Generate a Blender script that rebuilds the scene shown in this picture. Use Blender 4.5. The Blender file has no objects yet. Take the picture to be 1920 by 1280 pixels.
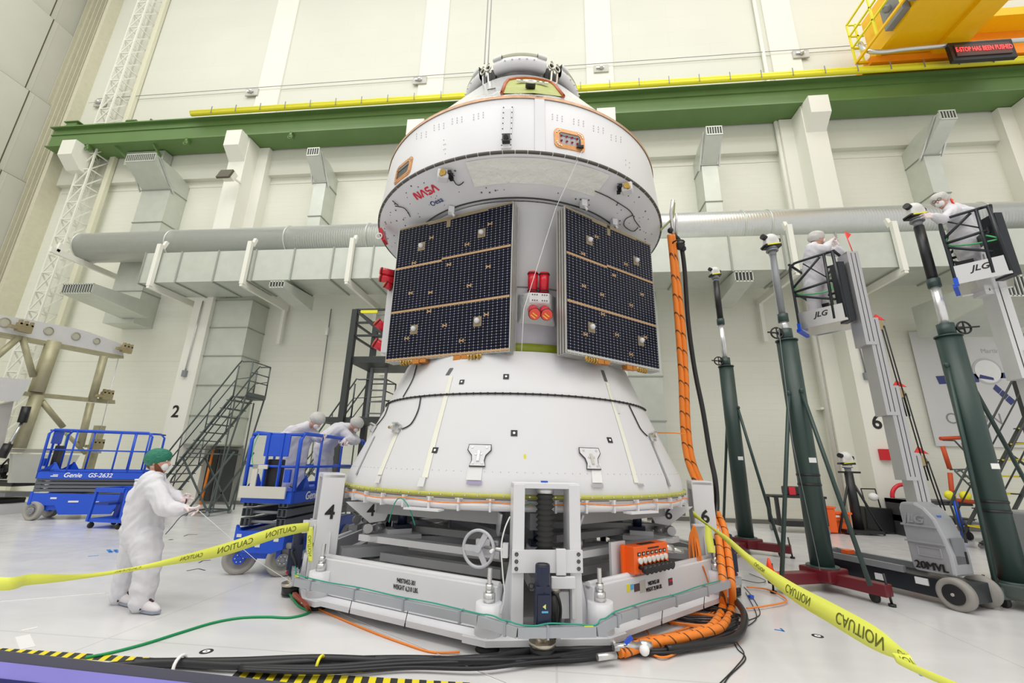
import bpy, bmesh, math, random
from mathutils import Vector as V, Matrix as MX, noise
PI=math.pi; R=math.radians
S=bpy.context.scene; COL=S.collection
# ---------------- camera ----------------
FPX=795.0; PITCH,ROLL,YAW=R(15.87),R(1.377),R(6.05); H=1.6
fw=V((-math.sin(YAW)*math.cos(PITCH),math.cos(YAW)*math.cos(PITCH),math.sin(PITCH)))
_x=V((math.cos(YAW),math.sin(YAW),0)); _u=_x.cross(fw)
CX=_x*math.cos(ROLL)+_u*math.sin(ROLL); CU=-_x*math.sin(ROLL)+_u*math.cos(ROLL)
cd=bpy.data.cameras.new('camera'); cam=bpy.data.objects.new('camera',cd); COL.objects.link(cam)
cd.sensor_width=36; cd.lens=36*FPX/1920; cd.clip_end=200; cd.clip_start=.05
m=MX.Identity(4)
for i in range(3): m[i][0]=CX[i]; m[i][1]=CU[i]; m[i][2]=-fw[i]
m[2][3]=H; cam.matrix_world=m; S.camera=cam
# ---------------- world, lights, exposure ----------------
w=bpy.data.worlds.new('world'); S.world=w; w.use_nodes=True
bg=w.node_tree.nodes['Background']; bg.inputs[0].default_value=(1,.985,.94,1); bg.inputs[1].default_value=.74
def area(name,loc,rot,sx,sy,e,col=(1,1,1)):
    l=bpy.data.lights.new(name,'AREA'); l.shape='RECTANGLE'; l.size=sx; l.size_y=sy; l.energy=e; l.color=col
    o=bpy.data.objects.new(name,l); o.location=loc; o.rotation_euler=rot; COL.objects.link(o); return o
for i in range(4):
    for j in range(3): area('ceiling_lamp',(-18+i*12,-11+j*8,27),(0,0,0),9,4.5,620,(1,.99,.95))
S.view_settings.view_transform='Standard'; S.view_settings.look='None'; S.view_settings.gamma=1
S.view_settings.exposure=0.08; S.view_settings.use_curve_mapping=False
# ---------------- pixel -> place helpers (1920x1280 frame) ----------------
def ray(a,b): return fw+CX*((a-960)/FPX)-CU*((b-640)/FPX)
def G(a,b,z=0.0):
    d=ray(a,b); t=(z-H)/d.z; return V((d.x*t,d.y*t,z))
def Y(a,b,y):
    d=ray(a,b); t=y/d.y; return V((d.x*t,y,H+d.z*t))
def D(a,b,k):
    d=ray(a,b); return V((d.x*k,d.y*k,H+d.z*k))   # k = depth along the view axis
# ---------------- materials ----------------
_m={}
def M(name,col=(.8,.8,.8),rough=.5,metal=0,nz=.04,sc=6,bump=0,bsc=40,emit=0,alpha=1,coat=0,spec=.5):
    if name in _m: return _m[name]
    m=bpy.data.materials.new(name); m.use_nodes=True; nt=m.node_tree; b=nt.nodes['Principled BSDF']
    b.inputs['Roughness'].default_value=rough; b.inputs['Metallic'].default_value=metal
    b.inputs['Specular IOR Level'].default_value=spec; b.inputs['Coat Weight'].default_value=coat
    tc=nt.nodes.new('ShaderNodeTexCoord'); n=nt.nodes.new('ShaderNodeTexNoise'); n.inputs['Scale'].default_value=sc; n.inputs['Detail'].default_value=4
    nt.links.new(tc.outputs['Object'],n.inputs['Vector'])
    mx=nt.nodes.new('ShaderNodeMix'); mx.data_type='RGBA'
    nt.links.new(n.outputs['Fac'],mx.inputs[0])
    mx.inputs[6].default_value=tuple(max(0,c*(1-nz)) for c in col)+(1,); mx.inputs[7].default_value=tuple(min(1,c*(1+nz)) for c in col)+(1,)
    nt.links.new(mx.outputs[2],b.inputs['Base Color'])
    if bump:
        n2=nt.nodes.new('ShaderNodeTexNoise'); n2.inputs['Scale'].default_value=bsc; n2.inputs['Detail'].default_value=3; nt.links.new(tc.outputs['Object'],n2.inputs['Vector'])
        bp=nt.nodes.new('ShaderNodeBump'); bp.inputs['Strength'].default_value=bump; bp.inputs['Distance'].default_value=.02
        nt.links.new(n2.outputs['Fac'],bp.inputs['Height']); nt.links.new(bp.outputs['Normal'],b.inputs['Normal'])
    if emit: b.inputs['Emission Color'].default_value=tuple(col)+(1,); b.inputs['Emission Strength'].default_value=emit
    if alpha<1: b.inputs['Alpha'].default_value=alpha
    m['_nt']=0; _m[name]=m; return m
WHITE=M('white_paint',(.71,.71,.735),.32,nz=.015); WHITE2=M('white_panel',(.71,.71,.735),.45,nz=.01)
GALV=M('galvanised_steel',(.60,.63,.57),.42,.45,nz=.10,sc=3); STEEL=M('steel',(.68,.68,.68),.28,.85,nz=.05); DSTEEL=M('dark_steel',(.075,.085,.085),.45,.3)
BLACK=M('black_plastic',(.012,.012,.014),.38); RUB=M('rubber',(.03,.03,.03),.7); GREYP=M('grey_plastic',(.24,.25,.27),.4)
BLUE=M('blue_paint',(.012,.085,.62),.33,nz=.06); RED=M('red_cover',(.62,.012,.03),.25,nz=.1,sc=20); YEL=M('yellow_paint',(.95,.66,.0),.4)
GRN=M('green_beam_paint',(.12,.22,.065),.4,nz=.12,sc=1.2); YPIPE=M('yellow_conduit',(.86,.80,.03),.4); CREAM=M('cream_paint',(.82,.815,.735),.6,nz=.02,sc=1)
ORG=M('orange_sleeve',(.88,.24,.025),.5,nz=.1,sc=30); ORGP=M('orange_paint',(.95,.14,.015),.4); COP=M('copper_tape',(.50,.30,.18),.42,.45,nz=.35,sc=12)
TAN=M('tan_tube',(.42,.39,.25),.45,.25,nz=.25,sc=5); MGRN=M('mast_green',(.03,.058,.052),.4,nz=.08); MAR=M('maroon_paint',(.15,.012,.02),.35,nz=.1)
CLOTH=M('coverall_fabric',(.69,.68,.73),.75,nz=.05,sc=9,bump=.5,bsc=8); SKIN=M('skin',(.58,.31,.23),.5,nz=.1); GLOVE=M('latex_glove',(.80,.68,.68),.45)
NAVY=M('navy_motor',(.012,.018,.05),.32,nz=.2); GOLD=M('gold_foil',(.55,.36,.10),.3,.8,nz=.3,sc=30,bump=.5)
LGREY=M('tray_grey',(.42,.44,.48),.35,.3); GCAB=M('green_cable',(.02,.32,.22),.4); TEXTB=M('black_lettering',(.01,.01,.01),.5); TEXTW=M('white_lettering',(.9,.9,.9),.5)
ALU=M('aluminium',(.75,.75,.76),.22,.9,nz=.05,sc=2); CHART=M('chartreuse_primer',(.50,.50,.10),.5,nz=.15,sc=8); WHEELG=M('grey_tyre',(.36,.34,.31),.6)
# ---------------- mesh builder ----------------
ORIG={}; TRF=None
class MB:
    def __init__(s): s.v=[]; s.f=[]; s.m=[]; s.sm=[]; s.cm=0; s.cs=False
    def add(s,vs,fs):
        n=len(s.v); s.v+=[tuple(v) for v in vs]
        for f in fs: s.f.append(tuple(i+n for i in f)); s.m.append(s.cm); s.sm.append(s.cs)
        return s
    def box(s,c,d,rot=None,rz=0):
        c=V(c); rot=rot or MX.Rotation(rz,3,'Z'); hx,hy,hz=d[0]/2,d[1]/2,d[2]/2; s.cs=False
        vs=[c+rot@V((x*hx,y*hy,z*hz)) for x,y,z in ((-1,-1,-1),(1,-1,-1),(1,1,-1),(-1,1,-1),(-1,-1,1),(1,-1,1),(1,1,1),(-1,1,1))]
        return s.add(vs,[(0,3,2,1),(4,5,6,7),(0,1,5,4),(1,2,6,5),(2,3,7,6),(3,0,4,7)])
    def bbox(s,a,b): 
        return s.box([(a[i]+b[i])/2 for i in range(3)],[abs(b[i]-a[i]) for i in range(3)])
    def bar(s,p,q,w,h=None,up=(0,0,1)):   # w sideways, h along up
        p,q=V(p),V(q); h=h or w; d=(q-p); L=d.length
        if L<1e-6: return s
        z=d/L; up=V(up)
        if abs(z.dot(up))>.99: up=V((1,0,0)) if abs(z.x)<.9 else V((0,1,0))
        x=up.cross(z).normalized(); y=z.cross(x); r=MX((x,y,z)).transposed()
        return s.box((p+q)/2,(w,h,L),r)
    def tube(s,pts,r,n=8,cap=True,closed=False):
        pts=[V(p) for p in pts]; rs=r if isinstance(r,(list,tuple)) else [r]*len(pts); N=len(pts); vs=[]; s.cs=True
        up=None
        for i,p in enumerate(pts):
            if closed: t=(pts[(i+1)%N]-pts[i-1])
            else: t=(pts[min(i+1,N-1)]-pts[max(i-1,0)])
            if t.length<1e-9: t=V((0,0,1))
            t.normalize()
            if up is None:
                up=V((0,0,1)) if abs(t.z)<.9 else V((1,0,0))
            x=up.cross(t)
            if x.length<1e-4: x=V((1,0,0)).cross(t)
            x.normalize(); y=t.cross(x); up=y
            for k in range(n):
                a=2*PI*k/n; vs.append(p+(x*math.cos(a)+y*math.sin(a))*rs[i])
        fs=[]
        for i in range(N if closed else N-1):
            j=(i+1)%N
            for k in range(n): fs.append((i*n+k,i*n+(k+1)%n,j*n+(k+1)%n,j*n+k))
        s.add(vs,fs)
        if cap and not closed:
            s.cs=False; b=len(s.v)-N*n; s.f.append(tuple(b+k for k in reversed(range(n)))); s.f.append(tuple(b+(N-1)*n+k for k in range(n))); s.m+=[s.cm]*2; s.sm+=[False]*2
        return s
    def cyl(s,p,q,r,r2=None,n=20):
        return s.tube([p,q],[r,r if r2 is None else r2],n)
    def lathe(s,prof,c=(0,0,0),a0=0,a1=2*PI,n=96,smooth=True,axis=None):  # prof [(r,z)]
        c=V(c); full=abs(a1-a0-2*PI)<1e-6; m_=n if full else n+1; vs=[]; s.cs=smooth
        rot=axis.to_track_quat('Z','Y').to_matrix() if axis is not None else MX.Identity(3)
        for r,z in prof:
            for k in range(m_):
                a=a0+(a1-a0)*k/n; vs.append(c+rot@V((r*math.cos(a),r*math.sin(a),z)))
        fs=[]
        for i in range(len(prof)-1):
            for k in range(n):
                k2=(k+1)%m_ if full else k+1
                fs.append((i*m_+k,i*m_+k2,(i+1)*m_+k2,(i+1)*m_+k))
        return s.add(vs,fs)
    def prism(s,poly,ext):  # poly list of 3D pts, ext vector
        e=V(ext); n=len(poly); vs=[V(p) for p in poly]+[V(p)+e for p in poly]; s.cs=False
        fs=[tuple(reversed(range(n))),tuple(range(n,2*n))]+[(k,(k+1)%n,n+(k+1)%n,n+k) for k in range(n)]
        return s.add(vs,fs)
    def sph(s,c,r,n=12,sc=(1,1,1)):
        c=V(c); prof=[(max(1e-4,r*math.sin(PI*i/n)),-r*math.cos(PI*i/n)) for i in range(n+1)]; b=len(s.v)
        s.lathe(prof,(0,0,0),n=n*2)
        for i in range(b,len(s.v)): v=s.v[i]; s.v[i]=(c.x+v[0]*sc[0],c.y+v[1]*sc[1],c.z+v[2]*sc[2])
        return s
    def torus(s,c,R_,r,ax=(0,0,1),n=24,k=8,a0=0,a1=2*PI):
        q=V(ax).to_track_quat('Z','Y').to_matrix(); full=abs(a1-a0-2*PI)<1e-6; N=n if full else n+1
        pts=[V(c)+q@V((R_*math.cos(a0+(a1-a0)*i/n),R_*math.sin(a0+(a1-a0)*i/n),0)) for i in range(N)]
        return s.tube(pts,r,k,closed=full)
    def mat(s,i): s.cm=i; return s
    def build(s,name,mats,parent=None,label=None,bev=0,solid=0,loc=None):
        me=bpy.data.meshes.new(name); o_=V((0,0,0))
        if parent is not None: o_=ORIG.get(parent.name,V((0,0,0)))
        elif loc is not None: o_=V(loc)
        me.from_pydata([tuple((TRF(V(v)) if TRF else V(v))-o_) for v in s.v],[],s.f)
        if not isinstance(mats,(list,tuple)): mats=[mats]
        for m_ in mats: me.materials.append(m_)
        me.polygons.foreach_set('material_index',s.m); me.polygons.foreach_set('use_smooth',s.sm); me.update()
        bm=bmesh.new(); bm.from_mesh(me); bmesh.ops.recalc_face_normals(bm,faces=bm.faces); bm.to_mesh(me); bm.free()
        o=bpy.data.objects.new(name,me); COL.objects.link(o)
        if parent is not None: o.parent=parent
        else: o.location=o_
        ORIG[o.name]=o_
        if bev: md=o.modifiers.new('bevel','BEVEL'); md.width=bev; md.segments=2; md.limit_method='ANGLE'; md.angle_limit=R(40)
        if solid: md=o.modifiers.new('solid','SOLIDIFY'); md.thickness=solid
        if label: o['label']=label
        return o
def thing(name,label,cat,loc=(0,0,0),group=None):
    o=bpy.data.objects.new(name,None); o.location=loc; COL.objects.link(o); o.empty_display_size=.2; ORIG[o.name]=V(loc)
    o['label']=label; o['category']=cat
    if group: o['group']=group
    return o
def tag(o,label,cat,group=None):
    o['label']=label; o['category']=cat
    if group: o['group']=group
    return o
def struct(o): o['kind']='structure'; return o
def dup(root,loc,rz,label,group=None):
    c=root.copy(); COL.objects.link(c); c.location=loc; c.rotation_euler=(0,0,rz); c['label']=label
    if group: c['group']=group
    for ch in root.children:
        d=ch.copy(); COL.objects.link(d); d.parent=c
        for g in ch.children: e=g.copy(); COL.objects.link(e); e.parent=d
    return c
def text(body,name,mt,parent,o,xd,yd,size,ext=.002,label=None,shear=0,wscale=1,bold=0,align='CENTER'):
    cu=bpy.data.curves.new('txt','FONT'); cu.body=body; cu.size=size; cu.extrude=ext; cu.shear=shear; cu.align_x=align; cu.align_y='CENTER'; cu.offset=bold*size; cu.resolution_u=3
    t=bpy.data.objects.new('txt',cu); COL.objects.link(t); dg=bpy.context.evaluated_depsgraph_get(); dg.update()
    me=bpy.data.meshes.new_from_object(t.evaluated_get(dg)); bpy.data.objects.remove(t)
    xd=V(xd).normalized(); yd=V(yd); yd=(yd-xd*yd.dot(xd)).normalized(); zd=xd.cross(yd); off=ORIG.get(parent.name,V((0,0,0))) if parent else V((0,0,0))
    for v in me.vertices: c=v.co.copy(); c=V(o)+xd*c.x*wscale+yd*c.y+zd*(c.z+ext); v.co=(TRF(c) if TRF else c)-off
    me.materials.clear(); me.materials.append(mt)
    ob=bpy.data.objects.new(name,me); COL.objects.link(ob)
    if parent: ob.parent=parent
    ORIG[ob.name]=off
    if label: ob['label']=label
    return ob
def smooth_path(pts,n=8,closed=False):   # catmull-rom
    P=[V(p) for p in pts]; out=[]; N=len(P)
    for i in range(N-1):
        p0=P[max(i-1,0)]; p1=P[i]; p2=P[i+1]; p3=P[min(i+2,N-1)]
        for k in range(n):
            t=k/n; out.append(.5*((2*p1)+(p2-p0)*t+(2*p0-5*p1+4*p2-p3)*t*t+(3*p1-p0-3*p2+p3)*t**3))
    out.append(P[-1]); return out
# ---------------- room ----------------
def nodes_mat(name):
    m=bpy.data.materials.new(name); m.use_nodes=True; nt=m.node_tree; return m,nt,nt.nodes['Principled BSDF']
def N(nt,t,**k):
    n=nt.nodes.new(t)
    for a,b in k.items(): setattr(n,a,b)
    return n
def floor_mat():
    m,nt,b=nodes_mat('epoxy_floor'); tc=N(nt,'ShaderNodeTexCoord'); n=N(nt,'ShaderNodeTexNoise'); n.inputs['Scale'].default_value=.7; n.inputs['Detail'].default_value=6
    mp=N(nt,'ShaderNodeMapping'); mp.inputs['Scale'].default_value=(1,3,1); nt.links.new(tc.outputs['Object'],mp.inputs[0]); nt.links.new(mp.outputs[0],n.inputs['Vector'])
    r=N(nt,'ShaderNodeValToRGB'); r.color_ramp.elements[0].position=.3; r.color_ramp.elements[0].color=(.655,.65,.66,1); r.color_ramp.elements[1].position=.7; r.color_ramp.elements[1].color=(.735,.73,.74,1)
    nt.links.new(n.outputs['Fac'],r.inputs[0])
    br=N(nt,'ShaderNodeTexBrick'); br.offset=0; br.inputs['Scale'].default_value=.25; br.inputs['Mortar Size'].default_value=.0025; br.inputs['Brick Width'].default_value=1; br.inputs['Row Height'].default_value=1
    br.inputs['Color1'].default_value=br.inputs['Color2'].default_value=(1,1,1,1); br.inputs['Mortar'].default_value=(.86,.86,.85,1); nt.links.new(tc.outputs['Object'],br.inputs['Vector'])
    mx=N(nt,'ShaderNodeMix',data_type='RGBA',blend_type='MULTIPLY'); mx.inputs[0].default_value=1; nt.links.new(r.outputs[0],mx.inputs[6]); nt.links.new(br.outputs[0],mx.inputs[7]); nt.links.new(mx.outputs[2],b.inputs['Base Color'])
    n2=N(nt,'ShaderNodeTexNoise'); n2.inputs['Scale'].default_value=4; nt.links.new(tc.outputs['Object'],n2.inputs['Vector']); mr=N(nt,'ShaderNodeMapRange'); mr.inputs[3].default_value=.14; mr.inputs[4].default_value=.30; nt.links.new(n2.outputs['Fac'],mr.inputs[0]); nt.links.new(mr.outputs[0],b.inputs['Roughness'])
    return m
def block_mat(name,col,sc=1.0):
    m,nt,b=nodes_mat(name); tc=N(nt,'ShaderNodeTexCoord'); mp=N(nt,'ShaderNodeMapping'); mp.inputs['Rotation'].default_value=(R(90),0,0); nt.links.new(tc.outputs['Object'],mp.inputs[0])
    br=N(nt,'ShaderNodeTexBrick'); br.inputs['Scale'].default_value=1; br.inputs['Brick Width'].default_value=.8*sc; br.inputs['Row Height'].default_value=.2*sc; br.inputs['Mortar Size'].default_value=.008
    c=col; br.inputs['Color1'].default_value=c+(1,); br.inputs['Color2'].default_value=tuple(x*.985 for x in c)+(1,); br.inputs['Mortar'].default_value=tuple(x*.95 for x in c)+(1,)
    nt.links.new(mp.outputs[0],br.inputs['Vector'])
    n=N(nt,'ShaderNodeTexNoise'); n.inputs['Scale'].default_value=.35; nt.links.new(tc.outputs['Object'],n.inputs['Vector']); r=N(nt,'ShaderNodeMapRange'); r.inputs[3].default_value=.95; r.inputs[4].default_value=1.05; nt.links.new(n.outputs['Fac'],r.inputs[0])
    mx=N(nt,'ShaderNodeVectorMath',operation='SCALE'); nt.links.new(br.outputs[0],mx.inputs[0]); nt.links.new(r.outputs[0],mx.inputs['Scale']); nt.links.new(mx.outputs[0],b.inputs['Base Color']); b.inputs['Roughness'].default_value=.55
    return m
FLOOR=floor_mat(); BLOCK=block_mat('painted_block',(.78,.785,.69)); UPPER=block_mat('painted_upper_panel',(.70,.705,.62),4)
RAILD=M('slot_and_gap_shade',(.10,.09,.06),.6); DOORP=M('door_panel_paint',(.60,.60,.52),.5,nz=.06,sc=.6); LEDGE=M('ledge_paint',(.74,.735,.65),.55,nz=.02); BASEB=M('baseboard_vinyl',(.16,.155,.13),.5)
YW=14.4
struct(MB().bbox((-26,-8,-.3),(26,16,0)).build('floor',FLOOR))
struct(MB().bbox((-24.5,YW,0),(26,YW+.5,13.0)).build('wall_back',BLOCK)); struct(MB().bbox((-24.5,YW-.22,13.0),(26,YW+.5,26)).build('wall_back',UPPER))
struct(MB().bbox((-22.2,YW-.03,0),(8.7,YW,.12)).bbox((9.6,YW-.03,0),(26,YW,.12)).build('baseboard_back',BASEB))
PX=[-20.3,-12.82,-5.3,1.9,9.2,16.6]
for i,px in enumerate(PX):
    mb=MB()
    if i: mb.bbox((px-.36,13.35,0),(px+.36,YW,14.2)).bbox((px-.8,13.95,0),(px+.8,YW,14.2)).bbox((px-.55,14.12,14.2),(px+.55,YW,26))
    mb.prism([(px-.33,12.9,14.21),(px-.33,13.6,14.21),(px-.33,13.6,13.05),(px-.33,13.35,13.05),(px-.33,12.9,13.5)],(.66,0,0))
    struct(mb.build('trim_%d'%(i+1),CREAM))
# numbers on the pillars
def wnum(t,p,s): 
    struct(text(t,'trim_%d'%(20+int(t)),TEXTB,None,p,(1,0,0),(0,0,1),s,bold=.02))
wnum('2',Y(329,772,13.345),.56); wnum('6',Y(1644,792,13.345),.56)
# horizontal seams and spandrel ledges
for i,(z,h,d) in enumerate(((17.57,.03,.235),(12.72,.05,.02),(5.0,.02,.008))):
    struct(MB().bbox((-22,YW-d,z-h/2),(26,YW+.1,z+h/2)).build('trim_%d'%(30+i),LEDGE))
# telescoping door leaves on the left
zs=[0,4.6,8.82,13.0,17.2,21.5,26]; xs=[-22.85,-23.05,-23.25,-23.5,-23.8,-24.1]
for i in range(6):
    mb=MB().bbox((xs[i]-.25,-8,zs[i]),(xs[i],14.05,zs[i+1]-.03)); mb.mat(1).bbox((xs[i]-.2,-8,zs[i+1]-.03),(xs[i]-.03,14.05,zs[i+1])).bbox((xs[i]-.01,13.0,zs[i]),(xs[i]+.008,13.04,zs[i+1]-.03)).mat(0)  # dark strip in each leaf gap paints its shadow; upright strip is a seam
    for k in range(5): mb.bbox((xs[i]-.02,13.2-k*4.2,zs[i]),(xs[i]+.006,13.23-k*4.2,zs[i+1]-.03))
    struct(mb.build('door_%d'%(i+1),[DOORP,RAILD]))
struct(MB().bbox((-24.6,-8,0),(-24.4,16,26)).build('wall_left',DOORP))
RAILL=M('rail_paint',(.62,.60,.46),.5,nz=.1)
for i,x in enumerate((-23.75,-23.42,-23.15,-22.9,-22.65,-22.4)):
    mb=MB().bbox((x-.06,14.0,0),(x+.05,YW,26)).bbox((x-.02,13.86,0),(x+.01,14.0,26)); struct(mb.build('trim_%d'%(40+i),RAILL))
struct(MB().bbox((-24.4,YW-.06,0),(-22.2,YW-.02,26)).build('trim_50',RAILD)); struct(MB().bbox((-22.3,13.7,0),(-22.12,YW,26)).build('trim_51',RAILL))
# cream lattice column beside the door
t=thing('lattice_column','cream painted open lattice column rising beside the tall sliding door tracks','column',(-20.5,14,0))
mb=MB()
mb.bbox((-19.62,14.0,0),(-19.38,14.15,24)); mb.build('channel',M('channel_paint',(.72,.71,.55),.6,nz=.04),t)
mb=MB()
for x in (-20.25,-19.7): mb.bar((x,13.5,0),(x,13.5,24),.06); mb.bar((x,14.1,0),(x,14.1,24),.05)
z=.4
while z<23.5:
    for (xa,ya,xb,yb) in ((-20.25,13.5,-19.7,13.5),(-20.25,14.1,-20.25,13.5),(-19.7,13.5,-19.7,14.1)): mb.bar((xa,ya,z),(xb,yb,z),.04); mb.bar((xa,ya,z),(xb,yb,z+.8),.04)
    z+=.8
mb.build('lattice',CREAM,t)
# ---------------- crane runway ----------------
bx0=-21.9  # runway beam constants below were scaled up about the camera to a farther depth
t=thing('crane_runway_beam','long green steel crane runway beam carried across the wall brackets','beam',(0,13.6,14.22))
mb=MB(); zb,zt=14.22,15.22; yf,yb=13.2,14.1
mb.bbox((bx0,yf,zb),(25,yb,zb+.05)).bbox((bx0,yf-.05,zt-.05),(25,yb+.05,zt)).bbox((bx0+.02,13.30,zb+.03),(25,14.04,zt-.02)).bbox((bx0,13.26,14.86),(25,13.31,14.89)); mb.build('girder',GRN,t)
mb=MB().bbox((bx0,13.6,zt),(25,13.7,zt+.12)).bbox((bx0,13.5,zt),(25,13.8,zt+.02)); mb.build('rail',M('rail_steel',(.25,.27,.24),.4,.6),t)
mb=MB().box((bx0+.7,13.6,zt+.2),(.5,.5,.35)); mb.bbox((bx0+.35,13.3,zt+.37),(bx0+1.05,13.9,zt+.41)); mb.build('end_stop',GRN,t)
x0p=Y(360,222,13.1).x
for k,(yy,zz) in enumerate(((12.99,15.32),(12.90,15.13))): MB().tube([(x0p+k*.15,yy,zz),(25,yy,zz)],.085,12).build('conduit',YPIPE,t)
mb=MB(); 
for k in range(34): x=x0p+1.1+k*1.07; mb.bbox((x-.012,12.80,15.05),(x+.012,12.825,15.38))
mb.build('conduit_clip',GREYP,t)
mb=MB()
for k in range(6):
    x=bx0+2.1+k*4.6
    if k<3: mb.bbox((x-.05,13.2,14.0),(x+.05,13.4,14.24)).torus((x,13.2,14.0),.09,.02,(0,1,0),10,6)
mb.build('beam_clamp',GRN,t)
for q,(a,b) in enumerate(((255,210),(300,210))):
    p=Y(a,b,13.95); t2=thing('beam_guard_rail',('small green guard frame standing on the runway beam, the closer one to the sliding door' if q==0 else 'small green guard frame with a sloping brace on the runway beam, farther from the door'),'guard rail',(p.x,13.95,15.22))
    mb=MB().bar((p.x-.33,13.95,15.22),(p.x-.33,13.95,16.1),.055)
    if q==0: mb.bar((p.x+.17,13.95,15.22),(p.x+.17,13.95,16.1),.055).bar((p.x-.33,13.95,16.1),(p.x+.17,13.95,16.1),.055).bar((p.x-.33,13.95,15.3),(p.x+.17,13.95,15.3),.055)
    else: mb.bar((p.x-.33,13.95,16.1),(p.x+.83,13.95,15.22),.055)
    mb.build('frame',GRN,t2)
t=thing('duct_hanger','dark green braced bracket hanging below the runway beam above the wide duct mouth','bracket',(-17.7,13.9,13.7)); 
mb=MB().bar((-18.7,13.4,14.22),(-18.3,13.9,13.7),.08).bar((-16.9,13.4,14.22),(-16.8,13.9,13.7),.08); mb.build('arm',GRN,t); MB().bbox((-18.5,13.75,13.55),(-16.7,14.15,14.18)).build('housing',GALV,t)
# wire and plates on the upper wall
for i,(a,b) in enumerate(((190,195),(474,175),(788,153),(1127,131),(1500,104))):
    p=Y(a,b,14.14); d=['beside the lattice column','second one from the sliding door','left of the spacecraft top','right of the spacecraft top','nearest the yellow crane'][i]
    t=thing('wall_anchor_plate','grey anchor plate with pulley on the upper wall, '+d,'anchor plate',(p.x,14.14,p.z),'anchor plates along the upper wall wire')
    MB().bbox((p.x-.3,14.06,p.z-.18),(p.x+.3,14.12,p.z+.18)).build('plate',M('plate_paint',(.55,.54,.5),.5),t); MB().sph((p.x,14.0,p.z),.09,6).bbox((p.x-.2,13.99,p.z-.03),(p.x+.1,14.06,p.z+.03)).build('pulley',STEEL,t)
tag(MB().tube([(-21.4,14.04,17.6),(20,14.04,17.6)],.012,6).build('wall_wire',GREYP,loc=(0,14.04,17.6)),'thin wire strung between the anchor plates high on the wall','wire')
# crane
CY=M('crane_yellow',(.93,.53,.0),.38,nz=.05); CO=M('crane_orange',(.90,.30,.01),.4,nz=.08)
TRF=lambda v:V((12.54,13.2,15.57))+(v-V((11.4,12.0,14.3)))*1.1   # crane and sign scaled up about the camera, which sets them on the rail
t=thing('bridge_crane','yellow overhead bridge crane riding the green runway at upper right','crane',(11.5,6,14.3))
MB().bbox((10.4,-4,14.55),(12.05,12.0,16.2)).build('girder',CY,t); mb=MB().bbox((12.0,-4,14.42),(12.75,12.05,14.62)).bbox((10.35,-4,14.48),(10.5,12.05,14.6)).bbox((10.4,8.5,14.50),(12.1,8.6,14.56)); mb.build('lower_flange',CY,t)
MB().bbox((10.2,11.75,14.25),(20,12.6,14.5)).bbox((12.7,11.8,14.5),(20,12.4,15.2)).build('end_truck',CO,t)
MB().bbox((12.7,11.3,15.2),(20,12.6,15.3)).bbox((12.7,11.25,15.2),(20,11.3,15.5)).build('walkway',CY,t)
mb=MB()
for z in (15.9,16.5): mb.bar((12.75,11.3,z),(20,11.3,z),.05)
for x in (13.6,15.4,17.2): mb.bar((x,11.3,15.3),(x,11.3,16.5),.07)
mb.build('walkway_railing',CY,t)
mb=MB(); xs_=9.85
for z in (15.05,15.55,16.05): mb.bar((xs_,0,z),(xs_,11.9,z),.05); mb.bar((xs_,11.9,z),(10.3,11.9,z),.05)
for k in range(12): mb.bar((xs_,11.9-k*.95,14.4),(xs_,11.9-k*.95,16.05),.05)
mb.bar((10.1,11.9,14.4),(10.1,11.9,16.05),.05); mb.build('side_railing',YPIPE,t); MB().bar((9.85,11.9,14.42),(10.4,11.9,14.42),.08).bar((9.85,0,14.42),(9.85,11.9,14.42),.06,.08).build('side_walkway',CY,t)
mb=MB()
for k in range(5): mb.bbox((10.15,10.3-k*.9,14.6),(10.35,11.0-k*.9,15.4)); mb.sph((10.0,10.6-k*.9,15.0),.12,5)
mb.build('control_box',GREYP,t); MB().tube(smooth_path([(9.95,11.7,15.0),(9.95,11.55,14.55),(10.3,11.4,14.26),(12,11.3,14.22),(20,11.3,14.22)]),.07,8).build('conduit',STEEL,t)
pa,pb=Y(1783,98,11.2),Y(1902,88,11.2); c=(pa+pb)/2; wd=(pb-pa).length
t2=thing('message_sign','black crane message sign with red lit letters under the yellow girder','sign',c)
zh=.34; MB().bbox((c.x-wd/2,11.2,c.z-zh),(c.x+wd/2,11.32,c.z+zh)).build('housing',BLACK,t2); LEDM=M('led_red',(1,.05,.05),.5,emit=2.0)
MB().bbox((c.x-wd/2+.12,11.17,c.z-zh+.13),(c.x+wd/2-.12,11.2,c.z+zh-.13)).build('display',M('display_face',(.10,.05,.04),.3),t2)
text('E-STOP HAS BEEN PUSHED','lettering',LEDM,t2,(c.x,11.15,c.z),(1,0,0),(0,0,1),.24,wscale=.54); TRF=None
# ---------------- ducts ----------------
SPIRAL=M('spiral_duct',(.63,.65,.64),.34,.6,nz=.05)
nt=SPIRAL.node_tree; wv=N(nt,'ShaderNodeTexWave'); wv.inputs['Scale'].default_value=3.6; tc=N(nt,'ShaderNodeTexCoord'); bp=N(nt,'ShaderNodeBump'); bp.inputs['Strength'].default_value=.09; bp.inputs['Distance'].default_value=.02
nt.links.new(tc.outputs['Object'],wv.inputs['Vector']); nt.links.new(wv.outputs['Fac'],bp.inputs['Height']); nt.links.new(bp.outputs['Normal'],nt.nodes['Principled BSDF'].inputs['Normal'])
rd=(13.0,9.12,.56)
t=thing('round_duct','large round spiral metal air duct running along the wall above the square duct','duct',(0,rd[0],rd[1]))
x0=-17.9
MB().tube([(x0,rd[0],rd[1]),(25,rd[0],rd[1])],rd[2],32).build('pipe',SPIRAL,t)
mb=MB()
for x in (x0+.03,-14.1,-9.5,-6.5,6.0,6.8,13): mb.torus((x,rd[0],rd[1]),rd[2]+.005,.025,(1,0,0),32,6)
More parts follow.
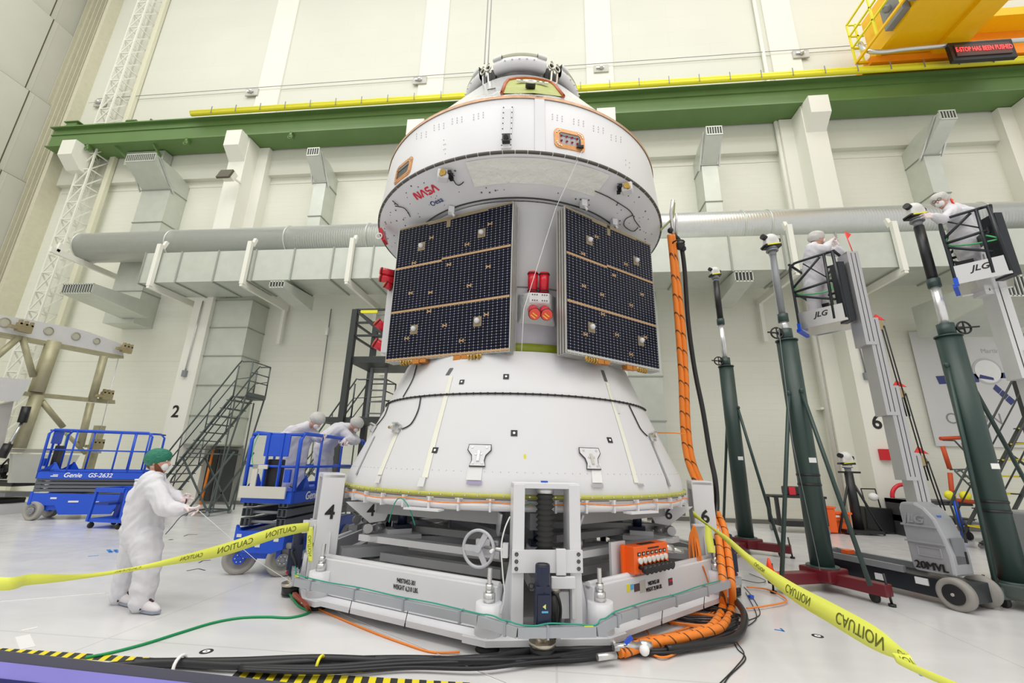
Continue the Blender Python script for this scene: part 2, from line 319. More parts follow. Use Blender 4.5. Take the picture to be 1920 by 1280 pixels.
mb.build('seam_ring',GALV,t)
t=thing('square_duct','long rectangular sheet metal air duct mounted along the wall under the round duct','duct',(0,12.6,7.2))
a=Y(258,531,12.0); MB().bbox((a.x,12.0,7.17),(25,13.35,8.28)).build('duct_body',GALV,t)
mb=MB(); x=a.x+.02
while x<25: mb.bbox((x-.025,11.97,7.13),(x+.025,13.36,8.31)); x+=1.37 if x<3 else 1.5
mb.build('duct_flange',M('duct_flange',(.38,.40,.36),.4,.5),t)
bxs=[(-17.7,.0),(-13.55,0),(-10.2,0),(-6.6,0),(1.6,0),(6.9,0),(9.75,0),(14,0)]
for i,(x,_) in enumerate(bxs):
    d=['at the left end of the round duct','at the left end of the square duct','between the duct end and the low vent','just left of the spacecraft','behind the spacecraft','behind the worker in the lower basket','behind the tall right mast','at the far right'][i]
    t=thing('duct_bracket','white steel duct support bracket '+d,'bracket',(x,13,7.1),'white brackets holding the wall ducts')
    mb=MB()
    if i==0: mb.bar((x,11.8,8.45),(x,14.3,8.45),.1,.2).bar((x,12.0,8.45),(x,12.05,8.8),.1)
    else: mb.bar((x,11.85,7.03),(x,14.35,7.03),.1,.22).bar((x,11.9,7.0),(x,11.9,8.55),.12,.14).bar((x,12.0,8.45),(x,12.1,8.75),.1).bar((x,14.2,7.0),(x,14.2,5.6),.12,.12)
    mb.build('bracket_frame',CREAM,t)
def elbow(x0,x1,ym,lab,zb,side,riser_y=13.62):
    t=thing('duct_riser',lab,'duct',(x0,14,zb))
    zt=12.1; w=x1-x0
    mb=MB().bbox((x0,riser_y,zb),(x1,YW-.01,zt)); mb.build('riser',GALV,t)
    mb=MB(); z=zt
    while z>zb+.3: mb.bbox((x0-.03,riser_y-.03,z-.03),(x1+.03,YW-.01,z)); z-=1.5
    mb.build('riser_flange',M('duct_flange'),t)
    P=[(x0,ym,13.05),(x0,ym,12.74),(x0,13.62,12.1),(x0,YW-.01,12.1),(x0,YW-.01,12.75),(x0,13.7,12.98)]
    MB().prism(P,(w,0,0)).build('elbow',GALV,t)
    mb=MB().bbox((x0+.03,ym-.02,12.8),(x1-.03,ym+.01,13.06)); mb.build('grille',M('grille_dark',(.04,.04,.04),.5),t)
    mb=MB(); n=max(4,int(w/.085))
    for k in range(n+1): xx=x0+.02+(w-.04)*k/n; mb.bbox((xx-.012,ym-.04,12.78),(xx+.012,ym,13.08))
    mb.bbox((x0,ym-.04,12.75),(x1,ym,12.79)).bbox((x0,ym-.04,13.07),(x1,ym,13.11)); mb.build('grille_fin',GALV,t)
    sx=x1+.05 if side>0 else x0-.05
    mb=MB().bar((sx,ym+.1,13.0),(sx,13.75,11.95),.05).bar((x1+.05 if side<0 else x0-.05,ym+.35,12.75),(x1+.05 if side<0 else x0-.05,13.6,12.0),.05); mb.build('brace',STEEL,t)
elbow(-17.05,-15.75,12.72,'wide sheet metal duct riser with slatted mouth near the sliding door',6.3,1)
elbow(-9.5,-9.0,12.9,'narrow duct riser with slatted mouth between the wide riser and the spacecraft',8.2,1)
elbow(5.3,5.85,12.9,'narrow duct riser with slatted mouth directly right of the spacecraft',8.2,-1)
elbow(12.65,13.15,12.75,'narrow duct riser with slatted mouth above the worker in the upper basket',8.2,-1)
def outlet(x0,x1,ym,z0,z1,lab,yb=14.0,drop=.35):
    t=thing('duct_outlet',lab,'air vent',(x0,ym,z0))
    MB().prism([(x0,ym,z0),(x0,ym,z1),(x0,yb,z1+.1),(x0,yb,z0-drop)],(x1-x0,0,0)).build('outlet_body',GALV,t)
    MB().bbox((x0+.03,ym-.015,z0+.04),(x1-.03,ym+.01,z1-.04)).build('grille',M('grille_dark'),t)
    mb=MB(); n=max(5,int((x1-x0)/.09))
    for k in range(n+1): xx=x0+.015+(x1-x0-.03)*k/n; mb.bbox((xx-.012,ym-.04,z0),(xx+.012,ym,z1))
    mb.bbox((x0,ym-.04,z0-.01),(x1,ym,z0+.03)).bbox((x0,ym-.04,z1-.03),(x1,ym,z1+.01)); mb.build('grille_fin',GALV,t)
outlet(-16.3,-15.15,11.55,6.62,6.96,'wide slatted air vent jutting out at the foot of the left duct riser',13.58,.15)
outlet(-9.1,-8.58,11.75,6.78,7.0,'small slatted air vent under the square duct left of the spacecraft',13.4,.2)
outlet(5.2,5.72,11.95,6.78,7.1,'small slatted air vent under the square duct behind the thin left mast',13.6,.2)
outlet(10.9,13.1,10.9,5.8,6.35,'wide metal air vent behind the upper basket',13.4,.3)
t=thing('wide_riser','very wide sheet metal duct riser standing beside numbered pillar 2','duct',(-12,14,0))
MB().bbox((-12.45,13.5,1.9),(-11.0,YW-.01,7.17)).build('riser',GALV,t); mb=MB()
for z in (7.1,6.05,5.0,3.95,2.9,1.95): mb.bbox((-12.49,13.46,z-.03),(-10.96,YW-.01,z))
mb.build('riser_flange',M('duct_flange'),t)
t=thing('grey_riser','sheet metal duct riser on the wall just right of the spacecraft adapter','duct',(3,14,0)); a,b=Y(1195,760,13.6),Y(1246,760,13.6)
MB().bbox((a.x-.5,13.6,1.0),(b.x,YW-.01,7.2)).build('riser',GALV,t); MB().bbox((a.x-.53,13.57,4.3),(b.x+.03,YW-.01,4.34)).bbox((a.x-.53,13.57,2.9),(b.x+.03,YW-.01,2.94)).build('riser_flange',M('duct_flange'),t)
# lamp / speaker panel on pillar 2
p=Y(422,326,12.7); t=thing('flood_panel','small dark square speaker panel on an arm below the green beam','speaker',p)
q=MX.Rotation(R(-20),3,'X'); MB().box(p,(.52,.08,.45),q).build('panel',M('panel_dark',(.10,.09,.06),.6),t); MB().box(p+V((.05,.15,.02)),(.4,.25,.36),q).bar(p+V((.1,.2,0)),(p.x+.1,13.4,p.z+.1),.06).build('housing',CREAM,t)
t=thing('conduit_run','thin metal conduit ending in a small box on numbered pillar 2','conduit',(-12.9,13.3,4.2)); a,b=Y(382,560,13.3),Y(346,700,13.3)
MB().tube([(a.x,13.3,7.0),b],.025,8).build('pipe',STEEL,t); MB().box(b,(.14,.1,.22)).build('junction_box',GREYP,t)
t=thing('wall_conduit','thin vertical grey conduit with a fitting on the wall left of the dark tower','conduit',(-6.8,14.3,3)); a,b=Y(624,560,14.3),Y(597,770,14.3)
MB().tube([(a.x,14.3,7.0),(b.x,14.3,1.0)],.02,8).build('pipe',GREYP,t); MB().box((a.x,14.25,6.9-.8),(.1,.1,.3)).build('fitting',STEEL,t)
t=thing('wall_junction_box','white wall box with a conduit stub just above the adapter cone','box',Y(722,697,13.9)); p=Y(722,697,13.9)
MB().box(p,(.4,.2,.25)).build('box_body',CREAM,t); MB().cyl(p+V((.28,-.1,.5)),p+V((.28,-.1,-.2)),.02).box(p+V((.28,-.1,-.15)),(.1,.1,.2)).build('pull_switch',GREYP,t)
p=Y(1660,852,13.3); t=thing('fire_alarm_box','small red fire alarm box on numbered pillar 6','alarm',p); MB().box(p,(.28,.12,.3)).build('alarm_body',M('alarm_red',(.6,.01,.02),.4),t); MB().bar(p+V((.1,-.05,-.03)),p+V((.5,-.05,-.05)),.03).build('handle',GREYP,t)
p=Y(1625,705,13.3); t=thing('conduit_run','thin conduit ending in a small switch on numbered pillar 6','conduit',p); MB().tube([(p.x-.1,13.3,6.9),p],.022).build('pipe',GREYP,t); MB().box(p,(.14,.1,.2)).build('junction_box',GREYP,t)
t=thing('drain_pipe','white painted drain pipe running down the wall left of numbered pillar 6','pipe',(8.3,14.2,0)); a,b=Y(1578,720,14.2),Y(1540,480,14.2)
MB().tube([(8.35,14.08,.05),(8.35,14.08,24)],.07,10).build('pipe',CREAM,t); MB().bbox((8.2,14.1,3.4),(8.7,14.4,3.46)).bbox((8.2,14.1,6.0),(8.7,14.4,6.06)).build('clamp',CREAM,t)
# double doors
t=thing('dark_double_door','dark glazed double doors in the wall behind the rolling stairs','door',(-12,14.3,0)); DM=M('dark_glass',(.045,.05,.05),.2,.2)
MB().bbox((-13.0,14.2,0),(-10.9,14.35,1.85)).build('door_frame',M('door_frame',(.22,.22,.2),.5),t)
for k in range(3): MB().bbox((-12.95+k*.68,14.17,.1),(-12.33+k*.68,14.22,1.78)).build('door_leaf',DM,t)
t=thing('orange_barrier','thin orange barrier posts standing against the dark double doors','barrier',(-12,14.1,0))
mb=MB()
for x in (-12.6,-11.8): mb.cyl((x,14.0,0),(x+.05,14.0,1.9),.04,n=8)
mb.bar((-12.9,14.0,1.95),(-11.3,14.0,1.95),.04).build('barrier_post',ORG,t)
# ---------------- spacecraft ----------------
C0=V((-.66,7.05,0))
def P(r,ph,z): return V((C0.x+r*math.sin(ph),C0.y-r*math.cos(ph),z))
def hit(a,b,r0,z0,r1,z1,zz=True):   # where the line of sight meets the cone r(z)
    d=ray(a,b); best=None; k=2.0
    while k<12:
        p=V((d.x*k,d.y*k,H+d.z*k)); r=r0+(r1-r0)*(p.z-z0)/(z1-z0)
        if (V((p.x-C0.x,p.y-C0.y)).length-r)<0: return p
        k+=.004
    return D(a,b,6)
def rp(p): return V((p.x-C0.x,p.y-C0.y)).length, math.atan2(p.x-C0.x,-(p.y-C0.y)), p.z
class Srf:
    def __init__(s,r0,z0,r1,z1): s.a=(r0,z0,r1,z1)
    def at(s,px,py,off=0):
        r,ph,z=rp(hit(px,py,*s.a)); return s.pt(ph,z,off)
    def pt(s,ph,z,off=0):
        r0,z0,r1,z1=s.a; L=math.hypot(r1-r0,z1-z0); n=((z1-z0)/L,-(r1-r0)/L); r=r0+(r1-r0)*(z-z0)/(z1-z0)
        if n[0]<0: n=(-n[0],-n[1])
        return P(r+n[0]*off,ph,z+n[1]*off)
    def uv(s,px,py): r,ph,z=rp(hit(px,py,*s.a)); return ph,z
    def strip(s,mb,pts,off=.004,n=6):   # quad patch given by 4 (ph,z) corners, thin
        (a,b,c,d)=pts; vs=[]
        for i in range(n+1):
            t=i/n
            for j in range(n+1):
                u=j/n; ph=(a[0]*(1-u)+b[0]*u)*(1-t)+(d[0]*(1-u)+c[0]*u)*t; z=(a[1]*(1-u)+b[1]*u)*(1-t)+(d[1]*(1-u)+c[1]*u)*t; vs.append(s.pt(ph,z,off))
        k=len(vs); vs+=[s.pt(*(lambda q:(q[1],q[2]))(rp(v)),off-.012) if 0 else v for v in vs]
        fs=[]; w=n+1
        for i in range(n):
            for j in range(n): fs.append((i*w+j,i*w+j+1,(i+1)*w+j+1,(i+1)*w+j))
        mb.add(vs[:k],fs); return mb
    def frame(s,ph,z,off=0):
        p=s.pt(ph,z,off); xd=(s.pt(ph+.01,z,off)-p).normalized(); yd=(s.pt(ph,z+.01,off)-p).normalized(); return p,xd,yd,xd.cross(yd).normalized()
CONE=Srf(2.47,1.45,2.05,2.38); CON2=Srf(2.05,2.38,1.8,3.0); BODY=Srf(1.62,3,1.62,5.19); UND=Srf(1.89,5.19,2.5,5.44); WALL=Srf(2.5,5.44,2.42,6.41); FOIL=Srf(2.39,6.41,1.265,8.07)
def csrf(y): return CON2 if y<741 else CONE
sc=thing('spacecraft','tall white conical spacecraft stack with dark solar panels on a white stand','spacecraft',(C0.x,C0.y,1.28))
MB().lathe([(2.5,1.285),(2.5,1.33),(2.47,1.45),(2.05,2.38),(1.81,2.97),(1.58,3.0)],C0).build('adapter_cone',WHITE2,sc)
cone=bpy.data.objects['adapter_cone']
mb=MB().lathe([(2.44,1.245),(2.53,1.245),(2.53,1.285),(2.44,1.285),(2.44,1.245)],C0); mb.build('base_flange',CHART,sc)
mb=MB(); 
for k in range(120):
    if 1: q=P(2.531,2*PI*k/120,1.265); n=P(2.54,2*PI*k/120,1.265); mb.cyl(q,n,.009,n=6)
mb.build('flange_bolt',STEEL,bpy.data.objects['base_flange'])
# vertical tapes on the cone
TS=M('silver_tape',(.42,.42,.44),.4,.3,nz=.06); TC=M('cream_tape',(.80,.80,.70),.5); TK=M('dark_tape',(.10,.10,.11),.4,.2); TL=M('light_tape',(.70,.70,.70),.4,.1,nz=.04)
tapes=[((847,690),(839,703),.03,TK,0),((846,705),(797,895),.03,TC,0),((793,895),(788,912),.032,TL,0),((744,812),(712,890),.034,TC,0),((711,892),(707,905),.034,TL,0),((703,818),(668,890),.022,TS,0),
 ((892,872),(888,900),.065,TL,0),((890,902),(888,908),.065,M('violet_tape',(.32,.28,.45),.4),0),((1116,868),(1120,905),.05,M('white_tape',(.80,.80,.80),.4),0),((1120,907),(1121,914),.055,TS,0),
 ((1129,694),(1136,715),.03,TK,0),((1138,718),(1193,905),.028,TC,0),((1140,722),(1160,775),.03,TL,0),((1201,907),(1203,912),.035,TS,0),((1222,830),(1256,912),.024,TS,0)]
for (a,b,w_,mt,_) in tapes:
    sa=csrf(a[1]); (p0,z0),(p1,z1)=sa.uv(*a),csrf(b[1]).uv(*b); 
    mb=MB(); sg=[]
    if z0>2.38>z1:
        t=(z0-2.38)/(z0-z1); pm=p0+(p1-p0)*t; sg=[(CON2,p0,z0,pm,2.38),(CONE,pm,2.38,p1,z1)]
    else: sg=[(sa if z0>2.38 else CONE,p0,z0,p1,z1)]
    for (s_,q0,y0,q1,y1) in sg: s_.strip(mb,[(q0-w_/2,y0),(q0+w_/2,y0),(q1+w_/2,y1),(q1-w_/2,y1)],.005)
    mb.build('tape_strip',mt,cone)
# markers
for (a,b,sz) in ((949,706,.07),(866,716,.062),(964,812,.072),(816,844,.068),(1143,825,.068)):
    s_=csrf(b); ph,z=s_.uv(a,b); p,xd,yd,nd=s_.frame(ph,z,.004); r=MX((xd,yd,nd)).transposed()
    o=MB().box(p,(sz,sz,.006),r).build('target_marker',M('marker_black',(.015,.015,.018),.5),cone); MB().cyl(p+nd*.003,p+nd*.006,sz*.2,n=14).build('target_dot',TEXTW,cone)
# harness
def onc(pts,r=.008,n=6):
    return smooth_path([csrf(b).at(a,b,.012) for a,b in pts],n)
ring=[P(2.05+.012,R(-75+150*i/60)+.0,2.385) for i in range(61)]
mb=MB().tube(ring,.011,6); mb.build('cable_harness',BLACK,cone)
mb=MB()
for k in range(60): q=P(2.065,R(-74+150*k/60),2.385); mb.sph(q,.016,4)
mb.build('harness_clip',BLACK,cone)
for pts in ([(783,684),(775,712),(757,745)],[(790,746),(785,770),(772,795),(755,805)],[(730,757),(722,780),(703,803)],[(1178,760),(1190,785),(1200,805),(1212,818)]): MB().tube(onc(pts),.008,6).build('cable_branch',BLACK,cone)
# latch fittings and sensor brackets
for (a,b) in ((898,856),(1108,862)):
    ph,z=CONE.uv(a,b); p,xd,yd,nd=CONE.frame(ph,z,.004)
    out=[(-.12,.13),(.12,.13),(.125,.07),(.075,.01),(.065,-.05),(.085,-.11),(-.085,-.11),(-.065,-.05),(-.075,.01),(-.125,.07)]
    o=MB().prism([p+xd*x+yd*y for x,y in out],nd*.018).build('latch_plate',WHITE,cone,bev=.004)
    MB().tube([p+xd*x*1.04+yd*y*1.03+nd*.01 for x,y in out],.006,6,closed=True).build('latch_seal',BLACK,cone)
    mb=MB()
    for x,y in ((-.08,.1),(.08,.1),(-.03,.02),(.03,.02),(-.05,-.08),(.05,-.08)): mb.cyl(p+xd*x+yd*y+nd*.015,p+xd*x+yd*y+nd*.024,.012,n=8)
    mb.bar(p+yd*.06+nd*.02,p-yd*.06+nd*.02,.03,.02).build('latch_bolt',STEEL,cone)
for (a,b) in ((747,806),(1220,822),(703,805)):
    ph,z=CONE.uv(a,b); p,xd,yd,nd=CONE.frame(ph,z,.03); r=MX((xd,yd,nd)).transposed()
    MB().box(p,(.11,.10,.03),r).box(p+yd*.05+nd*.03,(.11,.015,.08),r).box(p-xd*.03+nd*.03,(.03,.06,.05),r).build('sensor_bracket',STEEL,cone); MB().cyl(p-xd*.05+nd*.04,p-xd*.10+nd*.05,.018,n=8).build('connector',M('brass',(.45,.35,.2),.35,.8),cone)
p=CONE.at(1240,812,.02); MB().tube([p,p+V((.25,-.02,.0)),p+V((.38,-.05,-.02))],.009,6).build('orange_lead',ORG,cone)
p=CONE.at(984,857,.005); MB().box(p,(.02,.006,.06)).build('yellow_sticker',YPIPE,cone)
# rows of bolts near the cone foot
mb=MB()
for k in range(90):
    q=CONE.pt(R(-88+k*2),1.50,.0); q2=CONE.pt(R(-88+k*2),1.50,.005); mb.cyl(q,q2,.005,n=6)
mb.build('foot_rivet',M('rivet',(.6,.6,.62),.4,.3),cone)
# service module body
sm=MB().lathe([(1.62,3.0),(1.62,5.08),(1.80,5.18)],C0).build('service_module',WHITE2,sc)
MB().lathe([(1.58,2.98),(1.66,2.98),(1.66,3.12),(1.58,3.12)],C0).build('primer_ring',M('primer_green',(.27,.33,.02),.4,nz=.1),sm)
MB().lathe([(1.628,3.13),(1.632,3.25),(1.628,3.45)],C0,n=96).build('blanket_band',M('grey_blanket',(.50,.50,.56),.5,.1,nz=.06,sc=5,bump=.6,bsc=4),sm)
def psrf(s_,pts,n=6,off=.006): return [s_.at(a,b,off) for a,b in pts]
for a,b in ((961,537),(1052,541)): pass
mb=MB().lathe([(1.623,3.93),(1.628,3.93),(1.628,3.95),(1.623,3.95)],C0,a0=R(-120),a1=R(-60),n=24); mb.build('panel_seam',M('seam_grey',(.25,.25,.27),.5),sm)
# thruster pod between the panels
pod=P(1.85,.19,3.85); pn=(pod-V((C0.x,C0.y,3.85))).normalized(); px_=V((0,0,1)).cross(pn).normalized()*-1
px_=V((-pn.y,pn.x,0)); 
if px_.x<0: px_=-px_
pod=BODY.at(1006,572,0); zc=pod.z
Q=lambda x,y,z: pod+px_*x+pn*y+V((0,0,z))
mb=MB().prism([Q(-.13,.26,.06),Q(.13,.26,.06),Q(.2,.0,.2),Q(-.2,.0,.2)],(0,0,.01)); mb=MB()
vs=[Q(-.13,.28,.07),Q(.13,.28,.07),Q(.13,.28,-.07),Q(-.13,.28,-.07),Q(-.27,-.02,.15),Q(.27,-.02,.15),Q(.27,-.02,-.30),Q(-.27,-.02,-.30)]
mb.add(vs,[(0,1,2,3),(0,4,5,1),(1,5,6,2),(2,6,7,3),(3,7,4,0),(4,7,6,5)])
podo=mb.build('thruster_pod',M('pod_blanket',(.66,.66,.67),.5,nz=.05,sc=8,bump=.7,bsc=14),sc,bev=.02)
mb=MB()
for i in range(3):
    for sx in (-1,1):
        for zz in (.04,-.04): q=Q(sx*(.035+i*.03),.281,zz); mb.cyl(q,q+pn*.006,.008,n=8)
mb.build('pod_hole',BLACK,podo)
def cover(p,d,L,r,par,stripe=True):
    d=V(d).normalized(); p=V(p)
    o=MB().cyl(p,p+d*L,r*.88,r,18).build('red_thruster_cover',RED,par)
    mb=MB(); mb.torus(p+d*L*.94,r,.008,d,18,5).torus(p+d*L*.06,r*.92,.008,d,18,5); mb.build('cover_band',BLACK,o)
    MB().cyl(p+d*L,p+d*(L+.012),r*.96,r*.9,18).build('cover_cap',M('red_cap',(.75,.07,.04),.35),o)
    s_=MX((d.orthogonal().normalized(),d.cross(d.orthogonal().normalized()),d)).transposed()
    MB().box(p+d*(L+.014),(.012,r*1.0,.004),s_).box(p+d*(L+.014)+s_@V((.035,0,0)),(.012,r*1.0,.004),s_).build('cover_mark',M('mark_yellow',(.9,.6,.05),.4),o)
for sx in (-1,1): cover(Q(sx*.078,.14,.13),V((0,0,1))+pn*.12,.27,.071,podo)
for sx in (-1,1): cover(Q(sx*.078,.14,-.10),pn*.86-V((0,0,.6)),.30,.074,podo)
# side thrusters poking out on the left
ph0=-1.45; 
for k,((a,b),(c_,d_),r) in enumerate((((741,513),(714,508),.05),((741,527),(713,520),.055),((735,540),(722,532),.05),((722,617),(706,603),.06),((726,655),(702,642),.07))):
    p,q=D(a,b,6.9),D(c_,d_,6.85); cover(p,q-p,(q-p).length,r*1.25,sc)
MB().box(D(738,600,7.0),(.15,.4,1.2)).build('side_pod',WHITE2,sc)
# solar array packs
def cell_mat():
    m,nt,b=nodes_mat('solar_cells'); uv=N(nt,'ShaderNodeTexCoord'); br=N(nt,'ShaderNodeTexBrick'); br.offset=0; br.inputs['Scale'].default_value=1
    br.inputs['Brick Width'].default_value=.0655; br.inputs['Row Height'].default_value=.0395; br.inputs['Mortar Size'].default_value=.0016; br.inputs['Mortar Smooth'].default_value=.0
    br.inputs['Color1'].default_value=(.004,.005,.012,1); br.inputs['Color2'].default_value=(.006,.008,.026,1); br.inputs['Mortar'].default_value=(.12,.12,.14,1)
    mp=N(nt,'ShaderNodeMapping'); mp.inputs['Rotation'].default_value=(R(90),0,0); nt.links.new(uv.outputs['Object'],mp.inputs[0]); nt.links.new(mp.outputs[0],br.inputs['Vector'])
    # bright contact dots at the corners of the cells
    sp=N(nt,'ShaderNodeSeparateXYZ'); nt.links.new(uv.outputs['Object'],sp.inputs[0])
    def cen(out,w):
        a=N(nt,'ShaderNodeMath',operation='DIVIDE'); nt.links.new(out,a.inputs[0]); a.inputs[1].default_value=w
        f=N(nt,'ShaderNodeMath',operation='FRACT'); nt.links.new(a.outputs[0],f.inputs[0])
        p=N(nt,'ShaderNodeMath',operation='PINGPONG'); nt.links.new(a.outputs[0],p.inputs[0]); p.inputs[1].default_value=.5
        q=N(nt,'ShaderNodeMath',operation='MULTIPLY'); nt.links.new(p.outputs[0],q.inputs[0]); q.inputs[1].default_value=w; return q.outputs[0]
    x=cen(sp.outputs[0],.0655); z=cen(sp.outputs[2],.0395)
    s1=N(nt,'ShaderNodeMath',operation='ADD'); nt.links.new(x,s1.inputs[0]); nt.links.new(z,s1.inputs[1])
    lt=N(nt,'ShaderNodeMath',operation='LESS_THAN'); nt.links.new(s1.outputs[0],lt.inputs[0]); lt.inputs[1].default_value=.0062
    mx=N(nt,'ShaderNodeMix',data_type='RGBA'); nt.links.new(lt.outputs[0],mx.inputs[0]); nt.links.new(br.outputs[0],mx.inputs[6]); mx.inputs[7].default_value=(.75,.74,.72,1)
    nt.links.new(mx.outputs[2],b.inputs['Base Color']); b.inputs['Roughness'].default_value=.2; b.inputs['Specular IOR Level'].default_value=.1
    return m
CELL=cell_mat(); PADM=M('pad_bronze',(.30,.24,.15),.45,.3); COPS=M('copper_strip',(.55,.36,.20),.45,.4,nz=.3,sc=60); FRAMEM=M('panel_frame',(.60,.60,.57),.35,.5,nz=.08)
BASEM={}
def rotbasis(o,org,xd,yd,zd,par):
    off=ORIG[par.name]; BASEM[o.name]=o.matrix_local=MX.Translation(V(org)-off)@MX((xd,yd,zd)).transposed().to_4x4(); ORIG[o.name]=V((0,0,0))
def wing(bl,br_,z0,z1,knobs,marks,sgn,lines,name='solar_array'):
    bl=V((bl[0],bl[1],z0)); br_=V((br_[0],br_[1],z0)); xd=(br_-bl).normalized(); W=(br_-bl).length; Hh=z1-z0; nd=V((0,0,1)).cross(xd)*-1
    if nd.dot(V((0,-1,0)))<0: nd=-nd
    yd=V((0,0,1)).cross(xd)  # local y = into the craft
    def loc(a,b):
        d=ray(a,b); k=(bl-V((0,0,H))).dot(yd)/d.dot(yd); p=V((0,0,H))+d*k-bl; return p.dot(xd),p.z
    o=MB().bbox((.012,0,.0),(W-.012,.025,Hh)).build(name,CELL); o.parent=sc; rotbasis(o,bl,xd,yd,V((0,0,1)),sc)
    mb=MB()
    for i in range(4): y=.003+i*.05; mb.bbox((0,y,-.0),(.012,y+.03,Hh)).bbox((W-.012,y,-.0),(W,y+.03,Hh)).bbox((0,y,-.008),(W,y+.03,.004)).bbox((0,y,Hh-.004),(W,y+.03,Hh+.008))
    mb.build('edge_frame',FRAMEM,o)
    mb=MB()
    for i in range(1,4): mb.bbox((.01,.005+i*.05,0),(W-.01,.03+i*.05,Hh))
    mb.build('folded_panel',M('panel_back',(.10,.09,.07),.5),o)
    for (xa,za),(xb,zb_) in lines:
        mb=MB(); n=24; 
        for i in range(n):
            t0=i/n; x=xa+(xb-xa)*t0; mb.bbox((x,-.004,za+(zb_-za)*t0-.021),(x+(xb-xa)/n*.86,.0,za+(zb_-za)*t0+.021))
        mb.bbox((xa,-.002,min(za,zb_)-.026),(xb,0,max(za,zb_)+.026)).build('copper_hinge_strip',COPS,o)
    for a,b in knobs:
        x,z=loc(a,b); MB().bbox((x-.06,-.005,z-.075),(x+.06,0,z+.06)).build('knob_pad',PADM,o)
        MB().lathe([(.002,0),(.038,0),(.036,.03),(.02,.05),(.002,.055)],(x,-.005,z),n=18,axis=V((0,-1,0))).build('white_knob',WHITE,o)
    mb=MB()
    for a,b in marks:
        x,z=loc(a,b)
        mb.bbox((x-.034,-.004,z-.008),(x+.034,0,z+.008)).bbox((x-.036,-.004,z-.024),(x-.018,0,z+.024)).bbox((x+.018,-.004,z-.024),(x+.036,0,z+.024))
    mb.build('copper_tab',COPS,o)
    return o,W,Hh
s3=3.3103; zz=lambda L:[(690+a/s3,360+b/s3) for a,b in L]
wl,W1,H1=wing((-2.43,5.72),(-.57,5.10),2.94,5.08,zz([(333,335),(706,252),(287,850),(680,800)]),zz([(395,283),(758,198),(615,325),(285,440),(503,450),(747,462),(265,627),(388,623),(628,580),(380,740),(476,828),(735,760),(240,908),(580,922)]),1,[])
wr,W2,H2=wing((.14,5.10),(1.52,6.25),2.92,4.98,zz([(1373,298),(1663,425),(1387,838),(1693,922)]),zz([(1418,278),(1335,383),(1600,447),(1340,583),(1452,637),(1527,517),(1700,635),(1633,702),(1457,757),(1545,885),(1350,883),(1720,900),(1632,1007)]),1,[])
def strips(o,W,Hh,fr):
    for j,f in enumerate(fr):
        z=Hh*f; h=.016
        for (xa,xb,dz) in (((.02,W*.43,-.012),(W*.43,W-.02,.012)) if j==1 else ((.02,W-.02,0),)):
            mb=MB().bbox((xa,-.003,z-h+dz),(xb,0,z+h+dz)); n=int((xb-xa)/.035)
            for k in range(n): x=xa+(k+.5)*(xb-xa)/n; mb.bbox((x-.006,-.006,z-h*.7+dz),(x+.006,-.002,z+h*.7+dz))
            mb.build('copper_hinge_strip',COPS,o)
strips(wl,W1,H1,(.345,.68)); strips(wr,W2,H2,(.335,.67))
for o,W,Hh in ((wl,W1,H1),(wr,W2,H2)):
    MB().bbox((.01,-.004,.004),(W-.01,0,.035)).build('bottom_strip',COPS if o is wl else FRAMEM,o)
    mb=MB().bbox((.012,-.004,Hh-.03),(W*.28,0,Hh)).bbox((W*.28,-.004,Hh-.055),(W*.5,0,Hh)).bbox((W*.5,-.004,Hh-.05),(W*.8,0,Hh)).bbox((W*.8,-.004,Hh-.03),(W-.01,0,Hh)).bbox((W*.45,-.004,Hh-.17),(W*.485,0,Hh)); mb.build('top_strip',PADM,o)
    for fx in ((.2,.75) if o is wl else (.22,.76)):
        x=W*fx; mb=MB()
        for k in range(7): mb.sph((x+(k-3)*.03,-.02+.012*(k%3),-.03-.02*(k%2)),.024,5)
        for k in range(4): mb.torus((x+(k-1.5)*.045,-.03,-.05),.028,.009,(1,0,0),12,5)
        mb.build('gold_hinge',GOLD,o)
        x2=x+(.22 if fx<.5 else -.2); MB().bbox((x2-.11,-.03,-.07),(x2+.0,.06,-.010)).bbox((x2+.01,-.03,-.06),(x2+.11,.06,-.010)).build('copper_actuator',M('copper_box',(.62,.25,.06),.35,.7),o)
# rear pair of packs (copies turned half-way round)
for src in (wl,wr):
    c=src.copy(); COL.objects.link(c); mloc=MX.Rotation(PI,4,'Z')@BASEM[src.name]; c.matrix_local=mloc
    for ch in src.children: d=ch.copy(); COL.objects.link(d); d.parent=c
# underside of the wide ring
und=MB().lathe([(1.80,5.2),(1.89,5.19),(2.5,5.44)],C0).build('ring_underside',WHITE2,sc)
mb=MB()
for k in range(96): a0=2*PI*k/96; mb.lathe([(2.478,5.428),(2.508,5.437),(2.509,5.46),(2.50,5.46)],C0,a0,a0+2*PI/96*.94,3,False)
mb.build('clamp_segment',M('clamp_dark',(.10,.095,.085),.45,.3),sc)
MB().lathe([(1.885,5.17),(1.90,5.185),(1.885,5.2)],C0).build('inner_seal',BLACK,und)
(a0,_),(a1,_)=UND.uv(885,335),UND.uv(1130,345)
mb=MB(); n=40
for i in range(1):
    vs=[];fs=[]
    for u in range(n+1):
        for v in range(9): ph=a0+(a1-a0)*u/n; z=5.275+(5.415-5.275)*v/8; vs.append(UND.pt(ph,z,.012+.012*noise.noise(V((ph*9,z*30,0)))))
    for u in range(n):
        for v in range(8): fs.append((u*9+v,(u+1)*9+v,(u+1)*9+v+1,u*9+v+1))
    mb.cs=True; mb.add(vs,fs)
mb.build('thermal_blanket',M('white_blanket',(.72,.72,.68),.6,nz=.05,sc=6,bump=.9,bsc=14),und)
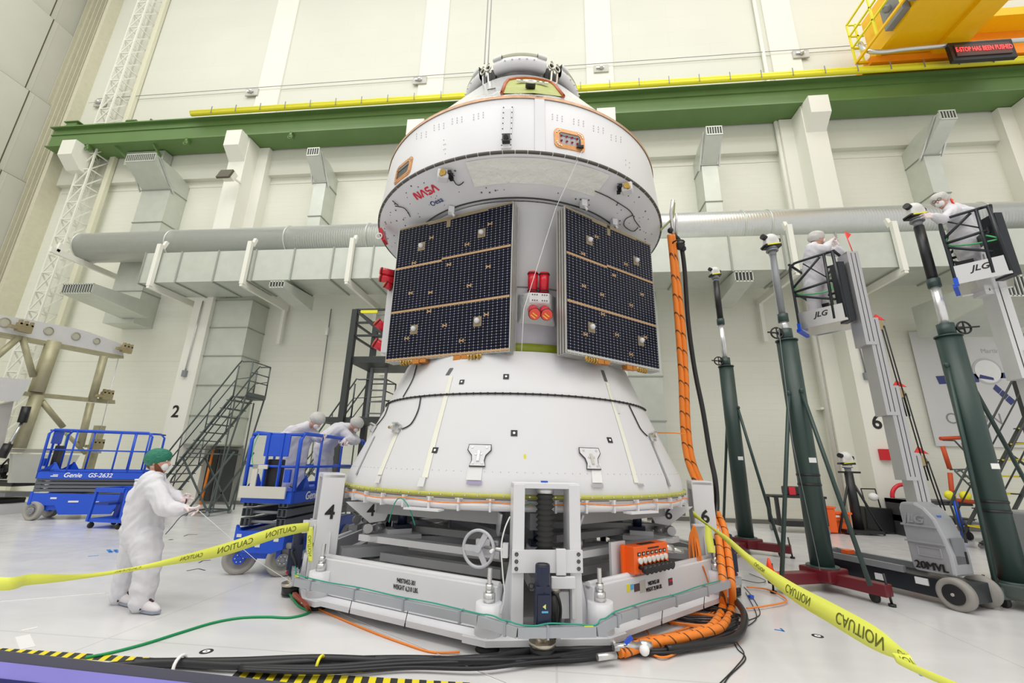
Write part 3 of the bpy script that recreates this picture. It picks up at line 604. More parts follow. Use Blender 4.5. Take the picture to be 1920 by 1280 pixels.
# lettering on the underside
REDT=M('worm_red',(.68,.02,.05),.5); NVT=M('navy_lettering',(.01,.03,.16),.5)
def dn(a,b): ph,z=UND.uv(a,b); return UND.pt(ph,z,-.012) if 0 else UND.at(a,b,-.0)
pa,pb,pc=UND.at(784,374),UND.at(825,356),UND.at(786,364)
xd=(pb-pa).normalized(); ph,z=UND.uv(805,364); rad=V((math.sin(ph),-math.cos(ph),0)); slope=V((rad.x*.61,rad.y*.61,.25)).normalized()
tang=V((-rad.y,rad.x,0)); tang=tang if tang.x>0 else -tang
nn=slope.cross(tang); nn=nn if nn.z<0 else -nn
def worm(org,xd,yd,h,mt):
    W_=.23; mb=MB(); nd=xd.cross(yd).normalized()
    def stroke(pts):
        q=[V(org)+xd*(x*h)+yd*(y*h) for x,y in pts]
        for i in range(len(q)-1): mb.bar(q[i],q[i+1],.004,W_*h,up=(q[i+1]-q[i]).cross(nd))
    x=0
    for ch in 'NASA':
        if ch=='N': stroke([(x,0),(x,.8),(x+.08,.95),(x+.2,.95),(x+.55,.05),(x+.68,.05),(x+.76,.2),(x+.76,1)]); x+=1.0
        if ch=='A': stroke([(x,0),(x+.32,.88),(x+.4,.96),(x+.5,.88),(x+.82,0)]); x+=1.0
        if ch=='S': stroke([(x,.05),(x+.55,.05),(x+.68,.15),(x+.68,.38),(x+.55,.5),(x+.14,.5),(x+.02,.6),(x+.02,.84),(x+.14,.95),(x+.66,.95)]); x+=.88
    return mb
hh=.125; cen=UND.pt(ph,z-.0,0)+nn*.008
ux=(pb-pa); ux=(ux-nn*ux.dot(nn)).normalized(); uy=nn.cross(ux); uy=-uy if (pc-pa).dot(uy)<0 else uy
wx=(pb-pa).length/3.78; pa2=pa+nn*.008
worm(pa2,ux,uy,1,REDT) if 0 else None
mb=worm((0,0,0),V((1,0,0)),V((0,1,0)),1,REDT)
sxx=(pb-pa).length/3.8; syy=max(.1,abs((pc-pa).dot(uy)))
mb.v=[tuple(pa2+ux*(v[0]*sxx)+uy*(v[1]*.115)+nn*(v[2]*.5)) for v in mb.v]; mb.build('worm_logotype',REDT,und,label='red NASA lettering')
p=UND.at(812,381)+nn*.01; MB().cyl(p,p+nn*.004,.038,n=20).build('agency_emblem',NVT,und); MB().torus(p+ux*.008+nn*.005,.018,.005,nn,16,5).bar(p-ux*.005+nn*.006,p+ux*.03+nn*.006,.006).build('emblem_mark',TEXTW,und)
text('esa','agency_lettering',NVT,und,UND.at(823,375.5)+nn*.01,ux,uy if ux.cross(uy).dot(nn)>0 else -uy,.12,label='dark blue esa lettering')
random.seed(4); mb=MB()
for k in range(110):
    ph_=random.uniform(-1.5,1.5); z_=random.uniform(5.22,5.40)
    if a0-.05<ph_<a1+.05 and z_>5.26: continue
    q=UND.pt(ph_,z_,0); rr_=V((math.sin(ph_),-math.cos(ph_),0)); n_=(V((0,0,-1))*.92+rr_*.38); mb.cyl(q,q+n_*.006,random.choice((.006,.009,.013)),n=8)
mb.build('fastener_dot',M('dot_grey',(.10,.10,.11),.5),und)
def dnp(a,b): return UND.at(a,b)+V((0,-.01,-.02))
for pts in ([(1115,357),(1140,368),(1160,380),(1178,392),(1186,402),(1190,412),(1200,425)],[(1186,402),(1172,410),(1170,422),(1186,432),(1196,425)],[(742,385),(757,388),(765,395),(770,405)],[(850,334),(855,343),(862,346),(870,340)],[(737,375),(748,384)]): MB().tube(smooth_path([dnp(a,b) for a,b in pts]),.007,5).build('underside_cable',BLACK,und)
for (a,b),sg in (((833,326),1),((1174,350),-1)):
    p=UND.at(a,b)+V((0,-.05,-.07)); o=MB().box(p,(.15,.14,.13),rz=sg*.3).build('star_tracker',WHITE,und,bev=.02)
    MB().sph(p+V((0,-.075,-.03)),.032,6).cyl(p+V((.03*sg,-.07,-.0)),p+V((.03*sg,-.12,-.03)),.04,n=12).build('gold_lens',GOLD,o); mb=MB()
    for k in range(4): mb.box(p+V((sg*(.1+.02*(k%2)),-.04+.02*k,.02-.02*k)),(.05,.03,.05),rz=k)
    mb.build('black_connector',BLACK,o)
for (a,b) in ((848,392),(1093,380),(1150,415)):
    p=UND.at(a,b)+V((0,-.04,-.05)); MB().box(p,(.08,.08,.1),rz=.4).bar(p,p+V((.05,0,-.1)),.03).build('hold_down_bracket',WHITE,und)
# red cover flat at the left rim
p=UND.at(718,445) if 0 else D(719,443,7.1); MB().box(p,(.05,.16,.24),MX.Rotation(-.35,3,'Y')).build('red_port_cover',RED,und); MB().torus(p+V((-.03,-.1,-.05)),.05,.01,(0,1,0),10,5).build('cover_handle',TEXTW,und)
# white side wall of the crew module ring
wal=MB().lathe([(2.5,5.44),(2.42,6.38),(2.40,6.41)],C0,n=128).build('fairing_wall',WHITE2,sc)
MB().lathe([(2.43,6.375),(2.432,6.42),(2.38,6.44),(2.37,6.42)],C0,n=128).build('copper_band',COP,wal)
(p1,z1_),(p2,z2_)=WALL.uv(1010,184) if 0 else (.11,6.4),(.17,6.4)
def vcol(ph,w_): 
    mb=MB(); WALL.strip(mb,[(ph-w_/2,5.46),(ph+w_/2,5.46),(ph+w_/2,6.40),(ph-w_/2,6.40)],.006); return mb
phs,_=WALL.uv(1012,240); vcol(phs,.055).build('wall_splice',WHITE,wal)
MB().lathe([(2.37,6.41),(2.435,6.415),(2.37,6.45)],C0,a0=-PI/2+phs-.02,a1=-PI/2+phs+.02,n=4).build('splice_cap',WHITE,wal)
def dots(cl,mt=None,r=.008):
    mb=MB()
    for a,b in cl:
        ph,z=WALL.uv(a,b); q,xd_,yd_,nd_=WALL.frame(ph,z,0); mb.cyl(q,q+nd_*.004,r,n=8)
    return mb
cl=[]
for (a,b) in ((790,256),(823,240),(857,228),(897,220),(1045,219),(1085,228),(1122,241),(1155,258)):
    for i in range(3):
        for j in range(3): cl.append((a-9+i*9,b-5+j*4.5+i*(-2 if a<960 else 2)))
for a,b0,b1 in ((1008,198,275),(1020,200,276),(832,262,285),(1173,300,318),(1180,305,322),(835,270,292)):
    y=b0
    while y<b1: cl.append((a,y)); y+=9
dots(cl).build('rivet_cluster',M('rivet_hole',(.50,.50,.53),.4,.2),wal)
# windows
def rrect(w_,h_,r_,n=6):
    o=[]
    for cx_,cy_,s0 in ((w_-r_,h_-r_,0),(-w_+r_,h_-r_,90),(-w_+r_,-h_+r_,180),(w_-r_,-h_+r_,270)):
        for k in range(n+1): a=R(s0+90*k/n); o.append((cx_+r_*math.cos(a),cy_+r_*math.sin(a)))
    return o
def window(px,py,w_,h_,red):
    ph,z=WALL.uv(px,py); p,xd,yd,nd=WALL.frame(ph,z,.0); o=rrect(w_,h_,.07); i_=rrect(w_-.065,h_-.065,.04); vs=[]; mb=MB(); n=len(o)
    f=lambda q,d:p+xd*q[0]+yd*q[1]+nd*(d-.5*q[0]*q[0]/2.5)
    vs=[f(q,.012) for q in o]+[f(q,.016) for q in i_]+[f(q,-.06+.02) for q in i_]+[f(q,-.02) for q in o]
    mb.add(vs,[(k,(k+1)%n,n+(k+1)%n,n+k) for k in range(n)]+[(n+k,n+(k+1)%n,2*n+(k+1)%n,2*n+k) for k in range(n)]+[(k,3*n+k,3*n+(k+1)%n,(k+1)%n) for k in range(n)])
    fr=mb.build('window_frame',M('window_copper',(.58,.27,.10),.4,.45,nz=.25,sc=25),wal,label='copper window frame')
    MB().prism([f(q,-.0) for q in i_],nd*.004).build('window_recess',M('recess_grey',(.42,.42,.44),.4) if red else M('recess_dark',(.06,.06,.06),.4),fr)
    MB().prism([f(q,.006) for q in (( -w_+.07,h_-.07),(w_-.07,h_-.07),(w_-.09,h_-.12),(-w_+.09,h_-.12))],nd*.006).build('recess_shadow_band',M('recess_shade',(.16,.17,.18),.4),fr)  # dark band paints the shade under the frame's top edge
    mb=MB()
    for k in range(0,n,2): q=f(((o[k][0]+i_[k][0])/2,(o[k][1]+i_[k][1])/2),.016); mb.cyl(q,q+nd*.006,.009,n=8)
    mb.build('window_screw',STEEL,fr)
    if red:
        mb=MB(); mk=MB()
        for a in range(4):
            for b_ in range(2):
                q=f((-.12+a*.075,.045-b_*.085),.01); mb.sph(q,.016,5); 
                mk.bar(q+nd*.01,q+nd*.03-yd*.03,.01)
        mb.build('red_plug',RED,fr); mk.build('plug_stem',BLACK,fr)
        q=f((w_-.08,-h_+.06),.03); MB().bar(q,q+yd*.12,.02).box(q,(.09,.04,.03)).build('black_clamp',BLACK,fr)
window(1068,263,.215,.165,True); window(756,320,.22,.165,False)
# antenna strip above the window row
ph,z=WALL.uv(951,240); p,xd,yd,nd=WALL.frame(ph,5.86,.0); r_=MX((xd,yd,nd)).transposed()
o=MB().box(p+yd*.0+nd*.012,(.13,.74,.02),r_).build('antenna_strip',M('light_strip',(.80,.80,.82),.4),wal); MB().box(p+nd*.03+yd*.06,(.085,.46,.03),r_).build('raised_cover',WHITE,o,bev=.01)
mb=MB().box(p+nd*.05-yd*.25,(.10,.12,.06),r_).cyl(p+nd*.08-yd*.25,p+nd*.1-yd*.27,.03,n=10); mb.build('black_camera',BLACK,o)
mb=MB()
for k in range(8):
    for s_ in (-1,1): q=p+xd*s_*.058+yd*(-.33+k*.094)+nd*.02; mb.cyl(q,q+nd*.006,.009,n=6)
mb.build('strip_bolt',BLACK,o)
# foil cone and hatch
FO=M('crinkled_foil',(.84,.85,.86),.24,.85,nz=.15,sc=9,bump=1.6,bsc=7)
foil=MB().lathe([(2.39,6.41),(1.265,8.07),(1.2,8.09)],C0,n=128).build('foil_cone',FO,sc)
h4=[FOIL.uv(941,176),FOIL.uv(1055,180),FOIL.uv(1036,157),FOIL.uv(958,152)]
for q in ((941,178),(952,152),(985,147),(1030,153),(1057,184)): pass
hp=[(941,177),(947,160),(953,152.5),(968,150),(985,149),(1003,150.5),(1022,154),(1034,158),(1041,164),(1056,183)]
uv=[FOIL.uv(a,b) for a,b in hp]; path=[FOIL.pt(a,b,.02) for a,b in uv]
MB().tube(path,.026,8).build('hatch_frame',M('hatch_orange',(.50,.11,.02),.5,nz=.2),foil)
MB().tube([FOIL.pt(a,b,.035) for a,b in uv],.011,6).build('hatch_seal',BLACK,foil)
cp=FOIL.uv(998,168); cz=FOIL.pt(cp[0],6.95,.012)
vs=[FOIL.pt(a,b,.014) for a,b in uv]; MB().add([FOIL.pt(cp[0],uv[0][1],.014)]+vs,[(0,i+1,i+2) for i in range(len(vs)-1)]).build('hatch_opening',M('hatch_inside',(.40,.44,.10),.5,nz=.3,sc=6),foil)
for (a,b),s_ in (((998,158),.0),): 
    ph,z=FOIL.uv(a,b); p,xd,yd,nd=FOIL.frame(ph,z,.03); r_=MX((xd,yd,nd)).transposed(); MB().box(p,(.5,.08,.03),r_).build('hatch_beam',CREAM,foil); mb=MB()
    for k in range(5): mb.cyl(p+xd*(-.17+k*.085)+nd*.012,p+xd*(-.17+k*.085)+nd*.02,.022,n=10)
    mb.build('beam_hole',BLACK,foil)
ph,z=FOIL.uv(994,168); p,xd,yd,nd=FOIL.frame(ph,z,.02); MB().cyl(p,p+nd*.08,.075,n=18).build('black_fixture',BLACK,foil); MB().torus(p+nd*.085,.07,.015,nd,18,6).build('fixture_rim',TEXTW,foil)
p,xd,yd,nd=FOIL.frame(*FOIL.uv(922,168),.01); MB().box(p,(.13,.03,.01),MX((xd,yd,nd)).transposed()).build('dark_slot',BLACK,foil)
mb=MB()
for k in range(40): q=FOIL.pt(R(-60+3.2*k),6.47,.012); mb.sph(q,.018,4)
mb.build('foil_button',M('brass'),foil)
# forward bay and docking ring
MB().lathe([(1.2,8.05),(1.0,8.1),(.98,8.66)],C0).build('tunnel',M('tunnel_dark',(.022,.022,.018),.5,nz=.3),sc)
def seg(a0,a1,par):
    a0,a1=-PI/2+R(a0),-PI/2+R(a1)
    o=MB().lathe([(1.0,8.44),(1.10,8.39),(1.16,8.44),(1.18,8.53),(1.17,8.60),(1.02,8.60),(1.0,8.44)],C0,a0,a1,24).build('docking_ring_segment',WHITE,par,bev=0)
    d=(a1-a0)*.17; mb=MB()
    for x,y in ((a0,a0+d),(a1-d,a1)): mb.lathe([(1.02,8.60),(1.19,8.60),(1.19,8.69),(1.02,8.69),(1.02,8.60)],C0,x,y,5)
    mb.build('segment_end_block',M('end_block',(.62,.63,.60),.5),o)
    MB().lathe([(1.04,8.60),(1.13,8.60),(1.16,8.69),(1.10,8.70)],C0,a0+d,a1-d,20).build('upper_rim',M('rim_olive',(.36,.37,.26),.5,nz=.1),o)
    mb=MB()
    for k in range(5): q=P(1.185,a0+PI/2+d+(a1-a0-2*d)*(k+.5)/5,8.53); mb.sph(q,.016,5)
    mb.build('ring_bolt',STEEL,o)
for a0_,a1_ in ((-22,27),(-92,-38),(43,95),(110,160),(-165,-110)): seg(a0_,a1_,sc)
for k,(a,b) in enumerate(((921,124),(933,121),(1049,132),(1058,140))):
    ph=[R(-33),R(-27),R(32),R(38)][k]; p=P(1.17,ph,8.48); mb=MB(); mb.torus(p+V((0,-.03,0)),.055,.016,(math.sin(ph),-math.cos(ph),0),16,6)
    o=mb.build('lift_shackle',M('shackle',(.55,.53,.47),.35,.8),sc); MB().bar(P(1.12,ph,8.1),p-V((0,0,.05)),.03).build('shackle_rod',STEEL,o); MB().sph(p+V((0,0,.08)),.035,5,(1,1,1.5)).cyl(p+V((0,0,.02)),p+V((0,0,.14)),.02,n=8).build('shackle_bolt',M('bolt_dark',(.15,.13,.1),.4,.7),o)
    MB().bbox(P(1.0,ph,8.1)+V((-.04,-.04,0)),P(1.0,ph,8.1)+V((.04,.04,.5))).build('lift_lug',M('tunnel_dark'),sc)
a=P(1.15,R(-33),8.72)
tag(MB().tube([a,(a.x+.05,a.y-.02,24)],.012,5).build('lifting_cable',STEEL,loc=a),'left steel lifting cable rising from the spacecraft top','cable','pair of lifting cables'); b=a+V((.07,0,0))
tag(MB().tube([b,(b.x+.05,b.y-.02,24)],.012,5).build('lifting_cable',STEEL,loc=b),'right steel lifting cable rising from the spacecraft top','cable','pair of lifting cables')
# plumb string from window to the pod
tag(MB().tube([WALL.at(1088,288,.05),BODY.at(1045,400,.5) if 0 else D(1042,390,5.6),D(982,580,5.0),D(978,658,5.0)],.004,4).build('white_string',TEXTW,loc=D(978,658,5.0)),'thin white string hanging from the right window clamp down to the cone','string')
# ---------------- transport stand under the spacecraft ----------------
def HP(a,b,p0,n):   # line of sight meets a plane
    d=ray(a,b); o=V((0,0,H)); k=(V(p0)-o).dot(V(n))/d.dot(V(n)); return o+d*k
st=thing('assembly_stand','white steel hexagonal stand with corner jacks carrying the spacecraft','stand',(C0.x,C0.y,0))
STW=M('stand_white',(.73,.73,.76),.3,nz=.02); STG=M('stand_grey',(.36,.36,.38),.4,.2)
MB().lathe([(2.36,1.24),(2.52,1.24),(2.52,1.222),(2.49,1.215),(2.49,1.195),(2.52,1.18),(2.53,1.15),(2.50,1.118),(2.40,1.11),(2.34,1.14),(2.36,1.24)],C0,n=128).build('support_ring',STW,st)
mb=MB()
for k in range(48): a=R(7.5*k); q=P(2.52,a,1.175); mb.box(q,(.02,.06,.125),rz=a)
mb.build('ring_rib',STW,st)
mb=MB()
for k in range(48): a=R(7.5*k+3.7); q=P(2.512,a,1.23); mb.box(q,(.24,.02,.009),rz=a)
mb.build('ring_slot',M('slot_dark',(.08,.08,.08),.6),st)
MB().tube([P(2.55,R(-85+170*i/60),1.215-.03*abs(math.sin(i*.42))) for i in range(61)],.006,5).build('orange_cord',ORG,st)
for a in (-16,38): 
    q=P(2.56,R(a),1.112); MB().box(q,(.42,.12,.02),rz=R(a)).build('ring_foot',STW,st)
for k,a in enumerate((-22,9)):
    q=[P(2.56+.05*math.sin(PI*i/8),R(a-4+i),1.21-.26*((i/4-1)**2)) for i in range(9)]; MB().tube(q,.006,5).build('green_ground_wire',GCAB,st)
ANG=[12,-56,80,144,192,-116]
RS={12:2.62,-56:2.69,80:2.70}
def F(phd,R0=None):
    R0=R0 or RS.get(phd,2.66)
    a=R(phd); n=V((math.sin(a),-math.cos(a),0)); t=V((math.cos(a),math.sin(a),0)); o=C0+n*R0
    return (lambda x,y,z: o+t*x-n*y+V((0,0,z))),a,t,n
nums={-56:'4',80:'6',12:'5'}
posts=[]
for A in ANG:
    f,a,t,n=F(A)
    for sx in (-1,1):
        x=sx*.27
        o=MB().box(f(x,-.02,.76),(.11,.26,1.28),rz=a).build('corner_post',STW,st,bev=.006); posts.append(o)
        if A in nums and nums[A]!='5' and ((A<0 and sx>0) or (A>0 and sx<0)):
            text(nums[A],'post_number',TEXTB,o,f(x+sx*.0575,-.02,.96),(-n)*(1 if sx>0 else -1),(0,0,1),.22,bold=.025,label='black number '+nums[A])
        MB().prism([f(x+sx*.055,.0,.12),f(x+sx*.17,.0,.12),f(x+sx*.055,.0,.75)],-n*.02).build('gusset',STW,st)
        # levelling foot
        c=f(sx*.52,-.06,0); o=MB().cyl(c+V((0,0,.10)),c+V((0,0,.37)),.125,.118,28).build('foot_column',STW,st); 
        MB().cyl(c+V((0,0,.37)),c+V((0,0,.45)),.055,n=8).cyl(c+V((0,0,.45)),c+V((0,0,.52)),.035,n=14).tube([c+V((0,0,.52+i*.01)) for i in range(14)],[.02,.024]*7,10).build('threaded_rod',STEEL,o)
        MB().cyl(c+V((0,0,0)),c+V((0,0,.035)),.11,.09,20).cyl(c+V((0,0,.03)),c+V((0,0,.11)),.04).build('foot_pad',RUB,o)
    MB().prism([f(-.75,-.10,.07),f(-.55,-.22,.07),f(.55,-.22,.07),f(.75,-.10,.07),f(.7,.35,.07),f(-.7,.35,.07)],(0,0,.05)).build('base_plate',STW,st)
    MB().box(f(0,-.02,1.385),(.65,.25,.05),rz=a).build('top_beam',STW,st,bev=.004)
    MB().box(f(0,.09,1.33),(.43,.02,.08),rz=a).build('back_plate',M('stand_shade',(.62,.63,.68),.4),st)
    o=MB().box(f(0,-.165,.73),(.66,.025,.19),rz=a).build('cross_plate',STW,st); mb=MB()
    for x in (-.29,.29):
        for z in (-.06,0,.06): q=f(x,-.178,.73+z); mb.torus(q+n*.004,.014,.004,n,12,5).cyl(q,q+n*.003,.006,n=8)
    mb.build('plate_bolt',BLACK,o)
    MB().box(f(.12,-.19,.73),(.09,.04,.22),rz=a).box(f(.14,-.19,.56),(.22,.04,.10),rz=a).box(f(.235,-.16,.42),(.03,.05,.32),rz=a).box(f(.16,-.10,.36),(.10,.06,.22),rz=a).build('actuator_bracket',STW,st,bev=.006)
    # jack bellows
    o=MB().cyl(f(0,-.04,1.36),f(0,-.04,1.31),.085,n=20).build('jack_cap',STEEL,st); MB().tube([f(0,-.04,1.31-i*.024) for i in range(23)],[.065,.092]*11+[.065],20).build('jack_bellows',RUB,o)
    MB().cyl(f(0,-.04,.8),f(0,-.04,.12),.05,n=14).build('jack_screw',M('screw_dark',(.05,.05,.055),.35,.4),o)
    # drive motor
    mx=-.07; o=MB().cyl(f(mx,-.30,.88-.15),f(mx,-.30,.66-.15),.066,n=20).box(f(mx,-.30,.40),(.135,.13,.34),rz=a).build('drive_motor',NAVY,st,bev=.008)
    MB().box(f(mx,-.375,.40),(.11,.03,.22),rz=a).build('motor_cover',NAVY,o,bev=.006); MB().torus(f(mx-.1,-.30,.56),.022,.006,n,14,6).torus(f(mx,-.30,.73),.055,.008,(0,0,1),20,6).build('lifting_eye',BLACK,o)
    MB().prism([f(mx-.015,-.392,.425),f(mx+.012,-.392,.445),f(mx+.012,-.392,.405)],n*.003).build('warning_triangle',M('warn_yellow',(.75,.80,.25),.5),o); MB().box(f(mx+.005,-.392,.385),(.055,.004,.014),rz=a).build('blue_label',M('label_cyan',(.1,.45,.8),.5),o); MB().sph(f(mx,-.37,.255),.02,5).build('red_button',RED,o)
    MB().cyl(f(mx,-.30,.23),f(mx,-.30,.14),.06,n=18).cyl(f(mx,-.30,.145),f(mx,-.30,.115),.115,n=24).build('gear_flange',M('nickel',(.55,.50,.42),.3,.8),o); MB().cyl(f(mx,-.30,.115),f(mx,-.30,.02),.105,.10,24).build('gearbox',BLACK,o)
    MB().tube(smooth_path([f(mx+.08,-.33,.52),f(.05,-.36,.5),f(.09,-.30,.38),f(.08,-.25,.2),f(.05,-.2,.12)]),.014,6).build('motor_cable',BLACK,o)
    MB().cyl(f(.06,-.12,.52),f(.06,-.12,.47),.07,n=16).build('encoder_ring',M('nickel'),o); MB().cyl(f(.06,-.12,.47),f(.06,-.12,.12),.055,n=16).build('encoder_body',BLACK,o)
    MB().box(f(.14,-.30,.20),(.12,.07,.07),rz=a).cyl(f(.2,-.33,.19),f(.24,-.33,.19),.02,n=8).build('limit_switch',STEEL,o)
ordr=[-116,-56,12,80,144,192]
def fz(A,x,y,z): return F(A)[0](x,y,z)
trayp=[]
for i in range(6):
    A,B=ordr[i],ordr[(i+1)%6]
    p,q=fz(A,.42,.0,0),fz(B,-.42,.0,0); d=(q-p).normalized(); nr=V((d.y,-d.x,0))
    o=MB().bar(p+V((0,0,.31)),q+V((0,0,.31)),.14,.36).build('base_beam',STW,st,bev=.008)
    MB().bar(p+V((0,0,.10))+nr*.06,q+V((0,0,.10))+nr*.06,.34,.05).build('beam_flange',STW,o)
    MB().tube([p+V((0,0,.49)),q+V((0,0,.49))],.035,8).build('beam_cap',STW,o)
    # inner members
    for (yy,z,w_,h_,mt) in ((.32,.36,.10,.09,STW),(.66,.44,.10,.09,STW),(1.02,.53,.10,.09,STW),(1.5,.60,.10,.09,STW),(.38,.68,.12,.07,STW),(1.0,.74,.12,.08,STG),(.5,1.02,.10,.13,STG)):
        pa,qa=fz(A,.42*(1-yy*.3),yy,z),fz(B,-.42*(1-yy*.3),yy,z)
        MB().bar(pa,qa,w_,h_).build('inner_beam',mt,st)
    pa,qa=fz(A,.2,.5,.62),fz(B,-.1,1.6,.62); MB().bar(pa,qa,.12,.10).build('diagonal_beam',STG,st); pa,qa=fz(A,.1,1.7,.8),fz(B,-.2,.5,.8); MB().bar(pa,qa,.1,.08).build('diagonal_beam',STG,st)
for A in ANG:
    f,a,t,n=F(A)
    MB().bar(f(0,.2,1.02),f(0,2.2,1.02),.22,.16).build('radial_beam',STG,st); MB().bar(f(0,.2,.45),f(0,2.3,.45),.2,.12).build('radial_beam',STW,st)
    jx={-56:.40,80:-.40}.get(A,.02); jy=.85 if A in (-56,80) else .42
    o=MB().cyl(f(jx,jy,1.04),f(jx,jy,.80),.06,n=18).box(f(jx,jy,.76),(.20,.20,.10),rz=a).build('support_jack',NAVY,st)
    MB().box(f(jx,jy-.12,.69),(.5,.62,.05),rz=a).box(f(jx,jy-.05,.74),(.24,.3,.05),rz=a).build('jack_shelf',STW,st)
    for sx in (-1,1):
        MB().cyl(f(sx*.48,.42,.78),f(sx*.36,.42,.78),.055,n=18).cyl(f(sx*.44,.52,.78),f(sx*.36,.62,.78),.04,n=16).build('shelf_motor',M('motor_silver',(.45,.45,.46),.3,.7),st)
        MB().prism([f(sx*.42,.13,1.09),f(sx*.42,.72,1.09),f(sx*.42,.62,.86),f(sx*.42,.44,.84)],t*.02).build('number_bracket',STW,st)
    if A in nums and A!=12:
        sx=1 if A<0 else -1; text(nums[A],'bracket_number',TEXTB,st,f(sx*.42+(.022 if sx>0 else -.003),.44,.98),(-n)*(1 if sx>0 else -1),(0,0,1),.19,bold=.02,label='black number on bracket')
MB().lathe([(.2,.35),(1.0,.35),(1.0,.9),(.9,.95),(.2,.95)],C0,n=12,smooth=False).build('center_hub',STG,st)
# cable tray round the stand
tp=[]
for A in ordr[:4]:
    tp+= [fz(A,-.60,-.30,.30),fz(A,.60,-.30,.30)] if A!=12 else [fz(A,-.62,-.28,.30),fz(A,-.30,-.42,.25),fz(A,.36,-.42,.25),fz(A,.62,-.28,.30)]
tray=None
pts=tp[1:-1]
for i in range(len(pts)-1):
    o=MB().bar(pts[i],pts[i+1],.06,.075).build('cable_tray',LGREY,st)
    d=(pts[i+1]-pts[i]); L=d.length; d.normalize(); nr=V((d.y,-d.x,0)); k=.25; mb=MB()
    while k<L: q=pts[i]+d*k; mb.box(q+nr*.0,(.018,.075,.10),rz=math.atan2(d.y,d.x)); k+=.62
    if mb.v: mb.build('tray_clamp',M('clamp_zinc',(.38,.40,.45),.4,.4),o)
    if i in (1,4,7): MB().bar(pts[i]+d*L*.85+V((0,0,.039)),pts[i]+d*L*.97+V((0,0,.039)),.04,.004).build('yellow_label',M('label_yellow',(.80,.75,.05),.5),o)
cp=[]
random.seed(3)
for i in range(len(pts)-1):
    for k in range(5): q=pts[i].lerp(pts[i+1],k/5); cp.append(q+V((0,0,.046+random.uniform(-.004,.02))))
MB().tube(smooth_path(cp,4),.0065,5).build('ground_cable',GCAB,st)
# zip tails
for (a,b) in ((660,1105),(790,1150),(1200,1160),(1340,1120)): 
    q=G(a,b,.22)
for q,A,xx in ((0,-56,1.2),(0,-56,1.9),(0,12,1.1),(0,12,1.9)): 
    p,q2=fz(A,.42,0,0),fz(ordr[ordr.index(A)+1],-.42,0,0); d=(q2-p).normalized(); nr=V((d.y,-d.x,0)); s_=p+d*(xx-.4)+nr*.34+V((0,0,.27)); MB().tube([s_,s_+V((-.01,0,-.06)),s_+V((-.02,0,-.12))],.004,5).tube([s_+V((-.02,0,-.12)),s_+V((-.022,0,-.16))],.007,5).build('cable_tail',BLACK,st)
# beam stencils
pA,qA=fz(-56,.42,0,0),fz(12,-.42,0,0); d=(qA-pA).normalized(); nr=V((d.y,-d.x,0)); pl=pA+nr*.071
q=HP(761,1097,pl,nr); tx='940ST0452-301\nWEIGHT 6,210 LBS.'
text(tx,'stencil',TEXTB,st,q,d,(0,0,1),.062,wscale=.62,bold=.002,label='black stencilled weight marking')
pB,qB=fz(12,.42,0,0),fz(80,-.42,0,0); d2=(qB-pB).normalized(); nr2=V((d2.y,-d2.x,0)); pl2=pB+nr2*.071
q=HP(1226,1097,pl2,nr2); text('940ST0452-501\nWEIGHT 29,760 LBS.','stencil',TEXTB,st,q,d2,(0,0,1),.055,wscale=.6,bold=.002,label='black stencilled weight marking')
for (a,b,w_,h_,mt) in ((1178,1102,.05,.07,'label_yellow'),(1185,1100,.05,.05,'label_cyan'),(1194,1101,.09,.07,None),(1205,1099,.10,.11,'plate_paint'),(1257,1090,.08,.07,None)):
    q=HP(a,b,pl2,nr2); MB().box(q,(w_,.006,h_),rz=math.atan2(d2.y,d2.x)).build('equipment_label',M(mt) if mt else M('label_dark',(.10,.05,.06),.4),st)
q=HP(1257,1088,pl2,nr2); MB().box(q+nr2*.004,(.06,.004,.02),rz=math.atan2(d2.y,d2.x)).build('equipment_label',RED,st)
# orange regulator box on the right-hand beam
bo=HP(1205,1045,pB-nr2*.02,nr2); rz=math.atan2(d2.y,d2.x)
t=thing('regulator_box','orange pneumatic regulator box with a row of gauges and black knobs on the stand','regulator',bo)
Bx=lambda x,y,z: bo+d2*x+nr2*y+V((0,0,z))
w_=.62; zz_=.02
ob=MB().box(Bx(0,.04,zz_),(w_,.16,.26),rz=rz).build('box_body',ORGP,t,bev=.008); MB().box(Bx(-w_/2-.03,.0,zz_),(.06,.02,.28),rz=rz).build('mount_flange',ORGP,ob)
MB().box(Bx(-w_/2-.02,-.08,-.08),(.24,.03,.52),rz=rz).box(Bx(w_/2-.1,-.08,-.15),(.12,.03,.35),rz=rz).build('mount_panel',STW,t)
for k in range(7):
    x=-w_/2+.08+k*.077; 
    MB().box(Bx(x,.123,.075),(.052,.004,.034),rz=rz).build('gauge_label',BLACK,ob); MB().box(Bx(x,.126,.075),(.03,.003,.006),rz=rz).box(Bx(x,.126,.075),(.006,.003,.02),rz=rz).build('label_mark',TEXTW,ob)
    MB().cyl(Bx(x,.12,.015),Bx(x,.145,.015),.03,n=18).build('gauge',M('gauge_face',(.85,.83,.78),.3),ob); MB().cyl(Bx(x,.12,-.045),Bx(x,.19,-.055),.022,n=12).cyl(Bx(x,.17,-.055),Bx(x,.22,-.065),.036,.040,16).build('regulator_knob',BLACK,ob)
    MB().cyl(Bx(x+.02,.06,-.11),Bx(x+.02,.05,-.26),.009,n=8).build('air_tube',STEEL,ob)
MB().box(Bx(.03,.123,.118),(.2,.004,.014),rz=rz).box(Bx(0,.05,.152),(.26,.06,.004),rz=rz).build('name_strip',BLACK,ob)
MB().cyl(Bx(w_/2,.05,.08),Bx(w_/2+.12,.1,.06),.045,n=12).cyl(Bx(w_/2+.1,.08,.06),Bx(w_/2+.24,.16,.03),.03,.022,10).build('hose_fitting',STEEL,ob)
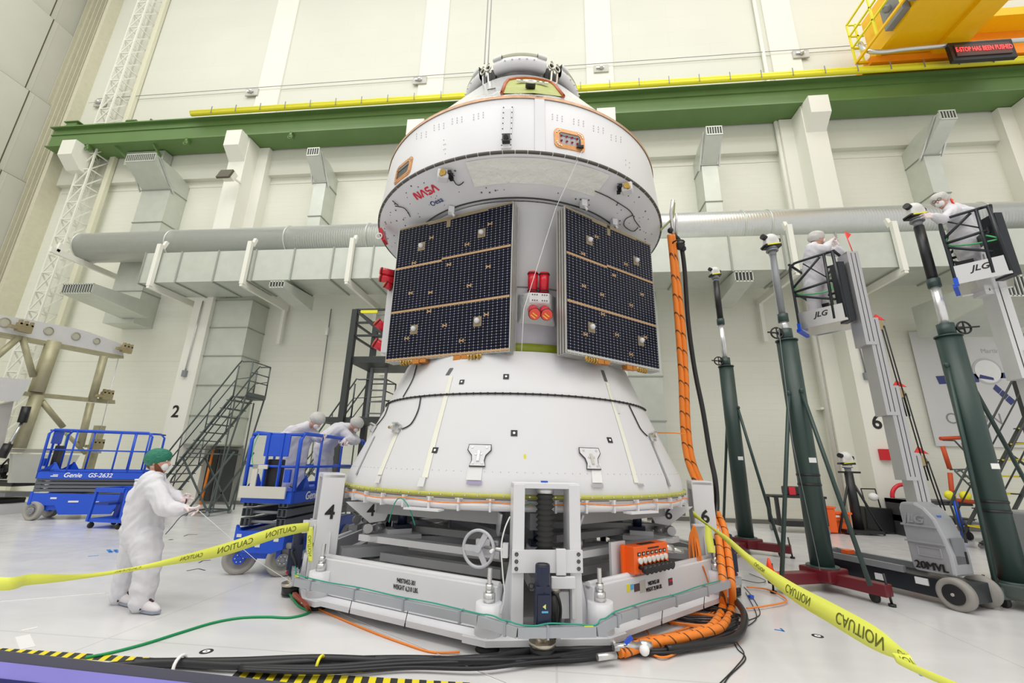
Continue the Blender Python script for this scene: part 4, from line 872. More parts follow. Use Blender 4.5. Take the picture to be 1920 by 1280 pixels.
# handwheel
hw=D(897,1028,4.15); hn=V((-.3,-.95,0)).normalized()
t=thing('handwheel','grey three-spoke handwheel on the left side of the middle corner station','handwheel',hw); HWM=M('handwheel_grey',(.50,.50,.54),.35)
MB().torus(hw,.165,.016,hn,40,8).build('rim',HWM,t); hx=V((-hn.y,hn.x,0)).normalized()
for k in range(3): a=R(60+120*k); e=hx*math.cos(a)+V((0,0,math.sin(a))); MB().bar(hw,hw+e*.16,.055,.014,up=hn).build('spoke',HWM,t)
MB().cyl(hw-hn*.02,hw+hn*.025,.035,n=18).build('hub',HWM,t); sp_=fz(12,-.38,-.05,.80); MB().tube([hw-hn*.03,hw-hn*.12],.02,8).tube([hw-hn*.10,sp_],.016,8).build('shaft',STEEL,t); MB().cyl(hw+hx*.165+hn*.0,hw+hx*.165+hn*.06,.016,n=10).build('handle',TEXTW,t); MB().box(hw-hn*.10,(.14,.06,.14)).box(sp_,(.05,.08,.12)).build('gear_housing',STW,t)
# blue jaw and tube hanging by the middle station
MB().tube(smooth_path([fz(12,-.35,-.10,1.10),fz(12,-.40,-.14,1.0),fz(12,-.43,-.16,.85),fz(12,-.41,-.17,.62),fz(12,-.39,-.17,.45),fz(12,-.42,-.16,.30)]),.007,5).build('clear_hose',M('clear_hose',(.75,.78,.78),.2),st)
p=fz(12,.0,.0,1.42); MB().box(p,(.07,.03,.015)).build('blue_tape_piece',BLUE,st)
# clamp head with yellow tape on post 4
p=D(590,983,5.1); t_=V((-.6,-.6,0)).normalized(); MB().box(p,(.20,.08,.10),rz=.9).box(p+V((-.08,-.02,-.02)),(.10,.05,.14),rz=.6).cyl(p+V((-.10,-.05,-.02)),p+V((-.12,-.08,-.02)),.012,n=8).build('post_clamp',STW,st)
# ---------------- hoses and cables ----------------
def cable(name,pts,r,mt,lab,cat,n=8,seg=8,group=None,parent=None):
    P_=smooth_path(pts,seg); mb=MB().tube(P_,r,n)
    if parent: return mb.build(name,mt,parent)
    o=mb.build(name,mt,loc=P_[0]); tag(o,lab,cat,group); return o
OS=M('orange_braid',(.88,.24,.025),.5,nz=.1,sc=30); 
nt=OS.node_tree; tc=N(nt,'ShaderNodeTexCoord'); v=N(nt,'ShaderNodeTexWave',wave_type='BANDS',bands_direction='DIAGONAL'); v.inputs['Scale'].default_value=2.6; nt.links.new(tc.outputs['Object'],v.inputs['Vector'])
v2=N(nt,'ShaderNodeMapping'); v2.inputs['Rotation'].default_value=(R(90),0,R(90)); v3=N(nt,'ShaderNodeTexWave',bands_direction='DIAGONAL'); v3.inputs['Scale'].default_value=2.6; nt.links.new(tc.outputs['Object'],v2.inputs[0]); nt.links.new(v2.outputs[0],v3.inputs['Vector'])
mn=N(nt,'ShaderNodeMath',operation='MINIMUM'); nt.links.new(v.outputs['Fac'],mn.inputs[0]); nt.links.new(v3.outputs['Fac'],mn.inputs[1]); gt=N(nt,'ShaderNodeMath',operation='LESS_THAN'); gt.inputs[1].default_value=.03; nt.links.new(mn.outputs[0],gt.inputs[0])
mx=N(nt,'ShaderNodeMix',data_type='RGBA'); nt.links.new(gt.outputs[0],mx.inputs[0]); old=nt.nodes['Principled BSDF'].inputs['Base Color'].links[0].from_socket; nt.links.new(old,mx.inputs[6]); mx.inputs[7].default_value=(.16,.05,.01,1); nt.links.new(mx.outputs[2],nt.nodes['Principled BSDF'].inputs['Base Color'])
z1=lambda a,b,k: D(a,b,k)
for i,dx in enumerate((0,9)):
    cable('orange_hose_sleeve',[z1(1256+dx*.6,440,7.0),z1(1262+dx*.7,500,7.0),z1(1270+dx,600,6.9),z1(1277+dx,700,6.75),z1(1281+dx,800,6.55),z1(1289+dx,860,6.4),z1(1306+dx,905,6.25),z1(1326+dx,945,6.05),z1(1342+dx*1.6,985,5.65),z1(1350+dx*1.6,1030,5.35),z1(1355+dx*1.9,1090,4.95),z1(1354+dx*2,1140,4.92),G(1338+dx*2,1172,.07),G(1310+dx*1.2,1186,.07),G(1270+dx,1196,.07),G(1215+dx,1206,.07),G(1160+dx,1222,.06)],.042 if i else .045,OS,('left' if i==0 else 'right')+' one of the two thick orange braided hoses hanging beside the stand','hose',10,group='orange braided hoses')
cable('black_cable_bundle',[z1(1262,440,7.05),z1(1275,455,7.05),z1(1283,500,7.0),z1(1290,600,6.9),z1(1302,690,6.75),z1(1318,770,6.5),z1(1331,850,6.3),z1(1341,900,6.1),z1(1344,950,5.95),z1(1338,1000,5.6),z1(1344,1060,5.35),z1(1368,1110,5.25),G(1395,1150,.1),G(1385,1190,.06),G(1340,1205,.05),G(1250,1217,.05)],.035,BLACK,'black taped cable bundle hanging beside the orange hoses','cable')
mb=MB()
t=thing('umbilical_head','small cluster of hose fittings on a yellowish bracket beside the craft rim','fitting',z1(1258,420,7.0))
MB().bar(z1(1238,432,7.0),z1(1262,408,7.0),.05,.02).bar(z1(1262,408,7.0),z1(1264,380,7.0),.03).build('bracket',M('bracket_olive',(.35,.36,.15),.5),t)
MB().tube([z1(1262,375,7.0),z1(1258,400,7.0),z1(1262,440,7.0)],.03,8).tube([z1(1268,400,7.05),z1(1268,440,7.05)],.02,8).build('hose_fitting',STEEL,t); MB().sph(z1(1275,460,7.0),.08,6).sph(z1(1281,466,7.0),.05,5).sph(z1(1257,432,7.0),.05,5).torus(z1(1272,455,6.95),.09,.012).build('connector',BLACK,t)
# bundles on the floor
fb=[(-40,1262),(120,1252),(250,1245),(330,1246),(450,1246),(600,1244),(760,1240),(900,1236),(1010,1228),(1100,1222),(1180,1214),(1260,1204),(1330,1190),(1380,1168),(1398,1140),(1388,1115)]
labs=['thick black cable lying nearest the stand','thick black cable in the middle of the floor bundle','black corrugated cable at the front of the floor bundle','black cable winding over the front of the floor bundle','outermost black cable of the floor bundle']
for i in range(5):
    random.seed(i+10); dy=(-6,0,5,9,14)[i]; pts_=[G(a,b+dy+random.uniform(-6,6),.03+.02*random.random()) for a,b in fb[(0 if i<2 else 4):-2]]
    if i==0: pts_=pts_[2:11]
    cable('floor_cable',pts_,(.034,.03,.024,.022,.016)[i],M('cable_jacket',(.010,.010,.014),.45),labs[i],'cable',8,group=None)
for i,(a,b,mt,l) in enumerate(((337,1246,TEXTW,'white'),(600,1247,YPIPE,'yellow'),(1152,1219,TEXTW,'white'))):
    p=G(a,b,.03); MB_=MB().torus(p,.062,.012,(1,.05,0),16,6); tag(MB_.build('cable_tie',mt,loc=p),l+' tie band wrapped on the floor cable bundle'+(' at left' if i==0 else ' near the hose couplings' if i==2 else ' in front of the stand'),'cable tie')
t=thing('hose_coupling','pair of metal hose couplings with a blue lever lying on the floor bundle','coupling',G(1165,1215,0)); p=G(1150,1214,.09); q=G(1200,1210,.09)
MB().cyl(p,q,.03,n=12).cyl(G(1120,1232,.08),G(1155,1228,.08),.026,n=12).cyl(q,q+V((.1,.02,0)),.045,.03,12).build('coupling_body',STEEL,t); MB().bar(p+V((.1,0,.04)),p+V((.16,0,.09)),.03).build('blue_lever',BLUE,t); MB().sph(q+V((.03,-.03,-.02)),.045,6).build('white_cap',TEXTW,t)
# thin orange cords
cable('extension_cord',[G(548,1116,.05),G(565,1125,.01),G(590,1138,.01),G(640,1160,.01),G(700,1185,.01),G(760,1207,.01),G(810,1222,.01),G(862,1222,.02)],.009,ORG,'thin orange cord running from stand corner 4 across the floor','cord',6)
mb=MB(); random.seed(7)
def coil(px,py,rx,ry,n_,r,mt,lab,name,wob=.3,z=.015):
    c=G(px,py,0); pts_=[]
    for i in range(n_*12):
        a=2*PI*i/12; k=1+wob*math.sin(i*.61+1)*.5; pts_.append(c+V((rx*k*math.cos(a)+random.uniform(-.02,.02),ry*k*math.sin(a)+random.uniform(-.02,.02),z+.01*(i/12)+.004*random.random())))
    return cable(name,pts_,r,mt,lab,'cable' if mt is BLACK else 'cord',6,4)
coil(1315,1158,.42,.24,5,.010,BLACK,'loose coil of thin black cable on the floor by the orange hoses','cable_coil')
coil(1300,1165,.36,.2,3,.010,ORG,'loose coil of thin orange cord under the black cable coil','cord_coil',z=.01)
for k,(pt,l) in enumerate(([([(1338,1160),(1250,1188),(1180,1196),(1165,1180),(1200,1150),(1230,1150),(1260,1170)],'orange cord looping out from under the stand right of the middle station')])+[([(1140,1160),(1180,1172),(1210,1180),(1225,1195),(1265,1200),(1268,1222),(1240,1232),(1210,1218),(1195,1200),(1230,1190)],'orange cord looping over the floor in front of the braided hoses'),([(1400,1100),(1440,1105),(1475,1125),(1440,1135),(1400,1140)],'orange cord looped on the floor behind the braided hoses')]):
    cable('extension_cord',[G(a,b,.012+.01*(k)) for a,b in pt],.009,ORG,l,'cord',6)
for k,(pt,l) in enumerate([([(1395,1100),(1410,1118),(1425,1150),(1400,1165),(1375,1190),(1382,1215),(1398,1235),(1365,1270),(1350,1300)],'thin black wire trailing to the bottom edge, left strand'),([(1398,1110),(1418,1150),(1410,1168),(1385,1180),(1380,1200),(1395,1225),(1380,1250),(1330,1300)],'thin black wire trailing to the bottom edge, right strand'),([(1385,1085),(1420,1092),(1435,1088),(1405,1075)],'thin black wire loop on the floor right of stand corner 6')]):
    cable('thin_wire',[G(a,b,.006+.006*k) for a,b in pt],.005,BLACK,l,'wire',5)
p=G(1408,1118,.03); tag(MB().box(p,(.06,.04,.03),rz=.5).build('blue_connector',BLUE,loc=p),'small blue connector on the floor right of the stand','connector')
# hanging orange air line loops
t=thing('orange_air_line','bunch of thin orange air hoses hanging in loops from stand corner 6','hose',z1(1300,985,5.4))
for k in range(7):
    d_=(k-3)*2.5; lo=(1075,1095,1060,1085,1068,1100,1080)[k]
    MB().tube(smooth_path([z1(1300,985,5.4),z1(1300+d_,1010,5.35),z1(1304+d_*1.4,lo-15,5.2),z1(1308+d_,lo,5.18),z1(1312+d_*.6,lo-20,5.2),z1(1306+d_*.4,1010,5.35),z1(1302,985,5.4)],6),.0085,5).build('hose_loop',ORG,t)
for k,pt in enumerate((((1308,1060),(1312,1090),(1302,1120),(1298,1150)),((1318,1060),(1330,1100),(1335,1140),(1325,1152)),((1340,1090),(1352,1110),(1350,1135),(1335,1150)))): MB().tube(smooth_path([z1(a,b,5.15) if b<1115 else G(a,b,.02) for a,b in pt],6),.0085,5).build('hose_tail',ORG,t)
MB().bar(z1(1298,984,5.5),z1(1350,984,5.75),.03).build('hose_peg',STW,t)
# green hose on the left
cable('green_hose',[G(160,1232,.015),G(200,1225,.012),G(270,1207,.012),G(340,1185,.012),G(400,1167,.012),G(450,1158,.012),G(500,1156,.012),G(545,1157,.012),G(580,1147,.012),G(560,1135,.015),G(543,1113,.04)],.012,M('green_hose',(.0,.28,.09),.4),'thin green hose winding over the floor to stand corner 4','hose',7)
t=thing('plumb_wire','thin white string stretched from the standing man to the floor in front','string',G(395,980,.6))
MB().tube([D(374,958,4.6),D(480,1050,5.0),G(640,1150,.005),G(1000,1300,.005)],.003,4).build('string_line',M('string_white',(.75,.75,.75),.5),t)
for q,(a,b) in enumerate(((547,1112),)):
    p=G(a+18,b+16,.06); tag(MB().prism([G(546,1118,.03),G(549,1110,.13),G(572,1134,.11),G(578,1146,.01)],(.03,.02,0)).build('floor_pad',M('red_pad',(.35,.05,.02),.5),loc=p),'small dark red and orange guard pad under stand corner 4','pad')
# ---------------- floor tape, targets, stripes ----------------
def hazard(name,px0,px1,w_,lab):
    p,q=G(*px0),G(*px1); d=(q-p); L=d.length; d.normalize(); nr=V((-d.y,d.x,0)); t=thing(name,lab,'floor tape',p); 
    MB().prism([p,q,q+nr*w_,p+nr*w_],(0,0,.002)).build('tape_base',M('hazard_yellow',(.82,.68,.02),.5),t)
    mb=MB(); k=0
    while k<L-.1: a=p+d*k; mb.prism([a+V((0,0,.002)),a+d*.055+V((0,0,.002)),a+d*.02+nr*w_+V((0,0,.002)),a-d*.035+nr*w_+V((0,0,.002))],(0,0,.001)); k+=.11
    mb.build('black_stripe',M('hazard_black',(.03,.03,.03),.6),t)
hazard('hazard_tape',(-60,1222),(340,1248),.095,'yellow and black hazard tape on the floor at lower left'); hazard('hazard_tape',(430,1273),(980,1306),.15,'yellow and black hazard tape in front of the floor cables')
TB=M('blue_tape',(.05,.22,.62),.5); TKB=M('black_tape',(.03,.03,.03),.5); TWH=M('white_floor_tape',(.78,.78,.78),.5)
def ftape(segs,mt,lab,w_=.02):
    mb=MB(); 
    for (a,b),(c,d_) in segs: p,q=G(a,b),G(c,d_); mb.bar(p+V((0,0,.002)),q+V((0,0,.002)),w_,.003)
    o=mb.build('floor_tape_mark',mt,loc=G(*segs[0][0])); tag(o,lab,'floor tape')
ftape([((0,1128),(198,1112))],TWH,'long white tape line on the floor left of the standing man',.03)
ftape([((203,1030),(208,1036)),((216,1030),(221,1036)),((204,1034),(219,1033))],TB,'blue H-shaped tape mark behind the standing man',.05); ftape([((165,1043),(185,1041))],TB,'short blue tape mark left of the blue H mark')
ftape([((358,1036),(368,1035))],TB,'short blue tape mark right of the man',.05)
ftape([((345,1005),(352,1002)),((352,1002),(370,1002))],TKB,'black angle tape mark nearest the rolling stairs'); ftape([((373,1055),(380,1051)),((380,1051),(395,1050))],TKB,'black angle tape mark behind the caution tape',.02); ftape([((350,1070),(372,1066)),((372,1066),(384,1069))],TKB,'wide black chevron tape mark under the caution tape',.02); ftape([((317,1012),(324,1011))],TKB,'small dark tape patch beside the man',.05)
ftape([((1452,1180),(1470,1183)),((1464,1178),(1470,1184))],TB,'small blue tape mark in front of the maroon mast base'); ftape([((1724,1262),(1736,1266)),((1725,1260),(1733,1268))],TB,'blue tape mark near the lower right edge',.05)
ftape([((40,1182),(70,1176))],TWH,'white tape scrap at far lower left',.04); ftape([((42,1192),(52,1215))],TWH,'wide white paper scrap above the hazard tape',.09)
for (a,b),l in (((387,1221),'round black and white target sticker in front of the left floor'),((1533,1192),'round black and white target sticker right of the stand')):
    p=G(a,b); t=thing('floor_target',l,'target',p); MB().cyl(p,p+V((0,0,.002)),.052,n=28).build('black_ring',M('marker_black'),t); MB().cyl(p+V((0,0,.002)),p+V((0,0,.003)),.028,n=20).build('white_centre',TEXTW,t); MB().cyl(p+V((0,0,.003)),p+V((0,0,.004)),.008,n=12).build('black_dot',M('marker_black'),t)
# caution tape
CT=M('caution_yellow',(.80,.84,.12),.4,nz=.03); 
def caution(pts,hs,lab,words,name='caution_tape'):
    # pts centre line, hs half-height vectors
    P_=smooth_path(pts,10); Hh=smooth_path(hs,10); vs=[];fs=[]
    for p,h in zip(P_,Hh): vs+=[p-h,p+h]
    for i in range(len(P_)-1): fs.append((2*i,2*i+2,2*i+3,2*i+1))
    t=thing(name,lab,'tape',P_[0]); mb=MB(); mb.cs=True; mb.add(vs,fs); mb.build('tape_band',CT,t,solid=.0008)
    L=len(P_)-1
    for (u,wd,sz) in words:
        i=min(int(u*L),L-1); p=P_[i]; h=Hh[i].normalized(); d=(P_[min(i+2,L)]-P_[max(i-2,0)]).normalized()
        n_=d.cross(h); back=(p-V((0,0,H))).normalized(); n_=-n_ if n_.dot(back)>0 else n_
        tx=text('CAUTION','lettering',M('caution_letter',(.12,.13,.02),.5),None,(0,0,0),(1,0,0),(0,1,0),sz,ext=.0003); tx.parent=t; cum=[0]
        for a_,b_ in zip(P_,P_[1:]): cum.append(cum[-1]+(b_-a_).length)
        for v in tx.data.vertices:
            s_=min(max(cum[i]+v.co.x*wd,0),cum[-1]-1e-6); j=max(k for k in range(len(cum)) if cum[k]<=s_); j=min(j,L-1); q_=(s_-cum[j])/max(cum[j+1]-cum[j],1e-6)
            pc=P_[j].lerp(P_[j+1],q_); hc=Hh[j].lerp(Hh[j+1],q_); hl=hc.length; dd=(P_[j+1]-P_[j]).normalized(); nc=dd.cross(hc.normalized()); nc=-nc if nc.dot((pc-V((0,0,H))))>0 else nc
            v.co=pc-hc*(v.co.y*wd/hl)*min(1,hl/(sz*.55))+nc*(.003+v.co.z*.5)-V(ORIG[t.name])
pts_=[V((-9.5,2.2,1.05)),V((-5.2,2.3,1.0)),D(-60,1090,2.4),D(60,1086,2.6),D(150,1081,2.9),D(240,1068,3.2),D(320,1052,3.5),D(420,1030,4.0),D(520,998,4.5),D(580,987,4.85)]
hs_=[V((0,0,.035)),V((0,0,.035)),V((0,-.0,.035)),V((0,0,.03)),V((0,.03,.012)),V((0,.03,.012)),V((0,.02,.025)),V((0,0,.055)),V((0,0,.06)),V((0,0,.045))]
caution(pts_,hs_,'yellow caution tape strung from the lower left edge to stand corner 4',[(.56,-1,.04),(.72,-1,.05),(.81,-1,.08),(.905,-1,.08)])
p0=D(582,988,5.0); caution([p0,p0+V((.02,0,-.18)),p0+V((.07,-.02,-.36))],[V((.035,0,0)),V((.03,.01,0)),V((.025,0,0))],'loose end of yellow caution tape hanging at stand corner 4',[(.55,1,.05)],'caution_tape_end')
pts_=[D(1299,962,5.6),D(1327,984,5.35),D(1362,1010,4.9),D(1405,1048,4.2),D(1480,1104,3.4),D(1560,1150,2.8),D(1640,1196,2.4),D(1710,1236,2.15),D(1800,1290,1.9),V((2.6,-.6,.75)),V((4.5,-4.5,1.0))]
hs_=[V((0,0,.04)),V((.0,0,.015)),V((.01,0,.03)),V((.02,0,.03)),V((.02,0,.055)),V((.02,0,.06)),V((.015,0,.058)),V((0,.02,.022)),V((0,0,.018)),V((0,0,.03)),V((0,0,.035))]
caution(pts_,hs_,'yellow caution tape stretched from stand corner 6 to the lower right edge',[(.33,1,.05),(.42,1,.09),(.56,1,.10),(.70,1,.04)])
p0=D(1327,985,5.35); caution([p0,p0+V((.0,0,-.16)),p0+V((.01,-.02,-.31))],[V((.035,0,0)),V((.05,.01,0)),V((.045,0,0))],'knotted yellow caution tape end hanging at stand corner 6',[],'caution_tape_end')
# ---------------- foreground screen ----------------
t=thing('monitor','dark-rimmed display with a bluish screen at the lower left corner in front','monitor',(-1.0,1.2,.9))
A0,B0=D(-60,1213,.95),D(640,1291,.95); 
C_=A0+V((0,-.25,-.62)); D_=B0+V((0,-.25,-.62)); e=(B0-A0).normalized(); dn_=(C_-A0).normalized(); nn_=e.cross(dn_).normalized(); 
if nn_.y<0: nn_=-nn_
MB().prism([A0,B0,D_,C_],nn_*.02).build('casing',M('monitor_case',(.07,.07,.10),.5),t)
MB().prism([A0+dn_*.018,B0+dn_*.018,D_,C_],-nn_*.003).build('screen',M('screen_blue',(.20,.18,.52),.35,nz=.25,sc=3,emit=.25),t)
MB().prism([A0+dn_*.045+e*.04,A0+dn_*.045+e*.5,A0+dn_*.055+e*.5,A0+dn_*.055+e*.04],-nn_*.005).build('screen_bar',M('screen_navy',(.01,.01,.12),.4),t)
MB().bar(A0.lerp(D_,.5)+nn_*.03,V((A0.lerp(D_,.5).x,A0.lerp(D_,.5).y+.05,0)),.05).build('stand_pole',BLACK,t)
# ---------------- people ----------------
def fin(o,mat,name,parent,label=None,wr=0,seed=0):   # bake the modifiers into a plain mesh, then wrinkle
    dg=bpy.context.evaluated_depsgraph_get(); dg.update(); me=bpy.data.meshes.new_from_object(o.evaluated_get(dg)); off=ORIG.get(o.name,V((0,0,0)))
    bpy.data.objects.remove(o)
    if wr:
        nrm=[v.normal.copy() for v in me.vertices]
        for v,n in zip(me.vertices,nrm):
            p=v.co+V((seed*3.1,seed,0)); q=V((p.x*7,p.y*7,p.z*13+2*math.sin(p.x*9)))
            f=noise.noise(q)+.5*abs(noise.noise(q*2.1)); v.co+=n*(f*wr)
    me.polygons.foreach_set('use_smooth',[True]*len(me.polygons)); me.materials.clear(); me.materials.append(mat)
    ob=bpy.data.objects.new(name,me); COL.objects.link(ob); ORIG[ob.name]=off
    if parent: ob.parent=parent
    if label: ob['label']=label
    return ob
def blob(mb,vox,mat,name,parent=None,loc=None,wr=0,sm=4,seed=0,label=None):
    o=mb.build('tmp',mat,parent if parent else None,loc=loc); par=o.parent; 
    md=o.modifiers.new('r','REMESH'); md.mode='VOXEL'; md.voxel_size=vox
    ms=o.modifiers.new('s','SMOOTH'); ms.iterations=sm; ms.factor=.5
    o2=fin(o,mat,name,par,label,wr,seed)
    if not par and loc is not None: o2.location=V(loc)
    return o2
def limb(mb,pts,rs,n=12):
    P_=[V(p) for p in pts]; mb.tube(smooth_path(P_,4),[r for i in range(len(rs)-1) for r in [rs[i]+(rs[i+1]-rs[i])*k/4 for k in range(4)]]+[rs[-1]],n)
    mb.sph(P_[0],rs[0]*.98,6); mb.sph(P_[-1],rs[-1]*.98,6)
HATW=M('white_hair_net',(.60,.585,.56),.7,nz=.14,sc=40,bump=.4,bsc=60); MASKM=M('face_mask',(.80,.81,.83),.7); HAIR=M('brown_hair',(.10,.06,.03),.7,nz=.3,sc=60)
def hand(mb,wr_,d,n,s,grip,r=0):   # wr_ wrist, d finger direction, n palm normal (where the fingers curl to), s=+1/-1 thumb side
    d=V(d).normalized(); n=V(n); n=(n-d*n.dot(d)).normalized(); t=d.cross(n)*s; w=V(wr_)
    for k in range(4): limb(mb,[w+t*(.018-.014*k)*1.2,w+d*.045+t*(.028-.018*k),w+d*.085+t*(.030-.0195*k)],[.016+r,.015+r,.0115+r],8)
    for k,L in enumerate((.072,.080,.074,.058)):
        b=w+d*.085+t*(.031-.0205*k); a=grip*(1+.1*k); p=[b]; dd=d.copy()
        for j in range(3):
            ang=a*(.8 if j==0 else 1.0); dd=(dd*math.cos(ang)+n*math.sin(ang)).normalized(); n2=dd.cross(t*s*1.0); p.append(p[-1]+dd*L*(.45,.31,.26)[j])
            nn=t.cross(dd); n=(nn if nn.dot(n)>0 else -nn) if abs(nn.length)>.1 else n
        limb(mb,p,[.0095+r,.0088+r,.008+r,.0068+r],8); nn=V(n); dd0=d; nn=t.cross(d); n=nn if nn.dot(V(wr_)*0+n)>0 else -nn
    b=w+d*.02+t*.03; limb(mb,[w+d*.005+t*.018,b+t*.012+n*.012,b+d*.035+t*.018+n*.03,b+d*.06+t*.008+n*.045],[.015+r,.013+r,.0105+r,.008+r],8)
def person(name,lab,J,face,up,capmat,hair=None,beard=None,vox=.016,wr=.012,seed=0,hood=False,coat=None,handinfo=None,shoes=True,skin_only=False,glasses=False,fat=1.0):
    """J: joints in world space: hd(centre of head) nk ch wa pe, sL sR eL eR wL wR, hL hR kL kR aL aR tL tR"""
    for k in J: J[k]=V(J[k])
    base=(J['aL']+J['aR'])/2; base.z=min(J['aL'].z,J['aR'].z)-.08
    f=V(face).normalized(); u=V(up); u=(u-f*u.dot(f)).normalized(); s_=f.cross(u)   # s_ = person's right
    h=J['hd']; B=MB(); hm=MX((s_,f,u)).transposed()
    def hp(x,y,z): return h+s_*x+f*y+u*z
    # head
    k0=len(B.v); B.sph((0,0,0),.092,12,(.86,1.06,1.18)); 
    for i in range(k0,len(B.v)): B.v[i]=tuple(hp(*B.v[i]))
    limb(B,[hp(0,.03,-.045),hp(0,.055,-.085)],[.06,.04]); limb(B,[hp(0,.092,.012),hp(0,.112,-.022)],[.010,.015],8)
    for sx in (-1,1): limb(B,[hp(sx*.08,-.005,.02),hp(sx*.086,-.012,-.03)],[.012,.010],6)
    limb(B,[hp(0,-.01,-.07),J['nk']],[.058,.062]); limb(B,[J['nk'],J['ch'],J['wa'],J['pe']],[.05,.095,.095,.11])
    for S_ in 'LR':
        limb(B,[J['ch'].lerp(J['s'+S_],.3),J['s'+S_]],[.06,.045]); limb(B,[J['s'+S_],J['e'+S_]],[.045,.040]); limb(B,[J['e'+S_],J['w'+S_]],[.042,.027]); limb(B,[J['pe'],J['h'+S_],J['k'+S_],J['a'+S_]],[.10,.095,.06,.04]); limb(B,[J['a'+S_],J['a'+S_].lerp(J['t'+S_],.45)],[.036,.030])
    HI=handinfo or {}
    for S_ in 'LR':
        d,n,g_=HI.get(S_,(J['w'+S_]-J['e'+S_],V((0,0,-1)),.5)); hand(B,J['w'+S_],d,n,1 if S_=='R' else -1,g_)
    root=blob(B,.0075 if vox<.02 else .010,SKIN,name,loc=base,sm=2); tag(root,lab,'person'); ORIG[root.name]=base
    P_=root
    # features
    mb=MB()
    for sx in (-1,1): mb.sph(hp(sx*.032,.084,.02),.011,5)
    mb.build('eye',M('eye_white',(.75,.73,.7),.2),P_); mb=MB()
    for sx in (-1,1): mb.sph(hp(sx*.032,.0925,.02),.005,4)
    mb.build('pupil',BLACK,P_); mb=MB()
    for sx in (-1,1): mb.bar(hp(sx*.018,.097,.042),hp(sx*.048,.088,.044),.006)
    mb.build('eyebrow',hair or HAIR,P_); 
    if glasses:
        mb=MB()
        for sx in (-1,1): mb.torus(hp(sx*.034,.10,.02),.022,.003,f,16,5).bar(hp(sx*.055,.095,.022),hp(sx*.085,.0,.022),.004)
        mb.bar(hp(-.012,.105,.022),hp(.012,.105,.022),.004); mb.build('glasses',BLACK,P_)
    # mask
    mb=MB(); k0=len(mb.v); mb.sph((0,0,0),.054,10,(1.08,.72,1.0))
    for i in range(k0,len(mb.v)): v=mb.v[i]; mb.v[i]=tuple(hp(v[0],v[1]+.068,v[2]-.045))
    mk=blob(mb,.009,MASKM,'face_mask',P_,sm=2,wr=.004,label='white face mask'); 
    mb=MB()
    for sx in (-1,1): mb.tube([hp(sx*.058,.05,-.03),hp(sx*.085,-.01,.0)],.003,5).tube([hp(sx*.05,.05,-.06),hp(sx*.08,-.03,-.055)],.003,5)
    mb.build('mask_strap',MASKM,P_)
    if beard:
        mb=MB(); limb(mb,[hp(-.07,.01,-.03),hp(-.055,.03,-.075),hp(0,.05,-.1),hp(.055,.03,-.075),hp(.07,.01,-.03)],[.018,.03,.035,.03,.018]); blob(mb,.009,beard,'beard',P_,sm=1)
    mb=MB(); limb(mb,[hp(0,-.07,-.045),hp(0,-.09,.0)],[.045,.05]); blob(mb,.012,hair or HAIR,'hair',P_,sm=1)
    # cap
    mb=MB(); k0=len(mb.v)
    if hood: 
        mb.sph((0,-.025,.025),.118,12,(.92,1.0,1.05)); mb.sph((0,-.03,-.06),.10,10,(1,1,1.1))
    else: mb.sph((0,-.022,.058),.116,12,(1.0,1.12,.86)); mb.sph((0,-.04,.03),.115,12,(1.0,1.05,.8))
    for i in range(k0,len(mb.v)): mb.v[i]=tuple(hp(*mb.v[i]))
    cap=blob(mb,.010,capmat,'bouffant_cap' if not hood else 'hood',P_,sm=1,wr=.007,seed=seed+2,label='sheer bouffant cap' if not hood else 'white hood')
    # coverall: loose surface over the body
    K=MB(); a=lambda p_,r_:limb(K,p_,[q*fat for q in r_])
    dn=(J['pe']-J['ch']).normalized(); sr=(J['sR']-J['sL']).normalized(); fr=sr.cross(dn); fr=-fr if fr.dot(f)<0 and abs(fr.dot(f))>.3 else fr
    for S_,sg in (('L',-1),('R',1)):
        a([J['nk']-V((0,0,.02)),J['s'+S_]],[.075,.085]); a([J['s'+S_],J['ch'].lerp(J['pe'],.45)+sr*sg*.10,J['pe']+sr*sg*.10],[.105,.145,.15])
        a([J['s'+S_],J['s'+S_].lerp(J['e'+S_],.5),J['e'+S_],J['e'+S_].lerp(J['w'+S_],.6),J['w'+S_].lerp(J['e'+S_],.06)],[.09,.085,.078,.062,.043])
        a([J['pe'],J['h'+S_],J['h'+S_].lerp(J['k'+S_],.5),J['k'+S_],J['k'+S_].lerp(J['a'+S_],.5),J['a'+S_]],[.14,.135,.125,.10,.098,.095])
    a([J['nk']-V((0,0,.0)),J['ch'],J['wa'],J['pe']],[.07,.155,.165,.17])
    a([J['nk']+(J['hd']-J['nk'])*.15,J['nk']-V((0,0,.03))],[.068,.08])
    blob(K,vox,CLOTH,'coverall' if not coat else 'lab_coat',P_,sm=3,wr=wr,seed=seed,label='white cleanroom coverall' if not coat else 'white lab coat')
